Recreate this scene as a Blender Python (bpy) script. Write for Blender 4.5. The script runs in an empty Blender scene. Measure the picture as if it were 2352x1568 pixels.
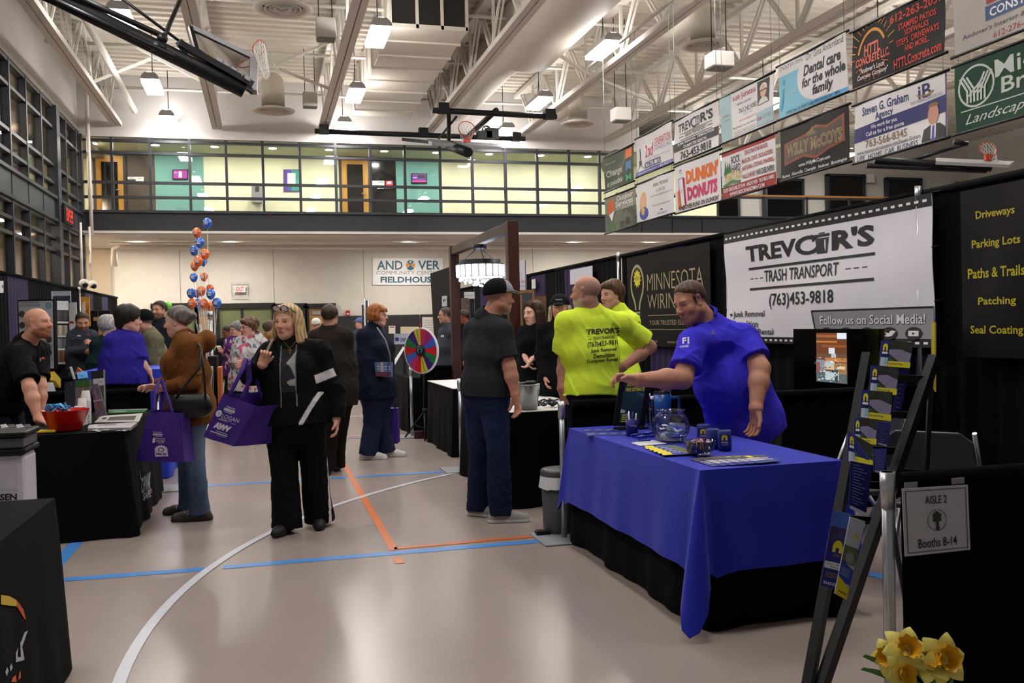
import bpy, math, random
import numpy as np
from mathutils import Vector, Matrix
from mathutils.bvhtree import BVHTree
from mathutils.geometry import tessellate_polygon
random.seed(7); RNG = np.random.default_rng(11)
SC = bpy.context.scene
COL = SC.collection
# ------------------------------------------------------------------ camera
FPX, YAW, PITCH, ROLL, CAMH = 2100.0, -0.26368, 0.018749, -0.023215, 1.45
def _rot():
    cy, sy, cp, sp, cr, sr = math.cos(YAW), math.sin(YAW), math.cos(PITCH), math.sin(PITCH), math.cos(ROLL), math.sin(ROLL)
    return np.array([[cr,-sr,0],[sr,cr,0],[0,0,1]]) @ np.array([[1,0,0],[0,cp,-sp],[0,sp,cp]]) @ np.array([[cy,0,sy],[0,1,0],[-sy,0,cy]])
_R = _rot()
_room = lambda v: np.array([v[0], v[2], -v[1]])
CR, CD, CF = _room(_R[0]), _room(_R[1]), _room(_R[2])      # camera right, down, forward in room axes
CAM = np.array([0, 0, CAMH])
cam_d = bpy.data.cameras.new('camera'); cam = bpy.data.objects.new('camera', cam_d); COL.objects.link(cam)
cam_d.sensor_width = 36; cam_d.lens = FPX/2352*36; cam_d.clip_end = 200; cam_d.clip_start = .05
cam.matrix_world = Matrix(((CR[0],-CD[0],-CF[0],0),(CR[1],-CD[1],-CF[1],0),(CR[2],-CD[2],-CF[2],CAMH),(0,0,0,1)))
SC.camera = cam
# ------------------------------------------------------------------ world, exposure
W = bpy.data.worlds.new('world'); SC.world = W; W.use_nodes = True
W.node_tree.nodes['Background'].inputs[0].default_value = (1.0, .98, .98, 1)
W.node_tree.nodes['Background'].inputs[1].default_value = 0.14
SC.view_settings.view_transform = 'Standard'; SC.view_settings.look = 'None'
SC.view_settings.gamma = 1.0; SC.view_settings.use_curve_mapping = False
SC.view_settings.exposure = 0.12
HIGHBAY, UPLIGHT, SOFFIT, CORRIDOR, SIDE = 62.0, 48.0, 260.0, 320.0, 400.0   # lamp strengths
SC.cycles.max_bounces = 6; SC.cycles.diffuse_bounces = 3; SC.cycles.glossy_bounces = 3
SC.cycles.transmission_bounces = 5; SC.cycles.transparent_max_bounces = 10
SC.cycles.caustics_reflective = False; SC.cycles.caustics_refractive = False
SC.cycles.sample_clamp_indirect = 6
# ------------------------------------------------------------------ measuring: pixel of the photo -> point in the room
def ray(px, py): return (CR*(px-1176) + CD*(py-784))/FPX + CF
def Z(px, py, z=0.0): r = ray(px, py); return CAM + r*(z-CAMH)/r[2]
def Y(px, py, y): r = ray(px, py); return CAM + r*y/r[1]
def X(px, py, x): r = ray(px, py); return CAM + r*x/r[0]
def P(px, py, d): return CAM + ray(px, py)*d
def depth(p): return float(np.dot(np.array(p)-CAM, CF))
def V(r, f, u=0): return _n(CR*np.array([1,1,0])*r + CF*np.array([1,1,0])*f + np.array([0,0,1.0])*u)
def _n(v): v = np.asarray(v, float); return v/(np.linalg.norm(v)+1e-12)
A3 = lambda *a: np.array(a, float)
# ------------------------------------------------------------------ materials
def lin(c):
    if isinstance(c, str): c = [int(c[i:i+2], 16)/255 for i in (0, 2, 4)]
    return tuple((x/12.92 if x <= .04045 else ((x+.055)/1.055)**2.4) for x in c)
_M = {}
def mat(name, col='808080', rough=.6, metal=0, var=.08, scale=18, bump=0, bscale=60, emit=0, alpha=None, spec=.5, coat=0, attr=False, sheen=0, trans=0, ior=1.45, stretch=(1,1,1)):
    if name in _M: return _M[name]
    m = bpy.data.materials.new(name); m.use_nodes = True; nt = m.node_tree; N = nt.nodes; L = nt.links
    b = N['Principled BSDF']; c = (*lin(col), 1)
    b.inputs['Base Color'].default_value = c; b.inputs['Roughness'].default_value = rough; b.inputs['Metallic'].default_value = metal
    b.inputs['Specular IOR Level'].default_value = spec; b.inputs['Coat Weight'].default_value = coat; b.inputs['IOR'].default_value = ior
    b.inputs['Sheen Weight'].default_value = sheen; b.inputs['Transmission Weight'].default_value = trans
    if emit:
        b.inputs['Emission Color'].default_value = c; b.inputs['Emission Strength'].default_value = emit
    if (var or bump):
        tc = N.new('ShaderNodeTexCoord'); mp = N.new('ShaderNodeMapping'); mp.inputs['Scale'].default_value = stretch
        L.new(tc.outputs['Object'], mp.inputs['Vector'])
    if attr:
        at = N.new('ShaderNodeAttribute'); at.attribute_name = 'Col'
    if var:
        nz = N.new('ShaderNodeTexNoise'); nz.inputs['Scale'].default_value = scale; nz.inputs['Detail'].default_value = 3
        L.new(mp.outputs[0], nz.inputs['Vector'])
        mr = N.new('ShaderNodeMapRange'); mr.inputs['From Min'].default_value = .3; mr.inputs['From Max'].default_value = .7
        mr.inputs['To Min'].default_value = 1-var; mr.inputs['To Max'].default_value = 1+var; L.new(nz.outputs['Fac'], mr.inputs['Value'])
        vm = N.new('ShaderNodeVectorMath'); vm.operation = 'SCALE'; L.new(mr.outputs[0], vm.inputs['Scale'])
        if attr: L.new(at.outputs['Color'], vm.inputs[0])
        else: vm.inputs[0].default_value = c[:3]
        L.new(vm.outputs[0], b.inputs['Base Color'])
    elif attr: L.new(at.outputs['Color'], b.inputs['Base Color'])
    if bump:
        n2 = N.new('ShaderNodeTexNoise'); n2.inputs['Scale'].default_value = bscale; n2.inputs['Detail'].default_value = 4
        L.new(mp.outputs[0], n2.inputs['Vector'])
        bp = N.new('ShaderNodeBump'); bp.inputs['Strength'].default_value = bump; bp.inputs['Distance'].default_value = .02
        L.new(n2.outputs['Fac'], bp.inputs['Height']); L.new(bp.outputs[0], b.inputs['Normal'])
    _M[name] = m; return m
def glassy(name, tint='ffffff', refl=.12, rough=.02):
    if name in _M: return _M[name]
    m = bpy.data.materials.new(name); m.use_nodes = True; nt = m.node_tree; N = nt.nodes; L = nt.links
    N.remove(N['Principled BSDF']); t = N.new('ShaderNodeBsdfTransparent'); g = N.new('ShaderNodeBsdfGlossy'); mx = N.new('ShaderNodeMixShader')
    t.inputs[0].default_value = (*lin(tint), 1); g.inputs['Roughness'].default_value = rough
    lw = N.new('ShaderNodeLayerWeight'); lw.inputs['Blend'].default_value = refl
    ma = N.new('ShaderNodeMath'); ma.operation = 'MULTIPLY_ADD'; ma.inputs[1].default_value = .8; ma.inputs[2].default_value = refl*.4
    L.new(lw.outputs['Fresnel'], ma.inputs[0]); L.new(ma.outputs[0], mx.inputs[0]); L.new(t.outputs[0], mx.inputs[1]); L.new(g.outputs[0], mx.inputs[2])
    L.new(mx.outputs[0], N['Material Output'].inputs[0]); _M[name] = m; return m
_inkc = {}
def ink(c, rough=.55):                                  # printed colour
    k = 'ink_'+c
    return mat(k, c, rough, var=.03, scale=40)
def glow(c, s): return mat('glow_%s_%g' % (c, s), c, .5, var=0, emit=s)
M_STEEL = mat('painted_steel', 'e8e2d8', .55, var=.05)
M_BLACK = mat('black_steel', '111114', .45, var=.1, spec=.3)
M_CHROME = mat('bright_metal', 'b9bbc0', .3, metal=.9, var=.05)
M_DRAPE = mat('black_drape', '060609', .95, var=.25, scale=6, bump=.1, bscale=250, spec=.12, stretch=(1,1,.2))
M_PURPLE = mat('purple_drape', '22103f', .9, var=.2, scale=6, bump=.15, bscale=250, stretch=(1,1,.2))
M_MULL = mat('dark_mullion', '2b2d33', .4, var=.06)
M_GLASS = glassy('window_glass')
M_WOODDARK = mat('stained_wood', '3b1a14', .45, var=.3, scale=14, bump=.1, bscale=40, stretch=(1,1,.12))
# ------------------------------------------------------------------ tagging
def tag(o, label=None, cat=None, group=None, kind=None):
    for k, v in (('label', label), ('category', cat), ('group', group), ('kind', kind)):
        if v: o[k] = v
    return o
def thing(name, label, cat, loc=(0,0,0), group=None):
    o = bpy.data.objects.new(name, None); COL.objects.link(o); o.location = Vector([float(x) for x in loc]); o.empty_display_size = .1
    o['wl'] = [float(x) for x in loc]
    return tag(o, label, cat, group)
def wloc(o):
    p = np.zeros(3)
    while o is not None: p = p + np.array(o.location); o = o.parent
    return p
# ------------------------------------------------------------------ mesh builder (world coordinates)
class MB:
    def __init__(s): s.v=[]; s.f=[]; s.m=[]; s.sm=[]; s.mats=[]
    def slot(s, m):
        if m not in s.mats: s.mats.append(m)
        return s.mats.index(m)
    def add(s, vs, fs, m, smooth=False):
        b=len(s.v); s.v += [tuple(map(float, v)) for v in vs]; k=s.slot(m)
        for f in fs: s.f.append([b+i for i in f]); s.m.append(k); s.sm.append(smooth)
    def box(s, c, d, m, ax=None):
        c=np.array(c,float); ax=np.eye(3) if ax is None else np.array(ax,float); h=np.array(d,float)/2
        vs=[c+ax[0]*h[0]*i+ax[1]*h[1]*j+ax[2]*h[2]*k for i in(-1,1) for j in(-1,1) for k in(-1,1)]
        s.add(vs,[(0,1,3,2),(4,6,7,5),(0,4,5,1),(2,3,7,6),(0,2,6,4),(1,5,7,3)],m)
    def bar(s, p, q, w, h, m, up=(0,0,1)):
        p=np.array(p,float); q=np.array(q,float); d=q-p; L=np.linalg.norm(d); a=d/L; u=np.array(up,float)
        if abs(np.dot(a,u))>.99: u=A3(0,1,0)
        r=_n(np.cross(a,u)); u=np.cross(r,a); s.box((p+q)/2,(L,w,h),m,(a,r,u))
    def tube(s, pts, r, m, n=8, cap=True, smooth=True):
        pts=[np.array(p,float) for p in pts]; k=len(pts); r=[r]*k if np.isscalar(r) else r; vs=[]; fs=[]; u=None
        for i,p in enumerate(pts):
            t=_n(pts[min(i+1,k-1)]-pts[max(i-1,0)])
            if u is None: u=_n(np.cross(t,A3(0,0,1) if abs(t[2])<.9 else A3(1,0,0)))
            u=_n(u-t*np.dot(u,t)); w=np.cross(t,u)
            for j in range(n):
                a=2*math.pi*j/n; vs.append(p+r[i]*(math.cos(a)*u+math.sin(a)*w))
        for i in range(k-1):
            for j in range(n): fs.append((i*n+j,i*n+(j+1)%n,(i+1)*n+(j+1)%n,(i+1)*n+j))
        s.add(vs,fs,m,smooth)
        if cap:
            b=len(s.v)-len(vs); s.f.append([b+i for i in range(n)][::-1]); s.m.append(s.slot(m)); s.sm.append(False)
            s.f.append([b+(k-1)*n+i for i in range(n)]); s.m.append(s.slot(m)); s.sm.append(False)
    def lathe(s, prof, c, m, n=24, ax=None, smooth=True):
        c=np.array(c,float); ax=np.eye(3) if ax is None else np.array(ax,float); vs=[]; fs=[]
        for r,z in prof:
            for j in range(n):
                a=2*math.pi*j/n; vs.append(c+ax[0]*r*math.cos(a)+ax[1]*r*math.sin(a)+ax[2]*z)
        for i in range(len(prof)-1):
            for j in range(n): fs.append((i*n+j,i*n+(j+1)%n,(i+1)*n+(j+1)%n,(i+1)*n+j))
        s.add(vs,fs,m,smooth)
    def ell(s, c, r, m, n=12, ax=None):
        r=(r,r,r) if np.isscalar(r) else r; ax=np.eye(3) if ax is None else np.array(ax,float)
        ax2=np.array([ax[0]*r[0],ax[1]*r[1],ax[2]*r[2]]); k=max(6,n)
        s.lathe([(max(1e-4,math.sin(math.pi*i/k)),-math.cos(math.pi*i/k)) for i in range(k+1)],c,m,n=k+4,ax=ax2)
    def grid(s, fn, nu, nv, m, smooth=True):
        vs=[fn(i/nu,j/nv) for j in range(nv+1) for i in range(nu+1)]
        s.add(vs,[(j*(nu+1)+i,j*(nu+1)+i+1,(j+1)*(nu+1)+i+1,(j+1)*(nu+1)+i) for j in range(nv) for i in range(nu)],m,smooth)
    def prism(s, poly, o, u, v, n, t, m):                # polygon in the plane (u, v), thickness t along n
        o=np.array(o,float); k=len(poly); a=[o+u*p[0]+v*p[1] for p in poly]; b=[q+n*t for q in a]
        s.add(a+b,[tuple(range(k))[::-1],tuple(range(k,2*k))]+[(i,(i+1)%k,k+(i+1)%k,k+i) for i in range(k)],m)
    def build(s, name, parent=None, loc=None, bevel=0, solid=0, fix=True):
        if loc is None: loc = wloc(parent) if parent is not None else (np.mean(np.array(s.v),0) if s.v else np.zeros(3))
        loc=np.array(loc,float); me=bpy.data.meshes.new(name)
        me.from_pydata([tuple(np.array(v)-loc) for v in s.v],[],s.f)
        for m in s.mats: me.materials.append(m)
        me.polygons.foreach_set('material_index',s.m); me.polygons.foreach_set('use_smooth',s.sm); me.update()
        o=bpy.data.objects.new(name,me); COL.objects.link(o)
        if parent is not None: o.parent=parent; o.location=Vector(loc-wloc(parent))
        else: o.location=Vector(loc)
        if solid:
            md=o.modifiers.new('thick','SOLIDIFY'); md.thickness=solid; md.offset=0
        if bevel:
            md=o.modifiers.new('bevel','BEVEL'); md.width=bevel; md.segments=2; md.limit_method='ANGLE'
        return o
def struct(name, mb, **k): o=mb.build(name,**k); o['kind']='structure'; return o
# ------------------------------------------------------------------ lettering
_tc = {}
def glyphs(t, bold=0.0, shear=0.0):
    k=(t,bold,shear)
    if k in _tc: return _tc[k]
    cu=bpy.data.curves.new('t','FONT'); cu.body=t; cu.resolution_u=2; cu.offset=bold; cu.shear=shear
    o=bpy.data.objects.new('t',cu); COL.objects.link(o)
    dg=bpy.context.evaluated_depsgraph_get(); me=bpy.data.meshes.new_from_object(o.evaluated_get(dg))
    v=np.array([x.co[:2] for x in me.vertices]) if len(me.vertices) else np.zeros((1,2)); f=[tuple(p.vertices) for p in me.polygons]
    bpy.data.objects.remove(o); bpy.data.curves.remove(cu); bpy.data.meshes.remove(me)
    lo,hi=v.min(0),v.max(0); v=(v-lo)/np.maximum(hi-lo,1e-6); _tc[k]=(v,f,(hi-lo)); return _tc[k]
class Panel:
    """a printed sheet: everything is laid out in (u, v) of its own face, u left to right, v top to bottom"""
    def __init__(s, tl, tr, br, bl, base, th=.006, wave=None, nu=1, nv=1, face=None, edge=None):
        s.q=[np.array(p,float) for p in (tl,tr,br,bl)]; s.n=_n(np.cross(s.q[3]-s.q[0],s.q[1]-s.q[0]))
        ref=CAM if face is None else np.array(face,float)
        if np.dot(s.n,ref-s.q[0])<0: s.n=-s.n
        s.w=wave; s.b=MB(); s.k=0; s.nu,s.nv=nu,nv; s.th=th
        s.b.grid(lambda u,v: s.p(u,v),nu,nv,base,smooth=wave is not None); m2=edge or base
        s.b.grid(lambda u,v: s.p(u,v)-s.n*th,nu,nv,m2,smooth=wave is not None)
        for a,c in (((0,0),(1,0)),((1,0),(1,1)),((1,1),(0,1)),((0,1),(0,0))):
            k=nu if a[1]==c[1] else nv
            s.b.grid(lambda u,v,a=a,c=c: s.p(a[0]+(c[0]-a[0])*u,a[1]+(c[1]-a[1])*u)-s.n*th*v,k,1,m2,smooth=False)
    def p(s,u,v,o=0.0):
        q=s.q; r=(q[0]*(1-u)+q[1]*u)*(1-v)+(q[3]*(1-u)+q[2]*u)*v
        if s.w: o=o+s.w(u,v)
        return r+s.n*o
    def lift(s): s.k+=1; return .0011+.0003*s.k
    def text(s,t,u0,u1,v0,v1,m,bold=0.0,shear=0.0,o=None):
        V_,F,_=glyphs(t,bold,shear); o=s.lift() if o is None else o
        s.b.add([s.p(u0+(u1-u0)*a,v1+(v0-v1)*b,o) for a,b in V_],F,m); return s
    def rect(s,u0,u1,v0,v1,m,o=None):
        o=s.lift() if o is None else o; a=max(1,int(s.nu*abs(u1-u0)+.5)); c=max(1,int(s.nv*abs(v1-v0)+.5))
        s.b.grid(lambda u,v: s.p(u0+(u1-u0)*u,v0+(v1-v0)*v,o),a,c,m); return s
    def poly(s,pts,m,o=None):
        o=s.lift() if o is None else o
        if s.w and (max(p[0] for p in pts)-min(p[0] for p in pts)>.1 or max(p[1] for p in pts)-min(p[1] for p in pts)>.12):
            T=[tuple(pts[i] for i in t) for t in tessellate_polygon([[Vector((p[0],p[1],0)) for p in pts]])]; out=[]
            while T:
                t=T.pop(); d=[math.hypot(t[i][0]-t[(i+1)%3][0],t[i][1]-t[(i+1)%3][1]) for i in range(3)]; k=d.index(max(d))
                if d[k]<.07: out.append(t); continue
                a,c,e=t[k],t[(k+1)%3],t[(k+2)%3]; mm=((a[0]+c[0])/2,(a[1]+c[1])/2); T+=[(a,mm,e),(mm,c,e)]
            s.b.add([s.p(u,v,o) for t in out for u,v in t],[(3*i,3*i+1,3*i+2) for i in range(len(out))],m); return s
        s.b.add([s.p(u,v,o) for u,v in pts],[tuple(range(len(pts)))],m); return s
    def disc(s,u,v,ru,rv,m,n=24,o=None,a0=0,a1=360):
        k=[(u+ru*math.cos(math.radians(a0+(a1-a0)*i/n)),v-rv*math.sin(math.radians(a0+(a1-a0)*i/n))) for i in range(n+(a1-a0<360))]
        return s.poly(([(u,v)] if a1-a0<360 else [])+k,m,o)
    def ring(s,u,v,ru,rv,t,m,n=28,a0=0,a1=360,o=None):
        o=s.lift() if o is None else o; vs=[]
        for i in range(n+1):
            a=math.radians(a0+(a1-a0)*i/n)
            for g in (1,1-t): vs.append(s.p(u+ru*g*math.cos(a),v-rv*g*math.sin(a),o))
        s.b.add(vs,[(2*i,2*i+1,2*i+3,2*i+2) for i in range(n)],m); return s
    def line(s,pts,w,m,asp=1.0,o=None):                   # stroke of width w (in u), asp = v units per u unit
        o=s.lift() if o is None else o
        for (a,b),(c,d) in zip(pts,pts[1:]):
            dx,dy=c-a,(d-b)/asp; L=math.hypot(dx,dy)+1e-9; nx,ny=-dy/L*w/2,dx/L*w/2*asp
            s.b.add([s.p(a+nx,b+ny,o),s.p(c+nx,d+ny,o),s.p(c-nx,d-ny,o),s.p(a-nx,b-ny,o)],[(0,1,2,3)],m)
        return s
    def build(s,name,label=None,cat=None,group=None,parent=None):
        o=s.b.build(name,parent=parent)
        return tag(o,label,cat,group)
def wav(a,fu,fv,ph=0.0): return lambda u,v: a*math.sin(fu*u+fv*v+ph)+a*.6*math.sin(fu*1.7*u-fv*1.3*v+ph*2+1)
def curtain(name,p0,p1,zt,zb,m,label=None,fold=.19,amp=.016,top=True,kind=None,parent=None,dip=0.0,seed=0,bands=()):
    """pleated drape hanging from a rod between p0 and p1"""
    p0=A3(p0[0],p0[1],0); p1=A3(p1[0],p1[1],0); L=np.linalg.norm(p1-p0); d=(p1-p0)/L; n=A3(-d[1],d[0],0)
    nu=max(8,int(L/fold*6)); b=MB(); rr=random.Random(seed); ph=[rr.uniform(0,6.28) for _ in range(4)]
    def fn(u,v):
        x=u*L; g=.35+.65*min(1,v*1.6)
        o=amp*g*(math.sin(x/fold*6.283+ph[0]+.9*math.sin(x*1.7+ph[1]))*(.7+.3*math.sin(x*2.3+ph[2])))
        z=zt-dip*math.sin(math.pi*min(1,max(0,((x/1.5)%1.0))))*(1-v)
        return p0+d*x+n*o+A3(0,0,z*(1-v)+zb*v)
    nv=6
    vs=[fn(i/nu,j/nv) for j in range(nv+1) for i in range(nu+1)]
    for j in range(nv):
        for i in range(nu):
            x=(i+.5)/nu*L; mm=m
            for x0,x1,m2 in bands:
                if x0<=x<x1: mm=m2
            b.f.append([j*(nu+1)+i,j*(nu+1)+i+1,(j+1)*(nu+1)+i+1,(j+1)*(nu+1)+i]); b.m.append(b.slot(mm)); b.sm.append(True)
    b.v=[tuple(v) for v in vs]
    if top: b.tube([p0+A3(0,0,zt+.0),p1+A3(0,0,zt+.0)],.028,m,n=8)
    o=b.build(name,parent=parent,loc=None if parent is not None else (p0+p1)/2)
    return o
# ================================================================== SETTING
XL, YB, YW = -4.04, 23.0, 27.0           # left wall, balcony front, back wall
ZF, ZG, ZD = 4.27, 6.02, 7.45            # balcony floor, glazing head, roof deck
wallp = mat('wall_paint', 'd4d0cd', .75, var=.03, scale=3)
wall2 = mat('block_paint', 'd8d3cb', .7, var=.03, scale=4)
# floor with its court lines
fm = mat('poured_floor', 'a1938e', .24, var=.05, scale=.8, bump=.012, bscale=5, spec=.45)
b = MB(); b.add([(-30,-8,0),(40,-8,0),(40,60,0),(-30,60,0)],[(0,1,2,3)],fm)
blue, orange, white = mat('court_blue','4f93e0',.3,var=.03), mat('court_orange','d9753a',.3,var=.03), mat('court_white','d4d6e0',.3,var=.03)
def strip(pts,w,m,z=.002):
    vs=[]; n=len(pts)
    for i,p in enumerate(pts):
        t=_n(np.array(pts[min(i+1,n-1)])-np.array(pts[max(i-1,0)])); q=A3(-t[1],t[0],0)*w/2
        vs+=[(p[0]-q[0],p[1]-q[1],z),(p[0]+q[0],p[1]+q[1],z)]
    b.add(vs,[(2*i,2*i+1,2*i+3,2*i+2) for i in range(n-1)],m)
zz=lambda *a: tuple(Z(a[0],a[1])[:2])+(0,)
strip([zz(60,1338),zz(470,1307)],.085,blue); strip([zz(512,1303),zz(1600,1213)],.085,blue)
strip([zz(300,1128),zz(400,1120),zz(1040,1082)],.085,blue); strip([zz(100,1330),zz(178,1243),zz(330,1060)],.09,blue)
strip([zz(1900,1300),zz(2050,1328)],.09,blue)
strip([zz(905,1263),zz(790,1066),zz(720,930)],.055,orange,.003); strip([zz(905,1260),zz(1450,1212)],.055,orange,.003); strip([zz(911,1281),zz(920,1294)],.055,orange,.003)
strip([zz(700,1006),zz(1000,996)],.06,orange); strip([zz(640,962),zz(1000,950)],.06,white); strip([zz(700,1010),zz(1000,1000)],.05,blue,.004)
arc=[(260,1568),(350,1430),(470,1322),(560,1260),(640,1217),(745,1168),(840,1135),(950,1106),(1055,1087)]
A=np.array([zz(*p)[:2] for p in arc]); M_=np.c_[2*A,np.ones(len(A))]; s_=np.linalg.lstsq(M_,(A**2).sum(1),rcond=None)[0]; cr_=math.sqrt(s_[2]+s_[0]**2+s_[1]**2)
a0=math.atan2(A[0,1]-1.6-s_[1],A[0,0]-s_[0]); a1=math.atan2(A[-1,1]-s_[1],A[-1,0]-s_[0])
if a0<a1-math.pi: a0+=2*math.pi
if a1<a0-math.pi: a1+=2*math.pi
strip([(s_[0]+cr_*math.cos(a0+(a1-a0)*i/60),s_[1]+cr_*math.sin(a0+(a1-a0)*i/60),0) for i in range(61)],.055,white,.004)
struct('floor',b)
# roof deck
b=MB(); dk=mat('roof_deck','e6dfd2',.6,var=.04); prof=[]; y=-3
while y<29: prof+=[(y,0),(y+.13,0),(y+.16,.07),(y+.27,.07)]; y+=.30
for (y0,z0),(y1,z1) in zip(prof,prof[1:]): b.add([(XL-.3,y0,ZD+z0),(24,y0,ZD+z0),(24,y1,ZD+z1),(XL-.3,y1,ZD+z1)],[(0,1,2,3)],dk)
struct('ceiling',b)
b=MB(); b.box((XL-.15,9,(ZG+ZD)/2+.05),(.3,28,ZD-ZG+.1),wallp); b.box((XL-.12,9,1.0),(.2,28,2.0),wallp); struct('wall_left',b)
b=MB(); b.box(((XL+9.9)/2,YB+.15,(6.03+ZD)/2+.05),(9.9-XL,.3,ZD-6.03+.1),wallp); struct('wall_back_upper',b)
b=MB(); b.box((10,YW+.15,1.9),(30,.3,3.8),wall2); b.box((17,YW+.2,5.9),(16,.3,3.4),wall2)
for px in (414,629,836,1225): p=Y(px,650,YW); b.box((p[0],YW-.002,1.9),(.012,.01,3.7),ink('8d867c'))
struct('wall_back',b)
b=MB(); b.box((10,25,3.80),(29,4.3,.06),wall2); struct('ceiling_soffit',b)
b=MB(); b.box((24.2,10,3.7),(.2,40,7.6),wall2); struct('wall_right',b)
b=MB(); b.box((10,YB-.06,(3.77+ZF)/2),(28.1,.12,ZF-3.77),mat('fascia','2a2b31',.5,var=.05)); b.box((10,YB-.1,ZF),(28.1,.16,.05),M_MULL)
for px in (1390,1470,1540,1608): p=Y(px,520,YB); b.box((p[0],YB-.125,4.0),(.03,.01,.46),M_BLACK)
struct('trim_balcony_edge',b)
b=MB(); b.box((10,25.1,ZF-.1),(28,4.0,.1),mat('corridor_floor','6d6a66')); struct('floor_balcony',b)
# balcony glazing
b=MB(); x0,x1=XL,9.0
for px in (170,258,346,437,521,605,690,772,852,931,1012,1086,1162,1235,1308,1378): p=Y(px,420,YB); b.box((p[0],YB+.04,(ZF+ZG)/2),(.06,.1,ZG-ZF),M_MULL)
for px,py in ((258,322),(258,350),(258,418),(258,452),(258,485)):
    z=Y(px,py,YB)[2]; b.box(((x0+x1)/2,YB+.03,z),(x1-x0,.1,.06),M_MULL)
struct('window_1',b); b=MB(); b.box(((x0+x1)/2,YB+.05,(ZF+ZG)/2),(x1-x0,.012,ZG-ZF),M_GLASS); o=b.build('pane',parent=bpy.data.objects['window_1'])
# corridor behind the glazing
YC=26.4; zc=Y(437,352,YC)[2]
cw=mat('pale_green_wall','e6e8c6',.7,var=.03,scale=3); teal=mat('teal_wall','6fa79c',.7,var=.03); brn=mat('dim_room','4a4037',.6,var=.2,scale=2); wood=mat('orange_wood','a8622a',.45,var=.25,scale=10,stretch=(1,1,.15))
b=MB(); b.box((4,YC+.1,(ZF+zc)/2),(20,.2,zc-ZF+.2),cw)
def onwall(px0,px1,m,d=.02,zt=None,zb=ZF-.05):
    a,c=Y(px0,420,YC)[0],Y(px1,420,YC)[0]; zt=zt or zc; b.box(((a+c)/2,YC-d/2,(zt+zb)/2),(c-a,d,zt-zb),m)
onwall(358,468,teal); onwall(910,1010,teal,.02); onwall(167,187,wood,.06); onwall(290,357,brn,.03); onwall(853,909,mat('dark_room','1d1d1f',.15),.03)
struct('wall_corridor',b)
b=MB(); b.box((4,24.93,zc+.04),(20,3.2,.06),mat('corridor_ceiling','d3d8b4',.8)); struct('ceiling_corridor',b)
oak=mat('oak_door','c08f3c',.45,var=.15,scale=9,stretch=(1,1,.15))
for i,(p0,p1,l) in enumerate(((221,285,''),(784,846,''))):
    a,c=Y(p0,420,YC)[0],Y(p1,420,YC)[0]; zt=Y((p0+p1)/2,358 if i==0 else 364,YC)[2]; m=(a+c)/2; w=c-a; b=MB()
    b.box((m,YC-.05,(ZF+zt)/2),(w,.05,zt-ZF),oak); b.box((m,YC-.08,(ZF+zt)/2-.02),(w*.58,.02,(zt-ZF)*.84),mat('door_glass','17171a',.08))
    for sx in(-1,1): b.box((m+sx*(w/2+.03),YC-.05,(ZF+zt)/2),(.07,.08,zt-ZF),M_MULL)
    b.box((m,YC-.05,zt+.03),(w+.12,.08,.07),M_MULL); d=struct('door_%d'%(i+1),b); b=MB(); b.tube([(m+w*.38,YC-.1,ZF+1.0),(m+w*.38,YC-.14,ZF+1.0),(m+w*.22,YC-.14,ZF+1.0)],.015,M_CHROME); b.build('door_handle',parent=d)
def wallpanel(px0,py0,px1,py1,y,base,th=.04,e=None): return Panel(Y(px0,py0,y-th),Y(px1,py0,y-th),Y(px1,py1,y-th),Y(px0,py1,y-th),base,th=th*.95,edge=e)
p=wallpanel(396,389,432,412,YC-.02,M_BLACK); p.rect(.06,.94,.08,.9,glow('8e2a86',.8)); p.rect(.4,.6,.2,.8,glow('d8c8da',.8)); p.rect(.12,.3,.3,.36,glow('f0e0f0',.8)); p.build('wall_screen','small wall screen showing a magenta slide on the teal corridor wall at left','screen')
p=wallpanel(945,398,981,421,YC-.02,M_BLACK); p.rect(.05,.95,.06,.9,glow('5a2a80',.7)); p.rect(.4,.9,.12,.5,glow('2a1030',.7)); p.rect(.05,.95,.72,.86,glow('c03a7a',.7)); p.rect(.1,.35,.4,.46,glow('d0b0e0',.7)); p.build('wall_screen','small wall screen with a purple and pink slide on the right-hand teal panel','screen')
p=wallpanel(651,389,688,439,YC,ink('5a3c96')); p.rect(.5,.97,.03,.97,ink('3fa08c')); p.rect(.25,.5,.03,.97,ink('4a52a0')); p.rect(.25,.75,.17,.75,ink('e8ebe4')); p.build('poster','purple and teal framed poster on the pale green upper corridor wall','poster')
t=thing('drinking_fountain','steel wall fountain with bottle filler on the pale green upper corridor wall','fountain',Y(590,467,YC-.1)); b=MB()
q=wallpanel(579,424,602,466,YC,M_CHROME,.03); q.rect(.3,.7,.1,.4,ink('30302f')); q.build('back_panel',parent=t); q=wallpanel(580,442,602,464,YC-.03,M_CHROME,.25); q.build('basin',parent=t)
p=wallpanel(293,406,330,417,YC-.04,ink('e7e6de')); p.rect(.0,.5,.5,1,ink('2a2a2a')); p.rect(.1,.4,.2,.3,ink('333333')); p.rect(.6,.9,.2,.3,ink('333333')); p.build('notice','white notices on the dark glass beside the left upstairs door','notice')
p=wallpanel(851,415,868,428,YC-.04,ink('e7e6de')); p.build('notice','blank white notice beside the right upstairs door','notice')
p=wallpanel(867,415,883,433,YC-.05,ink('dfe6e4')); p.rect(.1,.9,.1,.2,ink('58748c')); p.build('notice','white notice with a blue heading on the dark corridor glass','notice')
p=wallpanel(886,415,902,433,YC-.05,ink('c93838')); p.rect(.2,.8,.1,.4,ink('efe3e3')); p.build('notice','red notice on the dark corridor glass','notice')
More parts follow.
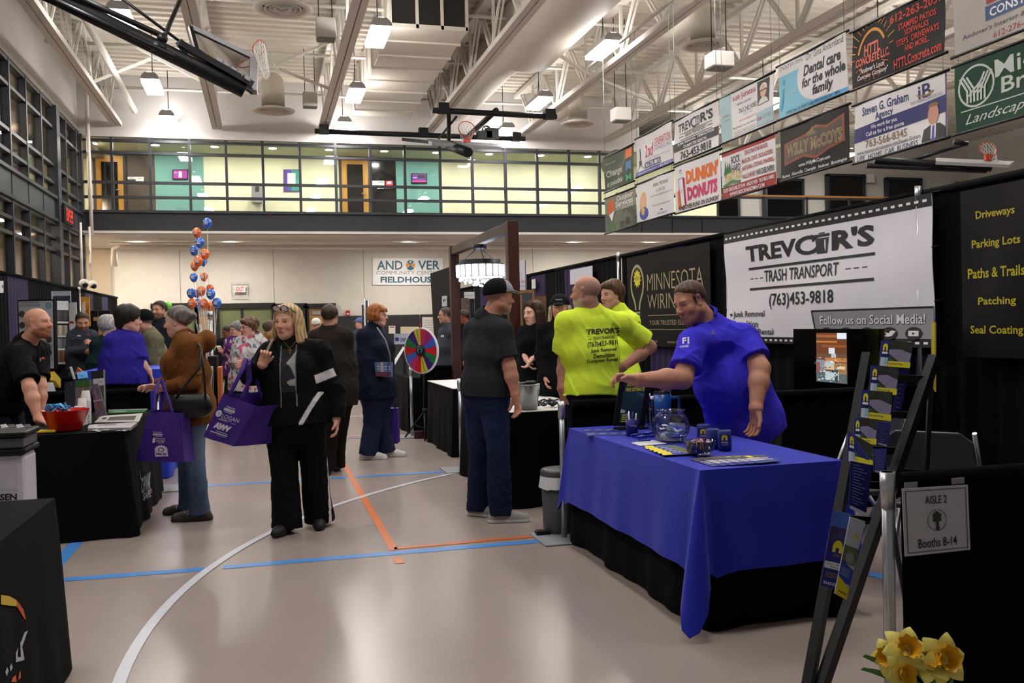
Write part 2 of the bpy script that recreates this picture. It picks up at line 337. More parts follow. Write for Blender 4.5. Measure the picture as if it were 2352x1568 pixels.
def disc_lamp(name,c,r,s,col,label,group,rim=True):
    t=thing(name,label,'light',c,group); b=MB(); b.lathe([(r,.0),(r*.98,-.02),(.001,-.02)],c,glow(col,s),n=16); b.build('lens',parent=t)
    if rim: b=MB(); b.lathe([(r,.02),(r*1.25,.02),(r*1.25,-.015),(r,-.015)],c,M_STEEL,n=16); b.build('rim',parent=t)
for i,px in enumerate((219,359,494,626,755,881,1000,1122,1240,1348)):
    q=Z(px,333+i*3,zc); disc_lamp('recessed_light',A3(q[0],YC-1.1,zc),.10,CORRIDOR,'fffaf0','round recessed light in the corridor ceiling behind the balcony glass','corridor ceiling lights')
for i,(px,py) in enumerate(((290,543),(523,544),(965,545),(1363,548),(1545,549))):
    q=Z(px,py,3.72); disc_lamp('soffit_light',A3(q[0],25.2,3.72),.16,SOFFIT,'fff8ec','round flush light under the balcony soffit','soffit lights under the balcony')
# back wall: doors, sign, pads
blk=ink('17171a')
def back(px0,py0,px1,py1,d=.0): a=Y(px0,py0,YW-d); c=Y(px1,py1,YW-d); return a[0],c[0],a[2],c[2]
dg=mat('dim_lobby','6c7350',.5,var=.1,scale=2)
def backdoor(i,px0,px1,kind):
    x0,x1,zt,_=back(px0,703,px1,703); b=MB(); m=(x0+x1)/2; w=x1-x0
    b.box((m,YW-.05,zt),(w+.12,.12,.14),blk)
    for s in(x0,x1): b.box((s,YW-.05,zt/2),(.1,.12,zt),blk)
    if kind=='glass':
        b.box((m,YW-.02,zt/2),(w,.03,zt),dg); b.box((m-.1,YW-.05,zt/2),(.07,.05,zt),blk); b.box((m,YW-.045,zt-.95),(w,.02,.03),ink('4d5238'))
    else: b.box((m,YW-.03,zt/2),(w,.04,zt-.04),mat('back_door_wood','a87f4e',.5,var=.15,scale=9,stretch=(1,1,.15))); b.box((m,YW-.06,zt-.2),(w*.6,.04,.1),M_CHROME)
    struct('door_%d'%i,b)
backdoor(3,500,627,'glass'); backdoor(4,452,486,'wood'); backdoor(5,705,766,'wood'); backdoor(6,352,450,'glass'); backdoor(7,632,700,'glass')
pad=mat('wall_pad','26272b',.6,var=.06); x0,_,zt,_=back(772,725,0,0)
for i in range(12): b=MB(); b.box((x0+.62+i*1.22,YW-.04,zt/2+.04),(1.2,.08,zt-.1),pad); tag(b.build('wall_pad',bevel=.02),'dark padded panel along the foot of the back wall',cat='wall pad',group='wall pads along the back wall')
p=wallpanel(856,593,1018,654,YW,ink('f2f4f6'),.04); s1,s2=ink('35657d'),ink('8b95a3'); ob=ink('e0953c')
p.text('AND',.06,.42,.09,.43,s1,.015); p.text('VER',.64,.95,.09,.43,s1,.015); p.disc(.53,.26,.065,.19,ink('dfe4e8'))
p.disc(.53,.26,.065,.19,s1,a0=40,a1=140); p.disc(.53,.26,.065,.19,s1,a0=215,a1=325); p.disc(.53,.26,.065,.17,ob,a0=145,a1=210); p.disc(.53,.26,.065,.17,ob,a0=-30,a1=30); p.disc(.53,.14,.014,.04,ink('e6e9ec'))
p.text('COMMUNITY CENTER',.05,.95,.48,.61,s2); p.text('FIELDHOUSE',.11,.9,.69,.92,s1,.03); p.build('wall_sign','white sign reading Andover Community Center Fieldhouse on the back wall','sign')
t=thing('exit_sign','red lettered exit sign in a wire guard on the back wall','exit sign',Y(551,664,YW)); p=wallpanel(539,656,564,671,YW-.06,ink('e9e6e4'),.06); p.text('EXIT',.12,.88,.15,.85,glow('ff3b30',1.6),.03); p.build('sign_face',parent=t)
b=MB(); c=Y(551,666,YW-.09); 
for z in(-.2,-.07,.07,.2): b.bar(c+A3(-.22,0,z),c+A3(.22,0,z),.012,.012,M_CHROME)
for x in(-.22,0.,.22): b.bar(c+A3(x,0,-.2),c+A3(x,0,.2),.012,.012,M_CHROME)
b.build('wire_guard',parent=t)
p=wallpanel(794,713,804,724,YW-.05,ink('a52a2a'),.06); p.rect(.2,.8,.55,.8,ink('e8dada')); p.build('fire_alarm','red fire alarm box on the back wall above the dark pads','alarm')
p=wallpanel(893,748,908,766,YW-.08,ink('d8d5ce'),.02); p.rect(.15,.85,.1,.25,ink('c04040')); p.build('notice','white notice with a red heading on the dark pads by the redhead','notice')
p=wallpanel(970,728,999,790,YW-.1,ink('cfcdc8'),.02); [p.rect(.15,.85,.1+i*.09,.13+i*.09,ink('a9a7a2')) for i in range(9)]; p.build('notice','large pale printed sheet on the dark pads behind the prize wheel','notice')
p=wallpanel(920,750,962,790,YW-.1,ink('cdbfa4'),.02); p.build('board','plain tan board on the dark pads behind the prize wheel','board')
def pipe(name,pts,r,label,m=M_STEEL,n=8): b=MB(); b.tube(pts,r,m,n=n); return tag(b.build(name),label,'pipe')
z=Y(300,566,24.6)[2]; xe=Y(268,563,24.6)[0]
b=MB(); b.tube([Y(262,600,24.6)-A3(0,0,.12),Y(262,590,24.6),Y(262,574,24.6),A3(xe+.12,24.6,z),A3(23,24.6,z)],.08,M_STEEL); tag(b.build('drain_pipe'),'thick cream pipe running along the back wall under the balcony','pipe')
pipe('sprinkler_pipe',[A3(-3.6,24.2,3.66),A3(23,24.2,3.66)],.03,'thin cream sprinkler pipe along the soffit near the balcony edge')
q=Y(200,330,22.6); pipe('standpipe',[A3(q[0],22.7,7.4),A3(q[0]+.02,22.7,3.7)],.045,'white vertical pipe down past the left end of the balcony')
# left curtain wall
b=MB(); yb=[]; y=9.0
zb=[X(89,py,XL)[2] for py in (268,357,400)]+[X(112,450,XL)[2]]
zl=[X(89,py,XL)[2] for py in (497,531,562)]
while y<22.9:
    b.box((XL,y,(2.0+6.05)/2),(.14,.07,4.05),M_MULL); y+=1.12
b.box((XL+.03,20.25,4.0),(.2,.3,4.1),M_MULL); b.box((XL,22.93,4.0),(.2,.14,4.1),M_MULL)
for z in zb[:3]+zl+[6.02]: b.box((XL,16,z),(.12,14,.06),M_MULL)
zs=X(114,451,XL)[2]; ze=X(89,490,XL)[2]; b.box((XL,16,(zs+ze)/2),(.12,14,abs(zs-ze)),mat('spandrel','393a41',.4,var=.04)); b.box((XL+.04,16,zs),(.14,14,.06),M_MULL); b.box((XL+.04,16,ze),(.14,14,.06),M_MULL)
struct('window_2',b); b=MB(); b.box((XL-.02,16,4.0),(.012,14,4.0),M_GLASS); b.build('pane',parent=bpy.data.objects['window_2'])
b=MB(); b.box((-8.5,16,4.2),(.2,24,4.2),mat('hall_brown','7a5c46',.6,var=.35,scale=.6)); b.box((-6.2,16,ZF-.2),(4.2,24,.3),mat('hall_slab','8b8276',.7)); b.box((-6.9,18,2.1),(.1,20,3.9),wall2); b.box((-7,27.0,2.0),(6,.2,4.1),mat('hall_beige','b9ab98',.7,var=.04)); b.box((-7,27.0,6.0),(6,.2,3.6),mat('hall_brown','7a5c46')); b.box((-7,18,6.15),(6,20,.1),mat('hall_slab','8b8276',.7)); struct('wall_neighbour_hall',b)
for y,x,z in ((17.0,-5.6,5.98),(19.6,-6.4,5.98),(22.6,-5.6,5.98),(25,-6.6,5.98),(18.5,-5.2,3.9),(21.5,-5.4,3.9),(24.6,-5.6,3.9)):
    disc_lamp('hall_light',A3(x,y,z),.16,SIDE,'ffe9c8','round ceiling light seen through the left glass wall','lights beyond the left glass wall',False)
t=thing('scoreboard_clock','black clock box with red digits on the left glass wall','clock',X(148,495,XL+.1)); c0,c1=X(140,478,XL+.16),X(160,482,XL+.16)
b=MB(); m=X(150,496,XL+.1); b.box(m,(.16,1.0,.36),M_BLACK); b.build('case',parent=t)
p=Panel(A3(m[0]+.085,m[1]-.42,m[2]+.16),A3(m[0]+.085,m[1]+.42,m[2]+.16),A3(m[0]+.085,m[1]+.42,m[2]-.16),A3(m[0]+.085,m[1]-.42,m[2]-.16),ink('0a0808'),th=.004); rd=glow('ff2a1c',1.3)
def seg7(p,ch,u,w):
    on={'8':'abcdefg','5':'afgcd','9':'abcdfg'}[ch]; e=w*.16
    for k in on: p.rect(*{'a':(u,u+w,.12,.2),'g':(u,u+w,.46,.54),'d':(u,u+w,.8,.88),'f':(u,u+e,.12,.5),'b':(u+w-e,u+w,.12,.5),'e':(u,u+e,.5,.88),'c':(u+w-e,u+w,.5,.88)}[k],rd,o=.003)
seg7(p,'8',.14,.18); seg7(p,'5',.46,.18); seg7(p,'9',.7,.18); p.rect(.37,.41,.3,.38,rd,o=.003); p.rect(.37,.41,.62,.7,rd,o=.003); p.build('display',parent=t)
for px,py,l in ((213,653,'white dome camera at the foot of the left glass wall corner'),(193,650,'white dome camera on the left glass wall beside the corner one')):
    c=X(px,py,XL+.35); t=thing('dome_camera',l,'camera',c); b=MB(); b.ell(c,(.1,.1,.09),ink('cfcdca')); b.ell(c+A3(.03,-.05,-.04),.06,M_BLACK); b.build('dome',parent=t); b=MB(); b.tube([c+A3(-.05,.1,.05),c+A3(-.05,.1,1.3)],.025,M_STEEL); b.build('stem',parent=t)
# open walkway on the right: windows, rail
for i,(a,c,py) in enumerate(((1603,1694,408),(1757,1842,412),(1900,1982,402),(2036,2113,410),(1385,1450,386),(2200,2280,420))):
    q,r=Y(a,py,YW-.1),Y(c,py,YW-.1); b=MB(); zt=q[2]; m=(q[0]+r[0])/2; w=r[0]-q[0]; b.box((m,YW-.02,(ZF+zt)/2),(w,.2,zt-ZF),mat('night_glass','08080a',.04,var=0)); 
    for s in(-1,1): b.box((m+s*w/2,YW-.1,(ZF+zt)/2),(.08,.16,zt-ZF),M_MULL)
    b.box((m,YW-.1,zt),(w+.08,.16,.08),M_MULL); struct('window_%d'%(i+3),b)
t=thing('balcony_railing','dark railing with a wooden top rail along the open walkway','railing',A3(14,YB,ZF)); q=Y(1703,449,YB); b=MB(); b.bar(A3(9.2,YB,q[2]),A3(24,YB,q[2]),.08,.05,mat('rail_wood','b27a3f',.4,var=.1)); b.build('top_rail',parent=t)
b=MB(); b.bar(A3(9.2,YB,q[2]-.06),A3(24,YB,q[2]-.06),.05,.05,M_MULL); b.build('under_rail',parent=t)
for i in range(11): b=MB(); b.box((9.4+i*1.4,YB,(ZF+q[2])/2),(.05,.05,q[2]-ZF),M_MULL); b.build('post',parent=t)
q=Y(1999,410,YW-.15); b=MB(); b.box(q,(.25,.15,.3),ink('dcdad4')); tag(b.build('wall_speaker',bevel=.02),'small white wall box between the dark walkway windows','speaker')
# ------------------------------------------------------------------ roof steel
def truss(x,y0,y1,label,zb=6.3,zt=7.32,webs=True):
    t=thing('roof_truss',label,'roof truss',(x,(y0+y1)/2,zb),'roof trusses'); 
    for s in(-1,1): b=MB(); b.box((x+s*.062,(y0+y1)/2,zb),(.105,y1-y0,.1),M_STEEL); b.build('bottom_chord',parent=t)
    b=MB(); b.box((x,(y0+y1)/2,zt),(.2,y1-y0,.1),M_STEEL); b.build('top_chord',parent=t)
    y=y0+.3; k=0
    while y+1.0<=y1-.2:
        z0,z1=(zb+.04,zt-.04) if k%2==0 else (zt-.04,zb+.04)
        b=MB()
        for s in(-.035,.035): b.bar((x+s,y,z0),(x+s,y+.85,z1),.035,.05,M_STEEL)
        b.build('web_brace',parent=t)
        if k%2==1:
            b=MB(); b.bar((x,y+.85,zb+.04),(x,y+.85,zt-.04),.05,.05,M_STEEL); b.build('web_post',parent=t)
        y+=.95; k+=1
for x,l in ((-3.18,'white roof truss nearest the left glass wall'),(-.96,'white roof truss between the left lamp row and the round ceiling vents'),(1.5,'white roof truss just left of the ribbed duct'),(4.06,'white roof truss between the ribbed duct and the big round duct'),(6.48,'white roof truss just right of the big round duct'),(8.95,'white roof truss above the hanging advertising banners')): truss(x,8.0,22.9,l)
for x,l in ((11.6,'white roof truss beyond the hanging banners'),(14.2,'white roof truss far to the right of the hanging banners')): truss(x,8,26.9,l)
rod=MB
for a,c,l in (((210,190),(378,122),'white diagonal rod from the left truss up to the next one'),((250,75),(470,190),'white diagonal rod crossing the left-hand roof bay'),((630,148),(762,95),'white diagonal rod between the round vent and the hanging box'),((640,158),(760,205),'white diagonal rod falling towards the ribbed duct truss'),((1275,120),(1420,215),'white diagonal rod right of the big round duct'),((1375,180),(1500,235),'white diagonal rod over the far round vent')):
    b=MB(); b.bar(P(*a,18.0),P(*c,18.6),.05,.05,M_STEEL); tag(b.build('cross_brace'),l,'brace')
for y,z,l in ((22.3,7.0,'cream cross pipe closest to the back wall under the roof'),(19.2,7.05,'cream cross pipe midway under the roof deck'),(16.4,7.1,'cream cross pipe nearest the viewer under the roof deck')):
    b=MB(); b.tube([A3(-3.9,y,z),A3(16,y,z)],.035,M_STEEL); tag(b.build('sprinkler_pipe'),l,'pipe')
b=MB(); b.tube([A3(-2.75,22.6,6.55),A3(-2.75,9,6.95)],.07,M_STEEL); tag(b.build('sprinkler_main'),'thick cream pipe along the left-hand roof truss','pipe')
# ducts
dm=mat('duct_paint','ded7ca',.55,var=.04)
t=thing('ribbed_duct','large cream ribbed box duct with a dark grille facing the viewer','duct',A3(2.8,17.5,6.6)); b=MB()
q0,q1=Z(893,66,6.58),Z(1075,72,6.58); y0=(q0[1]+q1[1])/2; y1=22.4; xa,xb=q0[0],q1[0]
b.box(((xa+xb)/2,(y0+y1)/2,7.0),(xb-xa,y1-y0,.84),dm); b.build('duct_body',parent=t,bevel=.02)
for i in range(7): b=MB(); yy=y0+.7+i*(y1-y0-.9)/6.5; b.box(((xa+xb)/2,yy,6.575),(xb-xa+.05,.07,.05),dm); b.box((xa-.01,yy,7.0),(.05,.07,.8),dm); b.build('rib',parent=t)
b=MB(); gm=mat('duct_grille','17171a',.5,var=.3,scale=60); b.box(((xa+xb)/2,y0-.02,7.02),(xb-xa-.1,.03,.76),gm); b.build('grille',parent=t)
b=MB(); b.box(((xa+xb)/2,y0-.04,6.61),(xb-xa,.06,.07),dm); [b.box((xa+(xb-xa)*k,y0-.04,7.0),(.05,.06,.84),dm) for k in (.01,.35,.67,.99)]; b.build('grille_frame',parent=t)
t=thing('round_duct','huge cream oval air duct running back under the roof right of the ribbed one','duct',A3(5.2,15,6.9)); b=MB()
def oval(y,cx,cz,rx,rz,n=28): return [A3(cx+rx*math.copysign(abs(math.cos(a))**.8,math.cos(a)),y,cz+rz*math.copysign(abs(math.sin(a))**.8,math.sin(a))) for a in [2*math.pi*i/n for i in range(n)]]
def loft(b,rings,m,caps=True):
    n=len(rings[0]); vs=[p for r in rings for p in r]; fs=[(i*n+j,i*n+(j+1)%n,(i+1)*n+(j+1)%n,(i+1)*n+j) for i in range(len(rings)-1) for j in range(n)]; b.add(vs,fs,m,True)
    if caps: b.add(rings[0],[tuple(range(n))],m); b.add(rings[-1],[tuple(range(n))],m)
qa,qb=Z(1140,152,6.5),Z(1262,163,6.5); ye=(qa[1]+qb[1])/2; cx=(qa[0]+qb[0])/2+.05; hw=(qb[0]-qa[0])/2+.12
loft(b,[oval(8.5,cx,7.05,hw,.62),oval(ye,cx,7.05,hw,.62)],dm); b.build('wide_section',parent=t)
b=MB(); loft(b,[oval(ye-.1,cx-.1,7.0,hw*.62,.48),oval(ye+1,cx-.3,7.0,hw*.6,.45),oval(22.6,cx-.3,7.0,hw*.55,.42)],dm); b.build('narrow_section',parent=t)
def vent(px,py,z,r,label,back=1):
    c=Z(px,py,z); t=thing('ceiling_vent',label,'vent',c,'round air vents'); b=MB(); b.lathe([(r,.02),(r*.96,0),(r*.72,.0),(r*.66,.07)],c,dm,n=32); b.build('flange',parent=t)
    for k in(.62,.46,.3): b=MB(); b.lathe([(r*k,.05),(r*k,-.01),(r*(k-.055),.012),(r*(k-.07),.06)],c,dm,n=28); b.build('ring',parent=t)
    b=MB(); b.lathe([(r*.15,.02),(.001,.0)],c,dm,n=16); b.lathe([(r*.68,.055),(.001,.055)],c,M_BLACK,n=24); b.build('hub',parent=t)  # hub cone, plus a black disc that stands in for shade between the rings
    b=MB(); k=.24*r/.45; pts=[c+A3(0,0,.05),c+A3(0,0,.35)]+[c+A3(0,k*1.3*(1-math.cos(a))*back,.35+k*1.3*math.sin(a)) for a in (.4,.8,1.2,1.57)]; pts.append(c+A3(0,back*1.6,.35+k*1.3))
    b.tube(pts,k,dm,n=18); b.build('elbow',parent=t); return t
vent(650,22,6.6,.47,'round cream ceiling vent at the top left of the roof, nearest the viewer'); vent(628,256,6.15,.46,'round cream ceiling vent above the left half of the balcony')
vent(1615,106,6.2,.40,'round cream ceiling vent with its elbow over the small dental banner'); vent(1328,286,6.1,.42,'round cream ceiling vent beside the right end of the balcony')
def hangbox(px,py,D,w,h,label):
    c=P(px,py,D); t=thing('hanging_speaker',label,'speaker',c,'hanging speaker boxes'); b=MB(); b.box(c,(w,w*.9,h),ink('cfcbc4')); b.build('cabinet',parent=t,bevel=.015)
    b=MB(); b.box(c-A3(0,0,h/2+.004),(w*.92,w*.82,.012),ink('7c7a76')); b.build('speaker_grille',parent=t)
    for s in(-1,1): b=MB(); b.tube([c+A3(s*w*.35,0,h/2),c+A3(s*w*.35,0,max(.4,7.4-c[2]))],.008,M_BLACK,n=5); b.build('cable',parent=t)
hangbox(748,68,15.5,.32,.34,'pale hanging speaker box left of the nearest middle lamp'); hangbox(712,230,19.5,.30,.3,'pale hanging speaker box beside the ribbed duct truss, lower of the left pair'); hangbox(1426,264,18.0,.34,.25,'pale hanging speaker box above the right end of the balcony'); hangbox(1652,140,13.5,.34,.22,'pale hanging speaker box beside the vent over the dental banner')
# high-bay lamps
hb=glow('fffaf5',HIGHBAY); ub=glow('fffaf5',UPLIGHT); NEARROW=[]
def highbay(x,y,label,group,z=6.3):
    c=A3(x,y,z); t=thing('high_bay_light',label,'light',c,group); b=MB(); b.box(c-A3(0,0,.02),(.31,1.0,.06),hb); b.build('diffuser',parent=t)
    b=MB(); b.prism([(-.17,0),(.17,0),(.15,.07),(.09,.13),(-.09,.13),(-.15,.07)],c+A3(0,-.52,.012),A3(1,0,0),A3(0,0,1),A3(0,1,0),1.04,ink('a9a8a6')); b.build('housing',parent=t)
    for s in(-.3,.3): b=MB(); b.box(c+A3(0,s,.147),(.1,.4,.006),ub); b.build('top_slot',parent=t)
    for s in(-.3,.3): b=MB(); b.tube([c+A3(0,s*.2,.14),c+A3(0,0,.5),c+A3(0,0,7.45-z)],.008,M_BLACK,n=5); b.build('cable',parent=t)
rows={-2.0:'left row',1.95:'middle row',5.95:'right row'}
ord_=['nearest the back wall','second from the back wall','third from the back wall']
for x,l in rows.items():
    for i,y in enumerate((22.4,19.3,15.35)): highbay(x,y,'bright high-bay lamp of the %s, %s'%(l,ord_[i]),'high-bay lamps in view')
    for y in (11.6,7.8,3.9): highbay(x,y,'bright high-bay lamp of the %s, over the near end of the hall'%l,'high-bay lamps over the near end')
for y in (22.5,18.5,14.5,10.5,6.5): highbay(11.0,y,'added high-bay lamp hidden behind the hanging banners, brightening the walkway wall','lamps beyond the banners')
for x,y in ((13.4,24.6),(17.0,24.2)): highbay(x,y,'added high-bay lamp hidden behind the hanging banners, brightening the walkway wall','lamps beyond the banners')  # extra lamps added out of sight behind the banners to brighten the walkway wall
for y in (20,15): highbay(16.0,y,'bright high-bay lamp far beyond the hanging banners','far lamps beyond the banners')
# ================================================================== bodies: a distance field per surface, meshed as one skin
def lumps(p, f, seed):                                   # smooth pseudo-noise for folds, -1..1
    r=np.random.default_rng(seed); o=0
    for i in range(5):
        d=r.normal(size=3); d/=np.linalg.norm(d); fr=f*(.6+.35*i); o=o+np.sin(p@(d*fr)+r.uniform(0,6.28)+1.3*np.sin(p@(r.normal(size=3)*f*.5)))/(1+.45*i)
    return o/2.4
class Field:
    def __init__(s,lo,hi,h):
        s.h=h; s.lo=np.array(lo)-3*h; s.n=np.ceil((np.array(hi)-s.lo)/h).astype(int)+3; s.v=np.full(s.n,1.0,np.float32)
    def _box(s,lo,hi):
        a=np.clip(np.floor((lo-s.lo)/s.h).astype(int),0,s.n); b=np.clip(np.ceil((hi-s.lo)/s.h).astype(int)+1,0,s.n)
        if (b<=a).any(): return None
        ax=[(s.lo[i]+s.h*np.arange(a[i],b[i])).astype(np.float32) for i in range(3)]
        return tuple(slice(a[i],b[i]) for i in range(3)),ax[0][:,None,None],ax[1][None,:,None],ax[2][None,None,:]
    def _put(s,sl,d,k,op):
        v=s.v[sl]
        if op=='u':
            if k>0: h=np.maximum(k-np.abs(v-d),0)/k; s.v[sl]=np.minimum(v,d)-h*h*k*.25
            else: s.v[sl]=np.minimum(v,d)
        else:
            d=-d
            if k>0: h=np.maximum(k-np.abs(v-d),0)/k; s.v[sl]=np.maximum(v,d)+h*h*k*.25
            else: s.v[sl]=np.maximum(v,d)
    def seg(s,a,b,ra,rb=None,k=.02,w=None,sc=1.0,op='u',flat=False):
        a=np.array(a,float); b=np.array(b,float); rb=ra if rb is None else rb; m=max(ra,rb)*max(1,sc)+k+3*s.h
        q=s._box(np.minimum(a,b)-m,np.maximum(a,b)+m)
        if q is None: return s
        sl,x,y,z=q; d=b-a; L=max(float(d@d),1e-10); t=np.clip(((x-a[0])*d[0]+(y-a[1])*d[1]+(z-a[2])*d[2])/L,0,1)
        ux=x-a[0]-t*d[0]; uy=y-a[1]-t*d[1]; uz=z-a[2]-t*d[2]; q2=ux*ux+uy*uy+uz*uz
        if w is not None: w=_n(w); q2=q2+(ux*w[0]+uy*w[1]+uz*w[2])**2*(1/sc**2-1)
        D=np.sqrt(np.maximum(q2,0))-(ra+t*(rb-ra))
        if flat: e=d/math.sqrt(L); D=np.maximum(D,(x-b[0])*e[0]+(y-b[1])*e[1]+(z-b[2])*e[2])
        s._put(sl,D,k,op); return s
    def ell(s,c,ax,r,k=.02,op='u'):
        c=np.array(c,float); m=max(r)+k+3*s.h; q=s._box(c-m,c+m)
        if q is None: return s
        sl,x,y,z=q; k0=0;k1=0
        for a,R in zip(ax,r):
            u=((x-c[0])*a[0]+(y-c[1])*a[1]+(z-c[2])*a[2])/R; k0=k0+u*u; k1=k1+(u/R)**2
        k0=np.sqrt(k0); k1=np.sqrt(k1)+1e-9; s._put(sl,k0*(k0-1)/k1,k,op); return s
    def clip(s,p,n,k=0.0):                                # keep the side that n points away from
        n=_n(n); ax=[s.lo[i]+s.h*np.arange(s.n[i])-p[i] for i in range(3)]
        d=(ax[0][:,None,None]*n[0]+ax[1][None,:,None]*n[1]+ax[2][None,None,:]*n[2]).astype(np.float32); e=np.maximum(k-np.abs(s.v-d),0)/k if k else 0
        s.v=np.maximum(s.v,d)+(e*e*k*.25 if k else 0); return s
    def rough(s,amp,f,seed,stretch=None,fine=0.0):
        i=np.argwhere(np.abs(s.v)<amp*2+2*s.h+fine*2); p=s.lo+i*s.h
        if stretch is not None: p=p*np.array(stretch)
        d=amp*lumps(p,f,seed)
        if fine: q=lumps(p,f*2.6,seed+31); d=d-fine*(np.exp(-(q/.22)**2)-.3)*(.5+.5*lumps(p,f*.9,seed+57))*1.6
        s.v[i[:,0],i[:,1],i[:,2]]+=d.astype(np.float32); return s
    def mesh(s):
        v=s.v; n=s.n; sg=v<0; idx=np.full(n,-1,np.int32); acc=np.zeros((0,3)); cells=[]; pts=[]; edges=[]
        for a in range(3):
            sl0=[slice(None)]*3; sl1=[slice(None)]*3; sl0[a]=slice(0,-1); sl1[a]=slice(1,None)
            c=np.argwhere(sg[tuple(sl0)]!=sg[tuple(sl1)]); c=c[(c>0).all(1)&(c<n-1).all(1)]
            if not len(c): continue
            c1=c.copy(); c1[:,a]+=1; v0=v[c[:,0],c[:,1],c[:,2]]; v1=v[c1[:,0],c1[:,1],c1[:,2]]; t=v0/(v0-v1)
            p=c.astype(float); p[:,a]+=t; edges.append((a,c,v0<0)); o1,o2=[x for x in range(3) if x!=a]
            for d1 in(0,1):
                for d2 in(0,1): q=c.copy(); q[:,o1]-=d1; q[:,o2]-=d2; cells.append(q); pts.append(p)
        if not cells: return np.zeros((0,3)),np.zeros((0,4),int)
        cells=np.concatenate(cells); pts=np.concatenate(pts); key=(cells[:,0]*n[1]+cells[:,1])*n[2]+cells[:,2]
        u,inv=np.unique(key,return_inverse=True); inv=inv.ravel(); ct=np.bincount(inv); V_=np.stack([np.bincount(inv,pts[:,i])/ct for i in range(3)],1)
        F=[]
        for a,c,neg in edges:
            o1,o2=[(1,2),(2,0),(0,1)][a]; q=[]
            for d1,d2 in((1,1),(0,1),(0,0),(1,0)):
                e=c.copy(); e[:,o1]-=d1; e[:,o2]-=d2; q.append(np.searchsorted(u,(e[:,0]*n[1]+e[:,1])*n[2]+e[:,2]))
            q=np.stack(q,1); q[~neg]=q[~neg][:,::-1]; F.append(q)
        return s.lo+V_*s.h,np.concatenate(F)
def skin_mesh(name,field,m,parent,col=None,loc=None):
    v,f=field.mesh(); me=bpy.data.meshes.new(name); loc=wloc(parent) if loc is None else np.array(loc,float)
    me.vertices.add(len(v)); me.vertices.foreach_set('co',(v-loc).astype(np.float32).ravel())
    me.loops.add(len(f)*4); me.loops.foreach_set('vertex_index',f.astype(np.int32).ravel())
    me.polygons.add(len(f)); me.polygons.foreach_set('loop_start',np.arange(len(f),dtype=np.int32)*4)
    me.update(calc_edges=True); me.validate(); me.polygons.foreach_set('use_smooth',np.ones(len(me.polygons),bool))
    if col is not None:
        c=col(v) if callable(col) else np.tile(np.array(lin(col)),(len(v),1)); a=me.color_attributes.new('Col','FLOAT_COLOR','POINT')
        a.data.foreach_set('color',np.c_[c,np.ones(len(v))].astype(np.float32).ravel())
    me.materials.append(m); o=bpy.data.objects.new(name,me); COL.objects.link(o)
    if parent is not None: o.parent=parent; o.location=Vector(loc-wloc(parent))
    else: o.location=Vector(loc)
    o['_b']=0; del o['_b']; BV[o.name]=(v,f); return o
BV={}
def bvh(o): v,f=BV[o.name]; return BVHTree.FromPolygons([tuple(p) for p in v],[tuple(q) for q in f])
M_SKIN=mat('skin',rough=.5,attr=True,var=.06,scale=45,bump=.04,bscale=220,spec=.35)
M_CLOTH=mat('cloth',rough=.85,attr=True,var=.07,scale=30,bump=.12,bscale=350,spec=.15)
M_SATIN=mat('satin_cloth',rough=.5,attr=True,var=.05,scale=30,bump=.06,bscale=300)
M_HAIR=mat('hair',rough=.5,attr=True,var=.3,scale=60,bump=.35,bscale=120,stretch=(1,1,.25),spec=.4)
M_RUB=mat('shoe',rough=.6,attr=True,var=.08,scale=40,bump=.1,bscale=120)
M_EYEW=mat('eye_white','e6e2dc',.15,var=0); M_IRIS=mat('iris','3a2a1e',.1,var=0); M_PUP=mat('pupil','050505',.1,var=0)
def smooth(a,b,x): t=np.clip((x-a)/(b-a),0,1); return t*t*(3-2*t)
def mixc(c,d,t): return c*(1-t[:,None])+np.array(d)[None]*t[:,None]
PEOPLE={}
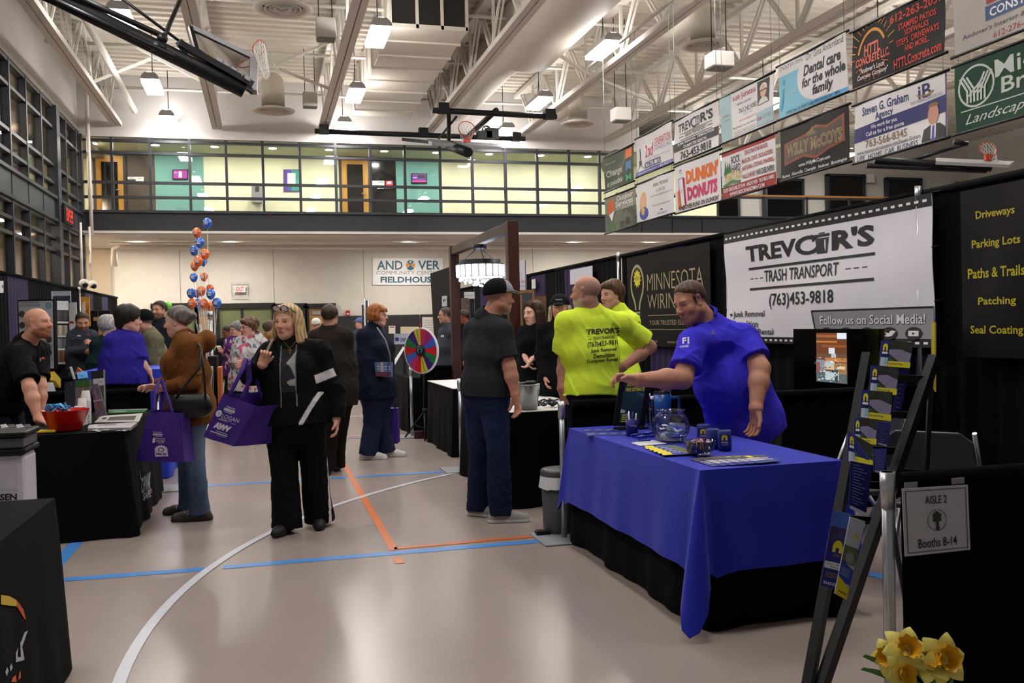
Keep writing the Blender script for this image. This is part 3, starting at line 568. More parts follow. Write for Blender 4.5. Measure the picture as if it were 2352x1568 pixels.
def person(key,label,base,J,face,skin='c8967c',hs=1.0,h=.006,tilt=None,body=(.165,.112,.158,.118,.168,.12),bo=.0,arm=1.0,leg=1.0,neckr=.056,
           top=None,low=None,shoes=None,hair=None,beard=None,hands=None,hat=None,glasses=None,group=None,female=False,eyes=True,nofeet=False,pelvis_drop=0,smile=False,look=None,hd=1.0):
    """J: joint -> (px, py, metres further away); everything is measured off the photo at the person's own distance"""
    base=np.array([base[0],base[1],0.0]); D0=depth(base); R={}
    for k,v in J.items(): R[k]=P(v[0],v[1],D0+(v[2] if len(v)>2 else 0))
    root=thing('person',label,'person',base,group)
    fwd=_n(face); up0=_n(tilt) if tilt is not None else A3(0,0,1); rt=_n(np.cross(fwd,up0)); up=np.cross(rt,fwd)
    Hc=R['head']; HL=lambda x,y,z: Hc+(rt*x+fwd*y+up*z)*hs; HA=(rt,fwd,up); loc3=lambda p: np.stack([(p-Hc)@rt,(p-Hc)@fwd,(p-Hc)@up],1)/hs
    N,Pv=R['neck'],R['pelvis']; U=_n(N-Pv); tl=np.linalg.norm(N-Pv); tr=_n((R['shR']-R['shL'])-U*np.dot(R['shR']-R['shL'],U)); tf=np.cross(U,tr)
    cw,cd,bw,bd,hw,hdp=body
    for s,sg in(('R',1),('L',-1)):
        hip=Pv+tr*sg*hw*.52-A3(0,0,.04); R['hip'+s]=hip
        if 'an'+s not in R:
            R['an'+s]=A3(base[0],base[1],.09)+A3(tr[0],tr[1],0)*sg*.1
        if 'kn'+s not in R: R['kn'+s]=(hip+R['an'+s])/2+tf*.03
        if 'el'+s not in R: R['el'+s]=R['sh'+s]-A3(0,0,.29)+tr*sg*.06
        if 'wr'+s not in R: R['wr'+s]=R['el'+s]-A3(0,0,.25)+tf*.08
    R['an'+'R'][2]=max(.085,R['anR'][2]); R['anL'][2]=max(.085,R['anL'][2])
    toe={}
    for s in 'RL':
        t=J.get('toe'+s); d=_n(A3(*(P(t[0],t[1],D0+(t[2] if len(t)>2 else 0))-R['an'+s])[:2],0)) if t else _n(A3(tf[0],tf[1],0)); toe[s]=d
    allp=np.array(list(R.values())); lo=allp.min(0)-.3; hi=allp.max(0)+.3; lo[2]=0
    # ---- skin
    f=Field(lo,hi,h); g=lambda a,b,t: a+(b-a)*t
    ARM=[(.05*arm,.041*arm),(.042*arm,.027*arm**.9)]; LEG=[(.088*leg,.058*leg),(.056*leg,.038*leg)]
    def torso(F,inf,k=.06,bel=1.0):
        F.seg(g(Pv,N,.5),g(Pv,N,.8),cd+inf,(cd+inf)*.86,k,tr,cw/cd)
        F.seg(g(Pv,N,.12)+tf*bo*.6,g(Pv,N,.45)+tf*bo,bd+inf,bd+inf,k,tr,bw/bd)
        F.seg(Pv-U*.04,Pv+U*.06,hdp+inf,hdp+inf,k,tr,hw/hdp)
        F.seg(R['shL']-U*.01,R['shR']-U*.01,.055+inf*.9,.055+inf*.9,.05)
        for s in 'RL': F.seg(N-U*.01,R['sh'+s],.05+inf*.8,.045+inf*.8,.05)
    torso(f,-.004)
    if female: [f.ell(g(Pv,N,.66)+tf*cd*.8+tr*sg*cw*.5,(tr,tf,U),(.07,.06,.07),.04) for sg in(-1,1)]
    for s in 'RL':
        f.seg(R['sh'+s],R['el'+s],*ARM[0],.04).seg(R['el'+s],g(R['el'+s],R['wr'+s],.35),ARM[1][0],ARM[1][0]*1.02,.03).seg(g(R['el'+s],R['wr'+s],.35),R['wr'+s],ARM[1][0],ARM[1][1],.03)
        f.seg(R['hip'+s],R['kn'+s],*LEG[0],.05).seg(R['kn'+s],g(R['kn'+s],R['an'+s],.35),LEG[1][0],LEG[1][0]*1.03,.03).seg(g(R['kn'+s],R['an'+s],.35),R['an'+s],LEG[1][0],LEG[1][1],.03)
        f.seg(R['an'+s]-A3(0,0,.03),R['an'+s]-A3(0,0,.045)+toe[s]*.13,.038,.026,.03)
    f.seg(N-U*.03,HL(0,-.022,-.05),neckr*1.08,neckr*.97,.035)
    # head
    f.ell(HL(0,-.014,.034),HA,tuple(a*hs for a in(.076,.096,.083)),.01); f.ell(HL(0,.022,-.03),HA,tuple(a*hs for a in(.064,.066,.082)),.03*hs)
    jw=.8 if female else 1.0
    f.seg(HL(-.022*jw,.05,-.088),HL(.022*jw,.05,-.088),.026*hs,k=.03*hs); f.seg(HL(-.05*jw,.0,-.06),HL(0,.055,-.092),.022*hs,k=.025*hs); f.seg(HL(.05*jw,.0,-.06),HL(0,.055,-.092),.022*hs,k=.025*hs)
    for sx in(-1,1): f.ell(HL(.034*sx,.058,-.028),HA,tuple(a*hs for a in(.028,.024,.026)),.02*hs)
    f.seg(HL(-.036,.073,.02),HL(.036,.073,.02),.013*hs if not female else .011*hs,k=.02*hs)
    for sx in(-1,1): f.ell(HL(.031*sx,.098,.0),HA,tuple(a*hs for a in(.02,.018,.012)),.012*hs,'s')
    for sx in(-1,1): f.seg(HL(.031*sx-.015,.0715,.0085),HL(.031*sx,.0765,.0105),.005*hs,k=.006*hs).seg(HL(.031*sx+.015,.0715,.0085),HL(.031*sx,.0765,.0105),.005*hs,k=.006*hs).seg(HL(.031*sx-.012,.0725,-.0105),HL(.031*sx+.012,.0725,-.0105),.0045*hs,k=.006*hs)
    f.seg(HL(0,.08,.012),HL(0,.106,-.026),.0085*hs,.0125*hs,.012*hs)
    for sx in(-1,1): f.seg(HL(.011*sx,.094,-.032),HL(.012*sx,.098,-.03),.0085*hs,k=.008*hs)
    wd=.025 if smile else .021; cz=.006 if smile else 0.0
    f.seg(HL(-wd,.083,-.062),HL(0,.092,-.06),.005*hs,.0068*hs,.01*hs).seg(HL(wd,.083,-.062),HL(0,.091,-.06),.005*hs,.0068*hs,.01*hs).seg(HL(-.013,.085,-.0715),HL(.013,.085,-.0715),.0066*hs,k=.01*hs)
    f.seg(HL(-wd-.002,.094,-.0645+cz),HL(0,.102,-.0665),.003*hs,.004*hs,.004*hs,op='s').seg(HL(wd+.002,.094,-.0645+cz),HL(0,.102,-.0665),.003*hs,.004*hs,.004*hs,op='s')
    for sx in(-1,1):
        f.seg(HL(.074*sx,-.008,.022),HL(.071*sx,-.002,-.026),.0165*hs,.012*hs,.008*hs,rt,.55); f.seg(HL(.084*sx,.004,.01),HL(.082*sx,.004,-.012),.008*hs,k=.006*hs,op='s')
    # hands
    for s,sg in(('R',1),('L',-1)):
        Wr=R['wr'+s]; hx=(hands or {}).get(s,{}); fd=_n(Wr-R['el'+s]); d=_n(hx['d']) if 'd' in hx else fd; pn=hx.get('n'); curl=hx.get('curl',.55); sp=hx.get('spread',1.0)
        pn=_n(pn) if pn is not None else _n(-tr*sg+tf*.2); pn=_n(pn-d*np.dot(pn,d)); sd=np.cross(d,pn)*sg      # thumb side
        if hx.get('flip'): sd=-sd
        Hs=(.93 if female else 1.04)*max(1,arm)**.4; q=lambda a,b,c: Wr+(d*a+sd*b+pn*c)*Hs
        f.seg(Wr,q(.03,0,0),ARM[1][1],.019*Hs,.015,sd,1.3); f.seg(q(.03,0,0),q(.078,0,0),.0155*Hs,.0135*Hs,.012,sd,2.45)
        for b,L,ex in((.031,.068,.5),(.0105,.078,0),(-.0105,.072,0),(-.03,.058,-.5)):
            p0=q(.082,b,0); p=p0; ang=0
            dd0=_n(d+sd*ex*.22*sp)
            for i,kk in enumerate((.45,.32,.25)):
                ang+=curl*(.55 if i==0 else .9); dd=dd0*math.cos(ang)+pn*math.sin(ang); p2=p+dd*L*kk*Hs
                f.seg(p,p2,(.0096-.0011*i)*Hs,(.0088-.0011*i)*Hs,.004); p=p2
        p=q(.02,.026,.006); p1=q(.058,.05,.018); p2=p1+(_n(d*.85+sd*.25+pn*(.3+curl*.4)))*.034*Hs
        f.seg(p,p1,.0145*Hs,.0112*Hs,.012).seg(p1,p2,.0108*Hs,.0085*Hs,.004)
    hc=np.array(lin(hair['col'])) if hair else np.array(lin('4a3a30')); sk=np.clip(np.array(lin(skin))*1.18,0,.9)
    def scol(v):
        l=loc3(v); c=np.tile(sk,(len(v),1)); near=np.linalg.norm(l,axis=1)<.16
        ruddy=np.exp(-((np.abs(l[:,0])-.034)**2+(l[:,2]+.03)**2)/.0009)*near*(l[:,1]>.03)+np.exp(-((l[:,1]-.108)**2+l[:,0]**2+(l[:,2]+.028)**2)/.0004)*near
        c=mixc(c,sk*np.array([1.0,.68,.62]),np.clip(ruddy*.4,0,1))
        lip=np.exp(-(np.abs(l[:,0])/.024)**4-((l[:,2]+.066-cz*.3)/.0105)**4)*(l[:,1]>.07)*near; c=mixc(c,np.array(lin('a8544f' if female else 'a3645a')),lip*.85)
        brow=np.exp(-((np.abs(l[:,0])-.032)/.021)**6-((l[:,2]-.0245+.1*(np.abs(l[:,0])-.032)**2*30)/.0052)**4)*(l[:,1]>.055)*near; c=mixc(c,hc*.8,brow*.85)
        lash=np.exp(-((np.abs(l[:,0])-.031)/.0165)**6-((l[:,2]-.0085)/.003)**4)*(l[:,1]>.06)*near; c=mixc(c,np.array(lin('2a1c16')),lash*.7)
        if beard: 
            bz=smooth(-.035,-.052,l[:,2])*(l[:,1]>-.015)*smooth(-.02,.01,l[:,1])*near*(l[:,2]>-.13)+smooth(.066,.074,np.abs(l[:,0]))*0
            mus=np.exp(-((l[:,2]+.05)/.006)**2)*(np.abs(l[:,0])<.03)*(l[:,1]>.07)*near; c=mixc(c,np.array(lin(beard[0])),np.clip((bz+mus)*(1-lip),0,1)*beard[1])
        if hair:
            stb=hair.get('stubble',.85); st=smooth(-.012,.01,l[:,2]-.008-.82*l[:,1])*near*(np.linalg.norm(l,axis=1)<.15)*(l[:,1]<.09); top_=1-smooth(.05,.085,l[:,2]-.3*np.abs(l[:,1])) if hair.get('bald') else 1
            c=mixc(c,hc,st*stb*top_)
        hnd=np.minimum(np.linalg.norm(v-R['wrR'],axis=1),np.linalg.norm(v-R['wrL'],axis=1)); c=mixc(c,sk*np.array([1.0,.8,.75]),np.exp(-(hnd/.12)**2)*.3)
        return c
    body_o=skin_mesh('body',f,M_SKIN,root,scol)
    if eyes:
        for sx in(-1,1):
            b=MB(); c=HL(.031*sx,.0668,.0005); gz=_n(look) if look is not None else fwd; gr=_n(np.cross(gz,up)); gu=np.cross(gr,gz)
            b.ell(c,.0128*hs,M_EYEW,10,(gr,gu,gz)); b.ell(c+gz*.0075*hs,(.0066*hs,.0066*hs,.0062*hs),M_IRIS,8,(gr,gu,gz)); b.ell(c+gz*.0105*hs,(.0032*hs,.0032*hs,.0036*hs),M_PUP,6,(gr,gu,gz)); b.build('eye',parent=root)
    # ---- trousers
    hh=max(h,.008)
    if low:
        lf=Field(lo,hi,hh); i_=low.get('inf',.013); fl=low.get('flare',1.0)
        for s in 'RL':
            e=R['an'+s]-A3(0,0,low.get('drop',.035)); kn=R['kn'+s]
            lf.seg(R['hip'+s],kn,LEG[0][0]+i_,(LEG[0][1]+i_)*(1+(fl-1)*.4),.012).seg(kn,e,(LEG[0][1]+i_)*(1+(fl-1)*.4),(LEG[1][1]+.02+i_)*fl,.012,flat=True)
        lf.seg(Pv-U*.05,Pv+U*.1,hdp+i_*.6,bd+i_*.4,.045,tr,hw/hdp)
        if bo: lf.seg(Pv+tf*bo*.4,Pv+U*.08+tf*bo*.5,bd*.9,bd*.9,.05,tr,bw/bd)
        lf.clip(g(Pv,N,low.get('waist',.2)),U).rough(low.get('fold',.005),16,sum(map(ord,key))%99+1,(1,1,.8),low.get('fine',.006)).clip(A3(0,0,.018),A3(0,0,-1))
        lc=np.array(lin(low['col']))
        def lcol(v):
            c=np.tile(lc,(len(v),1))
            if low.get('fade'): 
                for s in 'RL':
                    m=(R['hip'+s]+R['kn'+s])/2; c=mixc(c,np.array(lin(low['fade'])),np.exp(-(np.linalg.norm(v-m-tf*.07,axis=1)/.22)**2)*.7)
            if low.get('stripe'):
                for s,sg in(('R',1),('L',-1)):
                    q=v-R['kn'+s]; a=_n(R['an'+s]-R['hip'+s]); side=(q@tr)*sg; fr=np.abs(q@tf+.0); c=mixc(c,np.array(lin(low['stripe'])),((side>.03)&(fr<.012)&(v[:,2]<Pv[2]+.05)).astype(float))
            return c
        skin_mesh(low.get('name','trousers'),lf,low.get('mat',M_CLOTH),root,lcol)
        if low.get('belt'):
            bf=Field(lo,hi,.008); bf.seg(g(Pv,N,low.get('waist',.2))-U*.045,g(Pv,N,low.get('waist',.2))-U*.005,hdp+i_+.005,hdp+i_+.005,.0,tr,hw/hdp).clip(g(Pv,N,low.get('waist',.2))-U*.005,U).clip(g(Pv,N,low.get('waist',.2))-U*.045,-U); skin_mesh('belt',bf,M_RUB,root,low['belt'])
    # ---- top
    out={'root':root,'R':R,'U':U,'tf':tf,'tr':tr,'D0':D0,'HL':HL,'fwd':fwd,'up':up,'rt':rt,'Pv':Pv,'N':N}
    if top:
        tfld=Field(lo,hi,top.get('h',max(.0065,h))); i_=top.get('inf',.013); hem=top.get('hem',.08); sl=top.get('sleeve',1.0)
        torso(tfld,i_,.07); tfld.seg(Pv+U*.02+tf*bo*.5,Pv-U*(hem+.1)+tf*bo*.25,hdp+i_+.008,hdp+i_+.02,.06,tr,hw/hdp)
        if bo>.03: tfld.seg(Pv+U*.02+tf*bo*.8,Pv-U*(hem+.05)+tf*bo*.6,bd*.92+i_,bd*.8+i_,.06,tr,bw/bd)
        if female: [tfld.ell(g(Pv,N,.66)+tf*cd*.8+tr*sg*cw*.5,(tr,tf,U),(.07+i_,.06+i_,.07+i_),.05) for sg in(-1,1)]
        tfld.clip(Pv-U*hem,-U)
        if top.get('hood'):
            hb=R['hood'] if 'hood' in R else N-tf*.1+U*.02
            tfld.ell(hb,(tr,tf,U),(.13,.085,.09),.04); tfld.seg(hb+tr*.08,N+tr*.075+tf*.05-U*.01,.045,.03,.03); tfld.seg(hb-tr*.08,N-tr*.075+tf*.05-U*.01,.045,.03,.03)
            tfld.ell(hb+U*.06+tf*.05,(tr,tf,U),(.085,.07,.07),.02,'s')
        for s in 'RL':
            S,E,Wt=R['sh'+s],R['el'+s],R['wr'+s]; ai=top.get('ainf',i_+.004)
            if sl<=1: tfld.seg(S,g(S,E,sl),ARM[0][0]+ai,ARM[0][0]+ai+.012,.045,flat=True)
            else: e=g(E,Wt,sl-1); tfld.seg(S,E,ARM[0][0]+ai,ARM[0][1]+ai,.045).seg(E,e,ARM[0][1]+ai,ARM[1][1]+ai*1.15,.03,flat=True)
        tfld.seg(HL(0,-.015,-.06),HL(0,.02,-.16)if False else N+tf*.075+U*.035,neckr*.9,neckr*.7,.01,op='s') if top.get('open') else None
        tfld.rough(top.get('fold',.006),top.get('ff',13),sum(map(ord,key))%97+3,(1,1,.8),top.get('fine',.006))
        if top.get('collar'):
            ch=top.get('ch',.05); n2=_n(HL(0,-.02,-.06)-N); tfld.seg(N-n2*.03,N+n2*ch,neckr+.034,neckr+.016,.02,flat=True); tfld.seg(N+n2*(ch-.035)+tf*.0,N+n2*(ch+.03),neckr+.002,neckr+.004,.0,op='s')
        else: tfld.seg(N-U*.02,N+_n(HL(0,-.02,-.06)-N)*.022,neckr+.03,neckr+.012,.02,flat=True)
        tc=top['col']; tcol=tc if callable(tc) else tc
        cf=(lambda v: tc(v,out)) if callable(tc) else tc
        out['top']=skin_mesh(top.get('name','shirt'),tfld,top.get('mat',M_CLOTH),root,cf)
        if top.get('polo'):
            n2=_n(HL(0,-.02,-.06)-N); cfld=Field(N-.16,N+.16,.0055); r0=neckr+.022
            cfld.seg(N-n2*.012,N+n2*.05,r0+.014,r0-.004,.0,flat=True).clip(N-n2*.016+tf*0,-n2+tf*.45); cfld.seg(N-n2*.1,N+n2*.12,r0-.007,r0-.014,.0,op='s'); cfld.seg(N+tf*.06-n2*.06,N+tf*.11+n2*.08,.022,.028,.0,op='s')
            skin_mesh('collar',cfld,M_CLOTH,root,top.get('pcol',tc if isinstance(tc,str) else '222222'))
    # ---- shoes
    if shoes:
        for s in 'RL':
            a=R['an'+s]; d=toe[s]; bs=A3(a[0],a[1],0); lat=np.cross(A3(0,0,1),d); z0=a[2]-.085 if a[2]>.13 else 0.0; bs=bs+A3(0,0,z0); fz=Field(bs-A3(.26,.26,0)*1.0-A3(0,0,.02),bs+A3(.26,.26,.2),.0055); k=shoes.get('k',1.0)
            fz.seg(bs-d*.045+A3(0,0,.045),bs+d*.12*k+A3(0,0,.036),.043,.037,.02,lat,1.0).seg(bs+d*.1*k+A3(0,0,.034),bs+d*.165*k+A3(0,0,.03),.04,.026,.03,lat,1.15).seg(bs-d*.02+A3(0,0,.06),bs+d*.03+A3(0,0,.10),.042,.038,.03)
            if shoes.get('chunky'): fz.seg(bs-d*.055+A3(0,0,.018),bs+d*.17*k+A3(0,0,.018),.046,.044,.01)
            fz.clip(bs+A3(0,0,.001),A3(0,0,-1)); fz.clip(bs+A3(0,0,shoes.get('ht',.105)),A3(0,0,1))
            c0,c1=np.array(lin(shoes['col'])),np.array(lin(shoes.get('sole','d8d6d2')))
            def shc(v,bs=bs,d=d,c0=c0,c1=c1):
                t=smooth(.026,.022,v[:,2]-bs[2]); c=mixc(np.tile(c0,(len(v),1)),c1,t)
                if shoes.get('lace'): u=(v-bs)@d; zzz=np.sin(u*260); c=mixc(c,np.array(lin(shoes['lace'])),((u>.02)&(u<.1)&(zzz>.6)&(v[:,2]-bs[2]>.055)).astype(float))
                return c
            skin_mesh('shoe',fz,M_RUB,root,shc)
    # ---- hair
    if hair and hair.get('style')!='none':
        st=hair['style']; t=hair.get('t',.012)*hs; hf=Field(Hc-A3(.25,.25,.42),Hc+A3(.25,.25,.24),.0055 if h<.0075 else .008)
        E_=lambda x,y,z,a,b,c,k=.01,op='u': hf.ell(HL(x,y,z),HA,(a*hs,b*hs,c*hs),k,op)
        E_(0,-.014,.034,.076+t,.096+t,.083+t,0)
        tn=_n(fwd*.82-up); hk=(.05 if t<.0125*hs else .032)*hs; a0=hair.get('line',.012)-.004-hk/hs*.22
        if st not in('short','curly','messy'): hf.clip(HL(0,0,a0),tn,hk)
        if hair.get('bald'): E_(0,.035,.11,.06,.085,.06,.015,'s')
        if st in('short','curly','messy'):
            (E_(0,-.03,.05,.079+t,.09+t,.08+t,.02) if t>.009*hs and not hat else 0); hf.clip(HL(0,0,a0),tn,hk)
            for sx in(-1,1): hf.seg(HL(.071*sx,.022,.03),HL(.071*sx,.018,-.012),.010*hs,.004*hs,.012)
            if hair.get('fringe'): E_(0,.055,.088,.062,.038,.022,.02); 
            if hair.get('mullet'): E_(0,-.085,-.035,.06,.04,.06,.03)
        if st=='bun': E_(0,-.118,.03,.032,.032,.032,.02); E_(0,-.105,.03,.02,.02,.02,.01)
        if st=='ponytail': E_(0,-.11,.045,.03,.026,.026,.02); hf.seg(HL(0,-.125,.04),HL(0,-.13,-.1),.026,.03,.02)
        if st in('bob','long'):
            L=hair.get('len',.1); wd=hair.get('wd',.012)
            for sx in(-1,1):
                hf.seg(HL(.05*sx,.03,.09) if not hat else HL(.072*sx,.0,.03),HL(.084*sx,.012,.0),.026*hs if not hat else .015*hs,.022*hs,.02).seg(HL(.084*sx,.012,.0),HL((.078+wd)*sx,.02,-L),.022*hs,.026*hs,.02,fwd,1.3).seg(HL(.07*sx,-.05,.0),HL((.06+wd)*sx,-.05,-L),.034*hs,.036*hs,.03)
            hf.seg(HL(0,-.07,.02),HL(0,-.075,-L),.055*hs,.045*hs,.03,rt,1.5); (0 if hat else E_(0,-.03,.05,.088,.095,.082,.02))
            if hair.get('bangs'): hf.seg(HL(-.05,.07,.068),HL(.05,.07,.068),.022,k=.02); hf.seg(HL(-.045,.085,.045),HL(.045,.085,.045),.014,k=.02)
            hf.seg(HL(0,.13,.0),HL(0,.13,-.12),.07*hs,.06*hs,.01,op='s')
        hf.rough(hair.get('amp',.004)*1.25,hair.get('f',80),sum(map(ord,key))%91+5,(1,1,hair.get('sz',.35)))
        c0=hc; c1=np.array(lin(hair.get('col2',hair['col'])))
        def hcol(v):
            l=loc3(v); n_=.5+.5*np.sin(l[:,0]*230+3*np.sin(l[:,2]*25)+l[:,1]*120); return mixc(np.tile(c0,(len(v),1)),c1,n_*.8)
        skin_mesh('hair',hf,M_HAIR,root,hcol)
    if hat:
        kf=Field(Hc-A3(.3,.3,.15),Hc+A3(.3,.3,.25),.0055); tn=_n(fwd*hat.get('tilt',.2)-up)
        kf.ell(HL(0,-.012,.042),HA,(.096*hs,.116*hs,.1*hs),0).clip(HL(0,0,hat.get('z',.03)),tn)
        if hat['style']=='cap': kf.seg(HL(0,.09,.05),HL(0,.165,.032),.009,.007,.01,rt,6.6)
        if hat['style']=='beanie': kf.seg(HL(0,-.012,.045),HL(0,-.012,.05),.0,.0,0)
        k0,k1=np.array(lin(hat['col'])),np.array(lin(hat.get('col2',hat['col'])))
        skin_mesh('cap' if hat['style']=='cap' else 'beanie',kf,M_CLOTH,root,lambda v: mixc(np.tile(k0,(len(v),1)),k1,(loc3(v)[:,1]>hat.get('split',.045)).astype(float)))
    if glasses:
        b=MB(); gm=ink(glasses); 
        for sx in(-1,1): b.tube([HL(.031*sx+.021*math.cos(a),.09-.1*abs(.031*sx+.021*math.cos(a))*.2,.0+.016*math.sin(a)) for a in np.linspace(0,6.2832,15)],.0018,gm,n=5,cap=False); b.tube([HL(.052*sx,.087,.004),HL(.078*sx,.06,.006),HL(.08*sx,-.01,.01)],.002,gm,n=5)
        b.tube([HL(-.011,.094,.003),HL(.011,.094,.003)],.002,gm,n=5); b.build('glasses',parent=root)
    out['body']=body_o; PEOPLE[key]=out; return out
def decal(o,parent_name,items,back=.0035,aim=None):
    """print lettering on a garment: items = (text or polygon in photo pixels, colour, bold)"""
    tree=bvh(o); b=MB()
    def hit(px,py):
        d=Vector(_n(ray(px,py))); r=tree.ray_cast(Vector(CAM),d)
        return None if r[0] is None else np.array(r[0])+np.array(r[1])*back
    for it in items:
        if it[0]=='t':
            _,t,quad,m,bold=it; v,f,_w=glyphs(t,bold); q=np.array(quad,float); vs=[]
            for a,c in v: c=1-c; w=(q[0]*(1-a)+q[1]*a)*(1-c)+(q[3]*(1-a)+q[2]*a)*c; vs.append(hit(*w))
        else:
            _,pts,m=it; vs=[hit(*p) for p in pts]; f=[tuple(range(len(pts)))]
        f=[q for q in f if all(vs[i] is not None for i in q)]; vs=[A3(0,0,0) if p is None else p for p in vs]
        if f:
            ks=sorted({i for q in f for i in q}); mp={k:i for i,k in enumerate(ks)}; b.add([vs[i] for i in ks],[tuple(mp[i] for i in q) for q in f],m)
    if b.v: return b.build(parent_name,parent=o)
# ================================================================== PEOPLE
BLK='0f0f12'
def two(c0,fn): return lambda v,o: fn(np.tile(np.array(lin(c0)),(len(v),1)),v,o)
# blonde woman walking
def jacket(c,v,o):
    q=v-o['N']; x=q@o['tr']; y=q@o['tf']; z=q@o['U']; wht=np.array(lin('d8d5d6'))
    c=mixc(c,np.array(lin('2c2a2e')),((np.abs(x+.01)<.052-.06*z*0)&(y>.0)&(z>-.36)&(z<-.05)).astype(float)*1.0)
    n=lumps(v,28,5); c=mixc(c,np.array(lin('9d9894')),((np.abs(x+.01)<.05)&(y>0)&(z>-.36)&(z<-.06)&(n>.38)).astype(float))
    c=mixc(c,np.array(lin('77777a')),((np.abs(np.abs(x+.01)-.054)<.004)&(y>0)&(z>-.46)&(z<-.02)).astype(float))
    for s in 'L':
        S,E=o['R']['sh'+s],o['R']['el'+s]; t=(v-S)@_n(E-S)/np.linalg.norm(E-S); d=np.linalg.norm(v-(S+(E-S)*.6),axis=1)
        c=mixc(c,wht,((t>.52)&(t<.72)&(d<.16)&((v-S)@o['tf']>-.02)&((v-S-(E-S)*t[:,None])@o['tr']*(1 if s=='R' else -1)<.05)).astype(float))
    p=o['Pv']; c=mixc(c,wht,((np.abs(((v-p)@o['U']-.02)+((v-p)@o['tr']+.13)*1.6)<.028)&((v-p)@o['tr']<-.07)&((v-p)@o['tf']>0)&((v-p)@o['U']<.16)).astype(float))
    return c
bl=person('blonde','woman with shoulder-length blonde hair in black tracksuit carrying a purple bag on her arm',Z(672,1216)[:2],
 dict(head=(660,739),neck=(667,788,.03),shR=(622,812,.02),shL=(733,806,.03),elR=(574,862,-.06),wrR=(603,836,-.16),elL=(770,893,.03),wrL=(773,962,-.02),pelvis=(676,955),knR=(655,1085,-.05),knL=(722,1080,.06),anR=(658,1205,-.1),anL=(733,1180,.1),toeR=(633,1242,-.25),toeL=(733,1207,-.05)),
 V(-.32,-.95,-.06),skin='cf9f8a',h=.0042,body=(.175,.125,.185,.15,.195,.15),bo=.03,female=True,hs=1.02,leg=1.1,arm=1.05,neckr=.05,
 top=dict(name='jacket',h=.0045,col=two('0d0d11',jacket),sleeve=1.93,inf=.02,hem=.06,fold=.008,collar=True,ch=.035),low=dict(col='0b0b0e',inf=.022,flare=1.3,drop=.05,stripe='d6d3d3',fold=.006),
 shoes=dict(col='0c0c0d',sole='0c0c0d',ht=.12),hair=dict(style='bob',col='a9855a',col2='d9bd8e',len=.135,wd=.03,amp=.004,f=60),hands=dict(R=dict(d=V(.25,-.1,.75),n=V(.3,-.9,.1),curl=1.35,flip=False),L=dict(curl=.6)))
HLb=bl['HL']; b=MB(); gm=ink('17171a')
for sx in(-1,1):
    b.tube([HLb(.033*sx+.03*math.cos(a),.078+.012*math.sin(a),.098+.022*math.sin(a)) for a in np.linspace(0,6.2832,15)],.0028,gm,n=5,cap=False); b.tube([HLb(.064*sx,.075,.1),HLb(.088*sx,.03,.07),HLb(.094*sx,-.02,.03)],.003,gm,n=5)
    b.add([HLb(.033*sx+.028*math.cos(a),.078+.012*math.sin(a),.098+.02*math.sin(a)) for a in np.linspace(0,6.2832,15)[:-1]],[tuple(range(14))],glassy('lens_tint','a8a8a8',.3))
b.tube([HLb(-.006,.08,.1),HLb(.006,.08,.1)],.003,gm,n=5); o=b.build('sunglasses',parent=bl['root'])
b=MB(); 
for sx in(-1,1): b.ell(HLb(.083*sx,.004,-.036),.005,M_CHROME,6)
b.build('earring',parent=bl['root'])
gold=mat('gold','b8954a',.3,metal=.9); b=MB(); c=P(666,806,bl['D0']-.16); b.box(c,(.008,.008,.035),gold); b.box(c+A3(0,0,.006),(.022,.008,.008),gold); b.tube([P(650,782,bl['D0']-.08),c+A3(0,0,.018),P(683,780,bl['D0']-.08)],.0015,gold,n=4); b.build('necklace',parent=bl['root'])
# woman in the brown work coat
cw_=person('coat','woman with grey ponytail in brown hooded work coat and jeans reaching over a table',Z(440,1190)[:2],
 dict(head=(409,738),neck=(423,775,.02),shL=(434,796,-.16),shR=(420,790,.2),elL=(441,882,-.2),wrL=(375,889,-.22),elR=(400,880,.12),wrR=(360,888,.1),pelvis=(438,938),knL=(445,1052,-.08),knR=(432,1062,.1),anL=(458,1172,-.08),anR=(432,1165,.14),toeL=(405,1195,-.1),toeR=(395,1180,.16),hood=(470,782,.0)),
 V(-1,.02,-.1),skin='c99c8c',h=.0043,body=(.165,.125,.17,.14,.17,.13),female=True,arm=.95,neckr=.047,
 top=dict(name='coat',col='6e4420',sleeve=1.93,inf=.03,ainf=.028,hem=.13,fold=.012,ff=12,hood=True),low=dict(col='4b5f7a',fade='7f93ab',inf=.016,flare=1.0,fold=.008),
 shoes=dict(col='3b3530',sole='2e2b29',chunky=True,lace='b5b0aa',ht=.11),hair=dict(style='bun',col='57514d',col2='8d8682',t=.009,amp=.0025,f=90,line=.005),hands=dict(L=dict(d=V(-1,0,.05),n=V(.2,-.6,-.7),curl=.35),R=dict(d=V(-1,0,0),n=V(0,-.5,-.8),curl=.4)))
b=MB(); b.ell(cw_['HL'](0,-.106,.03),(.024,.012,.024),ink('c08a94')); b.build('hair_tie',parent=cw_['root'])
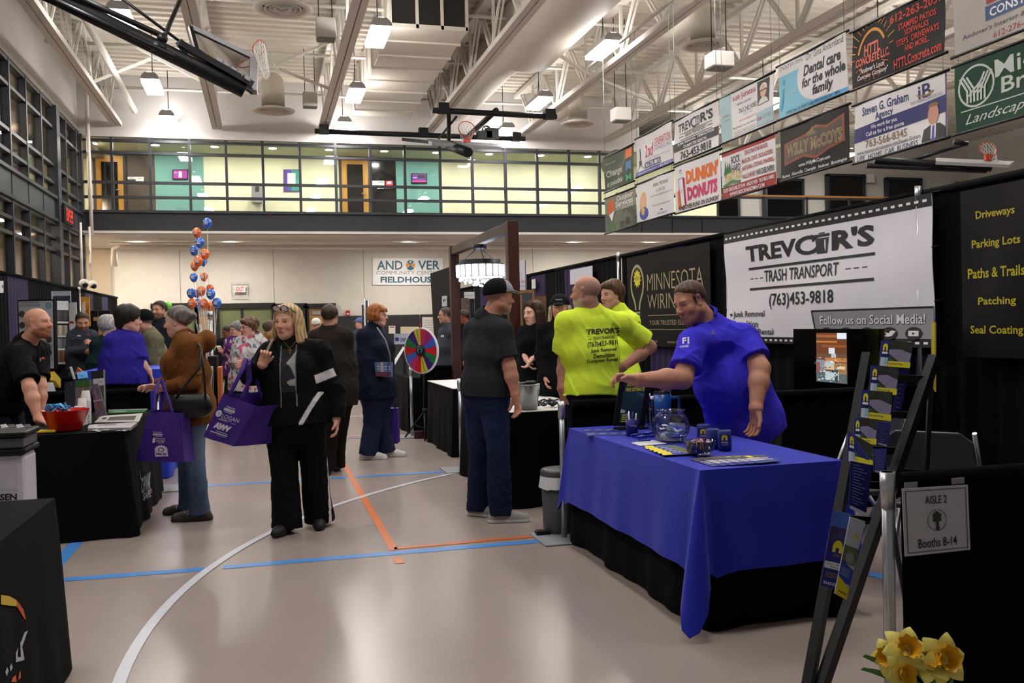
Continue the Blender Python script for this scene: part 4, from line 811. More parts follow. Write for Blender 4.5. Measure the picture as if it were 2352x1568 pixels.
# cap man
cm=person('capman','man in dark grey polo shirt, jeans and grey and black cap seen from behind',Z(1150,1192)[:2],
 dict(head=(1147,682),neck=(1122,728,.02),shL=(1090,757,.13),shR=(1153,758,-.14),elL=(1079,833,.22),wrL=(1092,890,.3),elR=(1170,842,-.18),wrR=(1184,908,-.2),pelvis=(1116,895),knR=(1143,1030,-.1),knL=(1101,1028,.1),anR=(1150,1180,-.1),anL=(1099,1168,.15),toeR=(1210,1190,-.1),toeL=(1125,1178,.1)),
 V(.93,.36,-.05),skin='b98470',h=.0042,body=(.185,.13,.185,.15,.18,.14),bo=.02,arm=1.12,leg=1.12,neckr=.066,hs=1.02,
 top=dict(name='polo_shirt',col='2c2c32',sleeve=.78,inf=.015,hem=.05,fold=.008,polo=True,pcol='28282d'),low=dict(col='16203a',fade='24345a',inf=.018,flare=1.05,fold=.008,belt='121214',waist=.19),
 shoes=dict(col='8f8d8c',sole='d6d5d3',chunky=True,ht=.09),hair=dict(style='none',col='6a5a50',stubble=.5),hat=dict(style='cap',col='131316',col2='9a9aa2',z=.028,split=.02),hands=dict(R=dict(curl=.5,n=V(-.3,-.2,0))),beard=('9a8478',.3))
# neon shirt man
nm=person('neon','bald man in neon yellow lettered T-shirt standing with hand on hip',(2.3,6.4),
 dict(head=(1345,672),neck=(1357,708,.03),shL=(1302,738,-.05),shR=(1428,742,.1),elL=(1297,828,.02),wrL=(1290,893,-.06),elR=(1492,796,.22),wrR=(1431,842,.05),pelvis=(1358,908)),
 V(-.9,.42,.0),skin='b07f6c',h=.0043,body=(.2,.135,.18,.14,.18,.14),arm=1.15,neckr=.068,hs=1.06,
 top=dict(name='t_shirt',col='e4ff48',sleeve=.74,inf=.016,hem=.0,fold=.010,ff=11),low=dict(col='171d2c',inf=.015,waist=.16,belt='1a1512'),shoes=dict(col='2a2724'),hair=dict(style='none',col='8f7a6e',stubble=.45,bald=True),beard=('b5aaa2',.65),hands=dict(R=dict(d=V(-.8,-.3,-.4),n=V(-.3,.9,.2),curl=.6),L=dict(d=V(.2,-.1,-1),curl=.5)))
K=ink('15181a')
def bt(t,x0,y0,x1,y1,hh,bold=.012): return ('t',t,[(x0,y0-hh),(x1,y1-hh),(x1,y1),(x0,y0)],K,bold)
decal(nm['top'],'print',[bt('TREVOR\'S',1347,769,1422,764,13,.03),('p',[(1349,773),(1423,768),(1423,769.3),(1349,774.3)],K),bt('TRASH TRANSPORT',1362,781,1412,777,7.5),('p',[(1349,784),(1423,779),(1423,780.3),(1349,785.3)],K),
 ('p',[(1350,779),(1358,778.5),(1358,779.3),(1350,779.8)],K),('p',[(1415,776),(1421,775.6),(1421,776.4),(1415,776.8)],K),bt('(763)453-9818',1349,801,1422,794,15,.015),bt('Junk Removal',1357,812,1415,807,10,.02),bt('Demolition',1363,823,1411,819,10,.02),bt('Dumpster Rental',1348,836,1418,830,10,.02)])
# young man behind him
person('curly','young man with curly brown hair in neon yellow T-shirt, half hidden behind the bald man',(2.98,7.55),
 dict(head=(1404,678),neck=(1419,708,.02),shL=(1452,738,-.05),shR=(1392,735,.15),elL=(1462,806,0),wrL=(1452,855,-.05),pelvis=(1420,878)),V(-.82,-.55,-.05),skin='c99a86',h=.006,neckr=.054,
 top=dict(name='t_shirt',col='e4ff48',sleeve=.75,inf=.015,hem=.05),low=dict(col='171d2c'),shoes=dict(col='2a2724'),hair=dict(style='curly',col='4b3322',col2='6e4e34',t=.02,amp=.009,f=55,sz=1,fringe=True,mullet=True))
# blue polo man
pm=person('polo','heavyset man in royal blue polo shirt leaning over a table',(3.02,5.25),
 dict(head=(1585,693,-.1),neck=(1622,736,-.02),shR=(1590,786,-.2),shL=(1708,772,-.06),elR=(1568,870,-.34),wrR=(1462,872,-.5),elL=(1746,846,-.22),wrL=(1736,938,-.34),pelvis=(1712,985,.08)),
 V(-.82,-.5,-.36),skin='bb8770',h=.0042,body=(.205,.16,.225,.2,.215,.18),bo=.055,arm=1.42,leg=1.2,neckr=.073,hs=1.1,tilt=V(-.25,0,1),
 top=dict(name='polo_shirt',col='4038d6',sleeve=.72,inf=.014,hem=.06,fold=.008,polo=True,pcol='3630c4',mat=M_CLOTH),low=dict(col='4c4b49',inf=.018,waist=.16),shoes=dict(col='2a2724'),
 hair=dict(style='short',col='3f2a1f',col2='553b2b',t=.006,amp=.0012,f=120,line=.018,stubble=.5),beard=('6b4636',.35),hands=dict(R=dict(d=V(-.95,-.05,.18),n=V(-.1,-.5,-.85),curl=.85),L=dict(d=V(-.08,0,-1),n=V(-.8,-.5,0),curl=.55)))
wl=ink('d9d9e6')
decal(pm['top'],'print',[('t','F1',[(1568,776),(1583,774),(1583,790),(1568,790)],wl,.05),('t','FINISHED',[(1562,795),(1582,792),(1582,798),(1562,799)],wl,.02)]); decal(pm['top'],'emblem',[('p',[(1632,769),(1637,757),(1643,768)],ink('1a1870'))])
b=MB(); b.tube([P(1733+6*math.cos(a),967+3*math.sin(a),pm['D0']-.235) for a in np.linspace(0,6.28,13)],.003,gold,n=5,cap=False)
# redhead
rm=person('red','red-haired woman in navy winter coat and white sneakers with a plaid shoulder bag',Z(872,1052)[:2],
 dict(head=(868,724),neck=(857,752,.02),shR=(838,772,-.1),shL=(872,768,.2),elR=(836,838,-.16),wrR=(848,893,-.2),elL=(890,830,.2),wrL=(893,890,.2),pelvis=(864,898),knR=(856,975,-.05),knL=(874,975,.1),anR=(845,1040,-.08),anL=(890,1040,.1),toeR=(880,1050,-.08),toeL=(935,1052,.1)),
 V(1,-.12,-.05),skin='d3a08e',h=.0065,female=True,smile=True,body=(.175,.14,.19,.165,.19,.16),neckr=.05,leg=1.15,
 top=dict(name='coat',col='131a2b',sleeve=1.92,inf=.035,ainf=.028,hem=.08,fold=.010,ff=10,collar=True,ch=.07),low=dict(col='1c2640',inf=.026,flare=1.15,fold=.01),shoes=dict(col='c9c4bf',sole='d8d4cf',chunky=True),
 hair=dict(style='bob',col='8a4a1e',col2='b56d33',len=.035,wd=.0,amp=.005,f=45,bangs=True),glasses='33231c',hands=dict(R=dict(curl=.6)))
# brown jacket man, from behind
person('brownj','man in dark brown jacket walking away, seen from behind',Z(763,1088)[:2],
 dict(head=(758,726),neck=(758,757,.0),shL=(727,776,0),shR=(793,774,0),elL=(722,850,.05),wrL=(727,910,.0),elR=(806,846,.05),wrR=(797,912,-.03),pelvis=(765,905),knL=(758,1000,.0),knR=(778,995,.12),anL=(752,1090,-.03),anR=(773,1072,.2),toeL=(752,1075,.3),toeR=(775,1062,.5)),
 V(.12,1,0),skin='b58873',h=.007,body=(.185,.13,.18,.14,.18,.135),neckr=.06,top=dict(name='jacket',col='27201b',sleeve=1.95,inf=.03,ainf=.025,hem=.12,fold=.01,collar=True),low=dict(col='17120f',inf=.02,flare=1.05),shoes=dict(col='141213',sole='141213'),hair=dict(style='short',col='33241c',t=.007,amp=.0015,line=.0,stubble=.6),eyes=False)
# bald man leaning on the black table
bm=person('bald','bald bearded man in black polo leaning with both hands on the black-clothed table',(-1.92,8.1),
 dict(head=(88,742,-.25),neck=(62,786,-.2),shR=(42,815,-.4),shL=(88,803,.0),elR=(68,890,-.55),wrR=(88,962,-.6),elL=(92,885,-.15),wrL=(94,955,-.2),pelvis=(2,925,.05)),
 V(.97,-.12,.06),skin='c4907b',h=.0043,body=(.185,.13,.17,.13,.17,.125),arm=1.1,neckr=.062,smile=True,
 top=dict(name='polo_shirt',col='100f10',sleeve=.8,inf=.015,hem=.05,polo=True,pcol='111011',fold=.008),low=dict(col='161a26',inf=.016),shoes=dict(col='1a1a1a'),hair=dict(style='none',col='9c7563',stubble=.25),beard=('8a4e30',.8),
 hands=dict(R=dict(d=V(.85,-.1,-.35),n=A3(0,0,-1),curl=.12,flip=False),L=dict(d=V(.85,-.05,-.3),n=A3(0,0,-1),curl=.12)))
decal(bm['top'],'print',[('p',[(93,827),(96,820),(101,819),(104,828),(101,824),(96,825)],ink('c24a1e'))]); decal(bm['top'],'letter_print',[('t','R',[(91,821),(93,820),(93,830),(91,831)],ink('d8d5d0'),.02)])
# man with the phone
zm=person('zip','bearded man in charcoal quarter-zip pullover looking down at the phone in his hands',(-2.2,12.35),
 dict(head=(189,738),neck=(185,762,.02),shR=(160,775,0),shL=(211,774,.03),elR=(156,811,-.05),wrR=(203,807,-.25),elL=(220,808,.0),wrL=(219,797,-.25),pelvis=(187,870)),V(.5,-.8,-.4),skin='b98672',h=.0075,body=(.185,.125,.175,.13,.17,.12),arm=1.1,
 top=dict(name='pullover',col='33373f',sleeve=1.95,inf=.018,collar=True,ch=.05,hem=.08),low=dict(col='191a1e'),shoes=dict(col='222222'),hair=dict(style='short',col='2c2019',t=.005,amp=.0015,line=.016),beard=('4a3024',.75),hands=dict(R=dict(d=V(.6,-.4,.4),curl=.8),L=dict(d=V(-.3,-.5,.5),curl=.8)))
decal(zm['top'],'print',[('p',[(176,773),(179,770),(184,770),(186,774),(184,772),(179,772)],ink('cfd0d4'))]); decal(zm['top'],'emblem',[('p',[(198,771),(203,765),(208,771),(203,769)],ink('a33040'))])
b=MB(); b.box(P(219,785,zm['D0']-.36),(.075,.012,.14),M_BLACK,(CR,_n(np.cross(CR,A3(0,.5,1))),_n(A3(0,.5,1)))); tag(b.build('smartphone',bevel=.004),'black smartphone held by the man in the charcoal pullover','phone')
# white haired visitor
person('white','white-haired visitor in dark teal sweater seen from behind beside the wooden post',(-1.6,10.6),
 dict(head=(253,752),neck=(244,780,0),shL=(226,796,-.05),shR=(262,795,.1),elL=(222,850,0),wrL=(236,880,-.1),pelvis=(240,885)),V(.75,.6,-.1),skin='c8a08e',h=.0085,top=dict(name='sweater',col='12262a',sleeve=1.95,inf=.02,hem=.08),low=dict(col='15161a'),shoes=dict(col='222222'),hair=dict(style='short',col='9c9a96',col2='c9c7c2',t=.016,amp=.005,f=60,line=-.01),eyes=False)
# violet polo with glasses
person('violet','person with short dark hair and glasses in violet polo shirt facing the blue counter',(-1.22,9.2),
 dict(head=(297,733),neck=(287,765,.0),shL=(262,785,-.08),shR=(308,786,.05),elL=(266,838,.02),wrL=(300,862,.2),elR=(318,832,.0),wrR=(341,852,.05),pelvis=(285,880)),V(.8,.55,-.05),skin='cf9f8d',h=.0065,body=(.17,.135,.185,.16,.185,.155),arm=1.1,bo=.02,
 top=dict(name='polo_shirt',col='2d2590',sleeve=.85,inf=.018,hem=.0,polo=True,pcol='1c1a3a'),low=dict(col='101116'),shoes=dict(col='222222'),hair=dict(style='short',col='1c130f',col2='2c1d16',t=.02,amp=.005,f=60,line=-.03,fringe=True,mullet=True),glasses='15120f',hands=dict(R=dict(d=V(.3,.1,-.9),curl=.5)))
# beanie man, tall man
person('beanie','man in black knit cap and olive jacket bending towards the blue counter',(-1.15,11.1),
 dict(head=(330,738),neck=(343,763,.02),shL=(357,780,-.12),shR=(345,778,.15),elL=(352,826,-.15),wrL=(328,836,-.15),pelvis=(364,860)),V(-1,.12,-.2),skin='bf8f7b',h=.0085,top=dict(name='jacket',col='6f6a54',sleeve=1.95,inf=.025,hem=.06,collar=True),low=dict(col='22242b'),shoes=dict(col='222222'),hair=dict(style='none',col='2a201b',stubble=.6),hat=dict(style='beanie',col='0e0f14',z=.012),eyes=False)
person('tall','tall bearded man in dark navy shirt standing behind the blue counter',(-1.22,12.4),
 dict(head=(366,712),neck=(369,738,.02),shR=(346,755,0),shL=(396,755,.03),pelvis=(374,845)),V(-.35,-.92,-.05),skin='bd8e79',h=.0085,body=(.19,.13,.18,.14,.17,.13),top=dict(name='shirt',col='181c26',sleeve=1.95,inf=.018,collar=True),low=dict(col='17181d'),shoes=dict(col='222222'),hair=dict(style='short',col='30221b',t=.008,amp=.002,line=.016),beard=('4a342a',.7))
# floral hoodie and companions
def floral(c,v,o):
    n=lumps(v,55,3); m=lumps(v,70,8); c=mixc(c,np.array(lin('b5556b')),(n>.42).astype(float)); return mixc(c,np.array(lin('5a6670')),(m>.5).astype(float))
person('floral','woman with curly brown hair and glasses in white floral hoodie',(-.19,12.2),
 dict(head=(571,752),neck=(576,776,.01),shR=(549,788,0),shL=(600,788,.02),elR=(538,830,-.05),wrR=(549,834,-.2),elL=(600,835,0),wrL=(563,838,-.2),pelvis=(568,880)),V(-.75,-.6,-.08),skin='cf9d8b',h=.008,female=True,body=(.175,.135,.185,.15,.185,.15),
 top=dict(name='hoodie',col=two('b9b7b8',floral),sleeve=1.93,inf=.022,hem=.1,hood=True),low=dict(col='14151a'),shoes=dict(col='222222'),hair=dict(style='curly',col='4d3524',col2='7a5a40',t=.022,amp=.008,f=60,sz=1,line=-.005,fringe=True),glasses='2b2523')
def purp(c,v,o): return mixc(c,np.array(lin('b49ab8')),(lumps(v,60,4)>.45).astype(float))
person('purplep','grey-haired woman in purple patterned top holding a paper cup, behind the floral hoodie',(-.45,15.8),
 dict(head=(543,757),neck=(543,776),shR=(528,783,0),shL=(556,783,.03),elR=(521,812,0),wrR=(509,806,-.15),pelvis=(540,850)),V(-.8,-.55,-.1),skin='cf9d8b',h=.01,female=True,top=dict(name='blouse',col=two('52245e',purp),sleeve=1.9,inf=.02,hem=.1),low=dict(col='14151a'),shoes=dict(col='222222'),hair=dict(style='short',col='6b6a6a',col2='8d8c8b',t=.018,amp=.004,line=-.01),glasses='2b2523')
b=MB(); c=P(504,800,15.3-.2); b.lathe([(.03,-.05),(.04,.05),(.036,.05),(.028,-.045)],c,ink('d9d6d2'),n=14,ax=(CR,CF,_n(A3(-.4,0,1)))); tag(b.build('paper_cup'),'white paper cup in the hand of the woman in purple','cup')
person('darkman','man in dark shirt with black hair far back by the glass doors',(-.85,18.5),dict(head=(521,763),neck=(521,779),shR=(508,786),shL=(534,786,.03),pelvis=(520,835)),V(-.6,-.7,-.3),skin='6f4a38',h=.012,top=dict(name='shirt',col='1a1b1d',sleeve=.8),low=dict(col='14151a'),shoes=dict(col='777777'),hair=dict(style='short',col='14100e',t=.006,line=.012),eyes=False)
person('tancoat','grey-brown haired visitor in tan hooded coat just behind the blonde woman',(.22,15.0),dict(head=(622,755),neck=(622,776),shR=(605,786),shL=(642,786,.03),pelvis=(622,860)),V(.8,.5,-.1),skin='c09078',h=.01,top=dict(name='coat',col='7a5426',sleeve=1.95,inf=.03,hood=True,hem=.15),low=dict(col='1a1c22'),shoes=dict(col='222222'),hair=dict(style='short',col='57473c',t=.016,amp=.004,line=-.01),eyes=False)
person('whitecap','visitor in white ball cap facing away behind the brown jacket man',(1.05,19.5),dict(head=(727,745),neck=(727,762),shL=(712,770),shR=(742,770,.03),pelvis=(727,825)),V(.3,.95,0),skin='b98c78',h=.012,top=dict(name='shirt',col='2b2d33',sleeve=1.9,inf=.02),low=dict(col='1a1c22'),shoes=dict(col='222222'),hair=dict(style='none',col='3a2c22',stubble=.5),hat=dict(style='cap',col='d6d4d4',z=.02),eyes=False)
person('bluecap','older man in light blue ball cap far back near the dark wall pads',(2.15,22.0),dict(head=(826,742),neck=(828,757),shL=(842,766,-.05),shR=(818,766,.1),pelvis=(829,815)),V(-.95,-.2,0),skin='c08f7b',h=.012,top=dict(name='shirt',col='3a4350',sleeve=1.9,inf=.02),low=dict(col='1a1c22'),shoes=dict(col='222222'),hair=dict(style='none',col='8a8078',stubble=.6),hat=dict(style='cap',col='5b6aa0',z=.02),eyes=False)
# booth people on the right
person('glasses','man with glasses and cropped hair in heather grey quarter-zip, facing left behind the prize wheel',(2.58,13.4),
 dict(head=(1022,724),neck=(1028,748,.02),shL=(1040,764,-.12),shR=(1020,762,.15),elL=(1044,806,-.12),wrL=(1030,832,-.15),pelvis=(1030,848)),V(-1,-.2,-.05),skin='b88a76',h=.008,body=(.18,.13,.18,.145,.17,.13),top=dict(name='pullover',col='3d414c',sleeve=1.95,inf=.02,collar=True,ch=.05),low=dict(col='15161a'),shoes=dict(col='222222'),hair=dict(style='short',col='3f3630',t=.005,amp=.001,line=.016,stubble=.5),glasses='2a1a18')
person('postman','ruddy man with glasses in dark shirt, half hidden by the brown wooden post',(3.15,15.2),
 dict(head=(1064,727),neck=(1069,750,.02),shL=(1080,764,-.1),shR=(1060,762,.15),pelvis=(1070,838)),V(-1,-.15,-.1),skin='b0654a',h=.009,top=dict(name='shirt',col='1a1820',sleeve=1.95,inf=.02,collar=True),low=dict(col='15161a'),shoes=dict(col='222222'),hair=dict(style='short',col='4a413c',t=.008,amp=.002,line=.012,stubble=.5),glasses='2a1a18')
gl_=person('girl','smiling young woman with long brown hair in black T-shirt, hands clasped',(2.56,8.75),
 dict(head=(1224,719),neck=(1230,748,.02),shR=(1206,765,0),shL=(1252,764,.03),elR=(1200,800,0),wrR=(1209,826,-.14),elL=(1256,806,.02),wrL=(1222,824,-.2),pelvis=(1228,862)),V(-.72,-.62,-.08),skin='dcb09e',h=.0065,female=True,smile=True,body=(.15,.11,.14,.11,.165,.12),arm=.85,neckr=.045,
 top=dict(name='t_shirt',col='0d0d10',sleeve=.8,inf=.013,hem=.08),low=dict(col='0d0d10'),shoes=dict(col='222222'),hair=dict(style='long',col='2c1a12',col2='452b1e',len=.24,wd=.02,amp=.003,f=60),hands=dict(R=dict(d=V(.4,-.2,-.8),curl=.6),L=dict(d=V(-.5,-.2,-.7),curl=.6)))
wc=person('wcap','blonde woman in black lettered ball cap and black long-sleeved top facing the viewer',(2.78,8.3),
 dict(head=(1286,708),neck=(1287,738,.02),shR=(1251,760,0),shL=(1325,760,.02),elR=(1244,815,0),wrR=(1252,866,-.1),elL=(1330,815,.0),wrL=(1320,866,-.1),pelvis=(1286,880)),V(-.15,-1,-.02),skin='c9967f',h=.006,female=True,body=(.155,.115,.15,.12,.17,.13),neckr=.047,
 top=dict(name='sweater',col='0c0c0f',sleeve=1.95,inf=.018,hem=.12),low=dict(col='0d0d10'),shoes=dict(col='222222'),hair=dict(style='long',col='a08a6c',col2='d6c6a6',len=.17,wd=.03,amp=.006,f=45),hat=dict(style='cap',col='0f0f12',z=.03))
# ================================================================== BOOTHS
def tablecloth(name,label,x0,x1,y0,y1,z,hem,m,corner=0,cs=(1,1,1,1),flare=.03,fold=.012,seed=1,parent=None,sides='wsen',under=None,cat='tablecloth'):
    """cloth over a table: flat top and a draped skirt whose corners fold outwards"""
    b=MB(); r=random.Random(seed); ph=[r.uniform(0,6.3) for _ in range(4)]; pts=[]; N=[]; C=[]
    seq=[((x0,y0),(x1,y0),(0,-1)),((x1,y0),(x1,y1),(1,0)),((x1,y1),(x0,y1),(0,1)),((x0,y1),(x0,y0),(-1,0))]
    for (a,c,n) in seq:
        L=math.hypot(c[0]-a[0],c[1]-a[1]); k=max(6,int(L/.045))
        for i in range(k):
            t=i/k; pts.append((a[0]+(c[0]-a[0])*t,a[1]+(c[1]-a[1])*t)); N.append(n); C.append(min(t,1-t)*L)
        pn=seq[(seq.index((a,c,n))+1)%4][2]
        for i in range(7):
            w=(i+.5)/7*math.pi/2; pts.append(c); N.append((n[0]*math.cos(w)+pn[0]*math.sin(w),n[1]*math.cos(w)+pn[1]*math.sin(w))); C.append(-math.sin(2*w)*cs[seq.index((a,c,n))])
    M=len(pts); rows=8; vs=[]; run=0
    for j in range(rows+1):
        s=j/rows
        for i in range(M):
            if i and j==0: pass
            u=i*.045; cor=C[i]; f=fold*s*(math.sin(u*9+ph[0])+.6*math.sin(u*21+ph[1])); out=flare*s+f; h=hem
            if cor<=0: out+=corner*.42*(-cor)*s*(1.1-.25*s); h=hem-corner*.62*(-cor)
            elif cor<.12 and corner: out+=-.02*s*(1-cor/.12); h=hem-corner*.12*(1-cor/.12)
            out=max(out,.006); h=max(h,.004)
            rd=.012*min(1,s*6)
            zz=z-(z-h)*s if j else z
            vs.append((pts[i][0]+N[i][0]*(rd+out),pts[i][1]+N[i][1]*(rd+out),zz-(.0 if j==0 else .004)))
    fs=[(j*M+i,j*M+(i+1)%M,(j+1)*M+(i+1)%M,(j+1)*M+i) for j in range(rows) for i in range(M)]
    b.add(vs,fs,m,True); b.add([(p[0]+N[i][0]*.006,p[1]+N[i][1]*.006,z) for i,p in enumerate(pts)],[tuple(range(M))],m)
    o=b.build(name,parent=parent); return tag(o,label,cat) if parent is None else o
def table(label,x0,x1,y0,y1,z=.75,group=None):
    t=thing('folding_table',label,'table',((x0+x1)/2,(y0+y1)/2,0),group); b=MB(); b.box(((x0+x1)/2,(y0+y1)/2,z-.03),(x1-x0-.012,y1-y0-.012,.045),ink('b9b5ad')); b.build('tabletop',parent=t)
    for sx in(x0+.09,x1-.09):
        for sy in(y0+.15,y1-.15): b=MB(); b.tube([(sx,sy,z-.05),(sx,sy,.0)],.016,ink('5a5a5e'),n=8); b.build('leg',parent=t)
    return t
def pole(x,y,h,label,group='drape uprights',r=.02):
    t=thing('drape_upright',label,'pole',(x,y,0),group); b=MB(); b.tube([(x,y,.01),(x,y,h)],r,M_CHROME,n=14); b.build('tube',parent=t)
    b=MB(); b.tube([(x,y,h-.12),(x,y,h)],r*1.25,M_CHROME,n=14); b.build('slotted_head',parent=t); b=MB(); b.box((x,y,.006),(.38,.38,.012),ink('8a8c90')); b.build('base_plate',parent=t,bevel=.003)
blue_cl=mat('blue_cloth','0e22ae',.85,var=.05,scale=8,bump=.06,bscale=400,sheen=.1); black_cl=mat('black_cloth','070709',.95,var=.12,scale=5,bump=.06,bscale=400,spec=.15)
# ---- right-hand row: back drape in one panel per booth
ys=[2.0,6.05,9.25,12.35,15.45,18.6,22.0,25.5]; XB=5.0
names=['beside the yellow-lettered black sign','behind the big white lettered banner','behind the black banner with the light bulb','just past the light bulb banner','fifth from the near end','sixth from the near end','at the far end of the right-hand row']
for i in range(7):
    L=ys[i+1]-ys[i]; bands=[[],[(0,L*.05)],[(L*.35,L*.7)],[(L*.5,L*.85)],[(L*.2,L*.5)],[(L*.4,L*.8)],[]][i]
    o=curtain('booth_drape',(XB,ys[i]),(XB,ys[i+1]),2.40,.03,M_DRAPE,seed=i+1,bands=[(a,c,M_PURPLE) for a,c in bands]); tag(o,'tall black pipe-and-drape panel '+names[i],'drape',kind=None)
for y,l in ((6.05,'tall silver upright between the big white banner and the yellow-lettered sign'),(12.3,'tall silver upright at the left edge of the light bulb banner')): pole(4.93,y,2.45,l,'tall drape uprights')
# side rails at counter height
rails=[(2.6,2.0,'low black side drape carrying the aisle sign'),(5.86,1.96,'low black side drape behind the blue-clothed table'),(8.95,1.95,'low black side drape beyond the white-topped table'),(12.05,1.95,'low black side drape behind the prize wheel')]
for i,(y,x,l) in enumerate(rails): tag(curtain('side_drape',(x+.03,y),(XB-.1,y),.9,.03,M_DRAPE,seed=20+i,fold=.14),l,'drape')
pole(1.99,2.61,.93,'short silver upright beside the aisle sign, nearest the viewer','short drape uprights'); pole(1.91,5.84,.93,'short silver upright at the far end of the blue-clothed table','short drape uprights'); pole(1.87,8.98,.92,'short silver upright by the jeans of the man in the cap','short drape uprights'); pole(1.84,11.97,.92,'short silver upright under the prize wheel','short drape uprights')
# ---- blue table
bx0,bx1,by0,by1=1.95,2.68,3.88,5.75
table('folding table under the royal blue cloth',bx0,bx1,by0,by1,.745)
tablecloth('table_skirt','black pleated table skirt showing below the royal blue cloth',bx0+.01,bx1-.01,by0+.01,by1-.01,.735,.012,black_cl,flare=.02,fold=.018,seed=4,cat='table skirt')
tablecloth('tablecloth','royal blue tablecloth with a corner fold hanging to the floor',bx0-.01,bx1+.01,by0-.01,by1+.01,.752,.29,blue_cl,corner=.42,cs=(.3,.2,.35,1),flare=.05,fold=.007,seed=2)
TZ=.754
def flat(px0,py0,px1,py1,px2,py2,px3,py3,base,z=TZ,th=.0015): return Panel(Z(px0,py0,z+th),Z(px1,py1,z+th),Z(px2,py2,z+th),Z(px3,py3,z+th),base,th=th,face=(0,0,9))
navy,yel,wht=ink('1a237a'),ink('e6d828'),ink('eeeef2')
# sign holder
t=thing('sign_stand','black tabletop sign frame with yellow text on the blue table','sign',Z(1445,985,TZ)); D=depth(Z(1445,985,TZ))
p=Panel(P(1425,872,D+.04),P(1497,868,D+.1),P(1480,980,D+.06),P(1408,978,D),M_BLACK,th=.012); p.rect(.16,.84,.03,.93,mat('sign_print','25404a',.3,var=.3,scale=9)); p.text('SIGN UP FOR A',.24,.8,.07,.15,yel,.02); p.text('FREE ESTIMATE',.22,.82,.18,.26,yel,.02); p.poly([(.55,.28),(.84,.33),(.84,.4)],ink('51727a')); p.poly([(.16,.64),(.3,.66),(.3,.72),(.16,.72)],ink('c9cdd0'))
for k in range(4): p.rect(.22,.42,.75+k*.045,.775+k*.045,yel)
p.build('sign_face',parent=t); b=MB(); c=Z(1450,985,TZ); b.prism([(-.1,0),(.1,0),(.1,.012),(-.1,.012)],c+A3(0,-.04,0),A3(1,0,0),A3(0,0,1),A3(0,1,0),.1,M_BLACK); b.build('base',parent=t)
def lathe_thing(name,label,cat,px,py,z,prof,m,group=None,n=24,part='body',c=None):
    c=Z(px,py,z) if c is None else np.array(c,float); t=thing(name,label,cat,c,group); b=MB(); b.lathe(prof,c,m,n=n); b.build(part,parent=t); return t,c
# pen cup with pens
t,c=lathe_thing('pen_cup','blue printed pen cup full of pens in front of the tabletop sign','cup',1452,1000,TZ,[(.001,.002),(.036,.002),(.038,.1),(.035,.1),(.033,.01),(.001,.01)],navy)
p=Panel(c+A3(-.034,-.03,.075),c+A3(.016,-.045,.075),c+A3(.016,-.044,.055),c+A3(-.034,-.029,.055),navy,th=.002); p.text('Trading',.05,.9,.1,.9,wht); p.build('print',parent=t)
for i in range(7): a=i*.9; q=c+A3(.018*math.cos(a),.018*math.sin(a),0); b=MB(); b.tube([q+A3(0,0,.012),q+A3(.012*math.cos(a),.012*math.sin(a),.135+.006*(i%3))],.004,ink('232a8c') if i%2 else wht,n=6); tag(b.build('pen'),'pen standing in the blue pen cup','pen','pens in the blue cup')
# water bottles, tumbler
cl=glassy('clear_plastic','e8eef4',.2)
for px,py,l in ((1490,975,'clear water bottle on the blue table, the one farther back'),(1500,985,'clear water bottle on the blue table, the one in front of its twin')):
    t,c=lathe_thing('water_bottle',l,'bottle',px,py,TZ,[(.001,.002),(.03,.002),(.032,.02),(.029,.04),(.032,.06),(.029,.08),(.032,.1),(.032,.135),(.027,.16),(.013,.185),(.013,.195)],cl,'water bottles on the blue table'); b=MB(); b.lathe([(.015,.195),(.015,.212),(.001,.212)],c,wht,n=14); b.build('cap',parent=t); b=MB(); b.lathe([(.0325,.075),(.0325,.12)],c,glassy('bottle_label','8fa4c8',.2),n=20); b.build('wrapper',parent=t)
t,c=lathe_thing('tumbler','large blue insulated tumbler with handle behind the fishbowl','tumbler',1523,990,TZ,[(.001,.002),(.038,.002),(.045,.09),(.052,.1),(.056,.235),(.052,.235)],mat('blue_enamel','1d4f9c',.3,var=.05))
b=MB(); b.lathe([(.054,.235),(.056,.25),(.05,.255),(.001,.25)],c,cl,n=20); b.build('lid',parent=t); b=MB(); b.tube([c+CR*.05+A3(0,0,.21),c+CR*.1+A3(0,0,.215),c+CR*.105+A3(0,0,.19),c+CR*.105+A3(0,0,.1),c+CR*.05+A3(0,0,.1)],.009,mat('blue_enamel'),n=8); b.build('handle',parent=t)
# fishbowl and candy bowl
gl=glassy('bowl_glass','e6ecf5',.22)
t,c=lathe_thing('fishbowl','round clear fishbowl with folded entry slips inside on the blue table','bowl',1541,1014,TZ,[(.001,.004),(.06,.003),(.085,.02),(.105,.055),(.111,.095),(.1,.135),(.08,.162),(.074,.17),(.078,.178),(.086,.181),(.086,.187),(.076,.187)],gl,n=32)
for i in range(7): a=i*2.1; q=c+A3(.035*math.cos(a),.03*math.sin(a),.02+.012*i); w=_n(A3(math.cos(i),math.sin(i),.25*math.sin(i*2))); u=_n(np.cross(w,A3(.1*i,.2,1))); pp=Panel(q-w*.04-u*.03,q+w*.04-u*.03+A3(0,0,.01),q+w*.045+u*.03,q-w*.04+u*.03+A3(0,0,.008),wht,th=.0008,wave=wav(.008,4,5,i),nu=5,nv=4,face=(0,0,9)); pp.build('entry_slip','folded white entry slip lying in the fishbowl','paper','entry slips in the fishbowl')
t,c=lathe_thing('candy_bowl','clear glass bowl of wrapped candies at the front of the blue table','bowl',1608,1046,TZ,[(.001,.004),(.045,.003),(.065,.02),(.078,.055),(.082,.078),(.079,.078),(.062,.024),(.001,.012)],gl,n=28)
cols=['5a2a86','c8a0b4','d8c8d0','7a3c8c','b09030','e0c0c8','3a1a60','c07890']
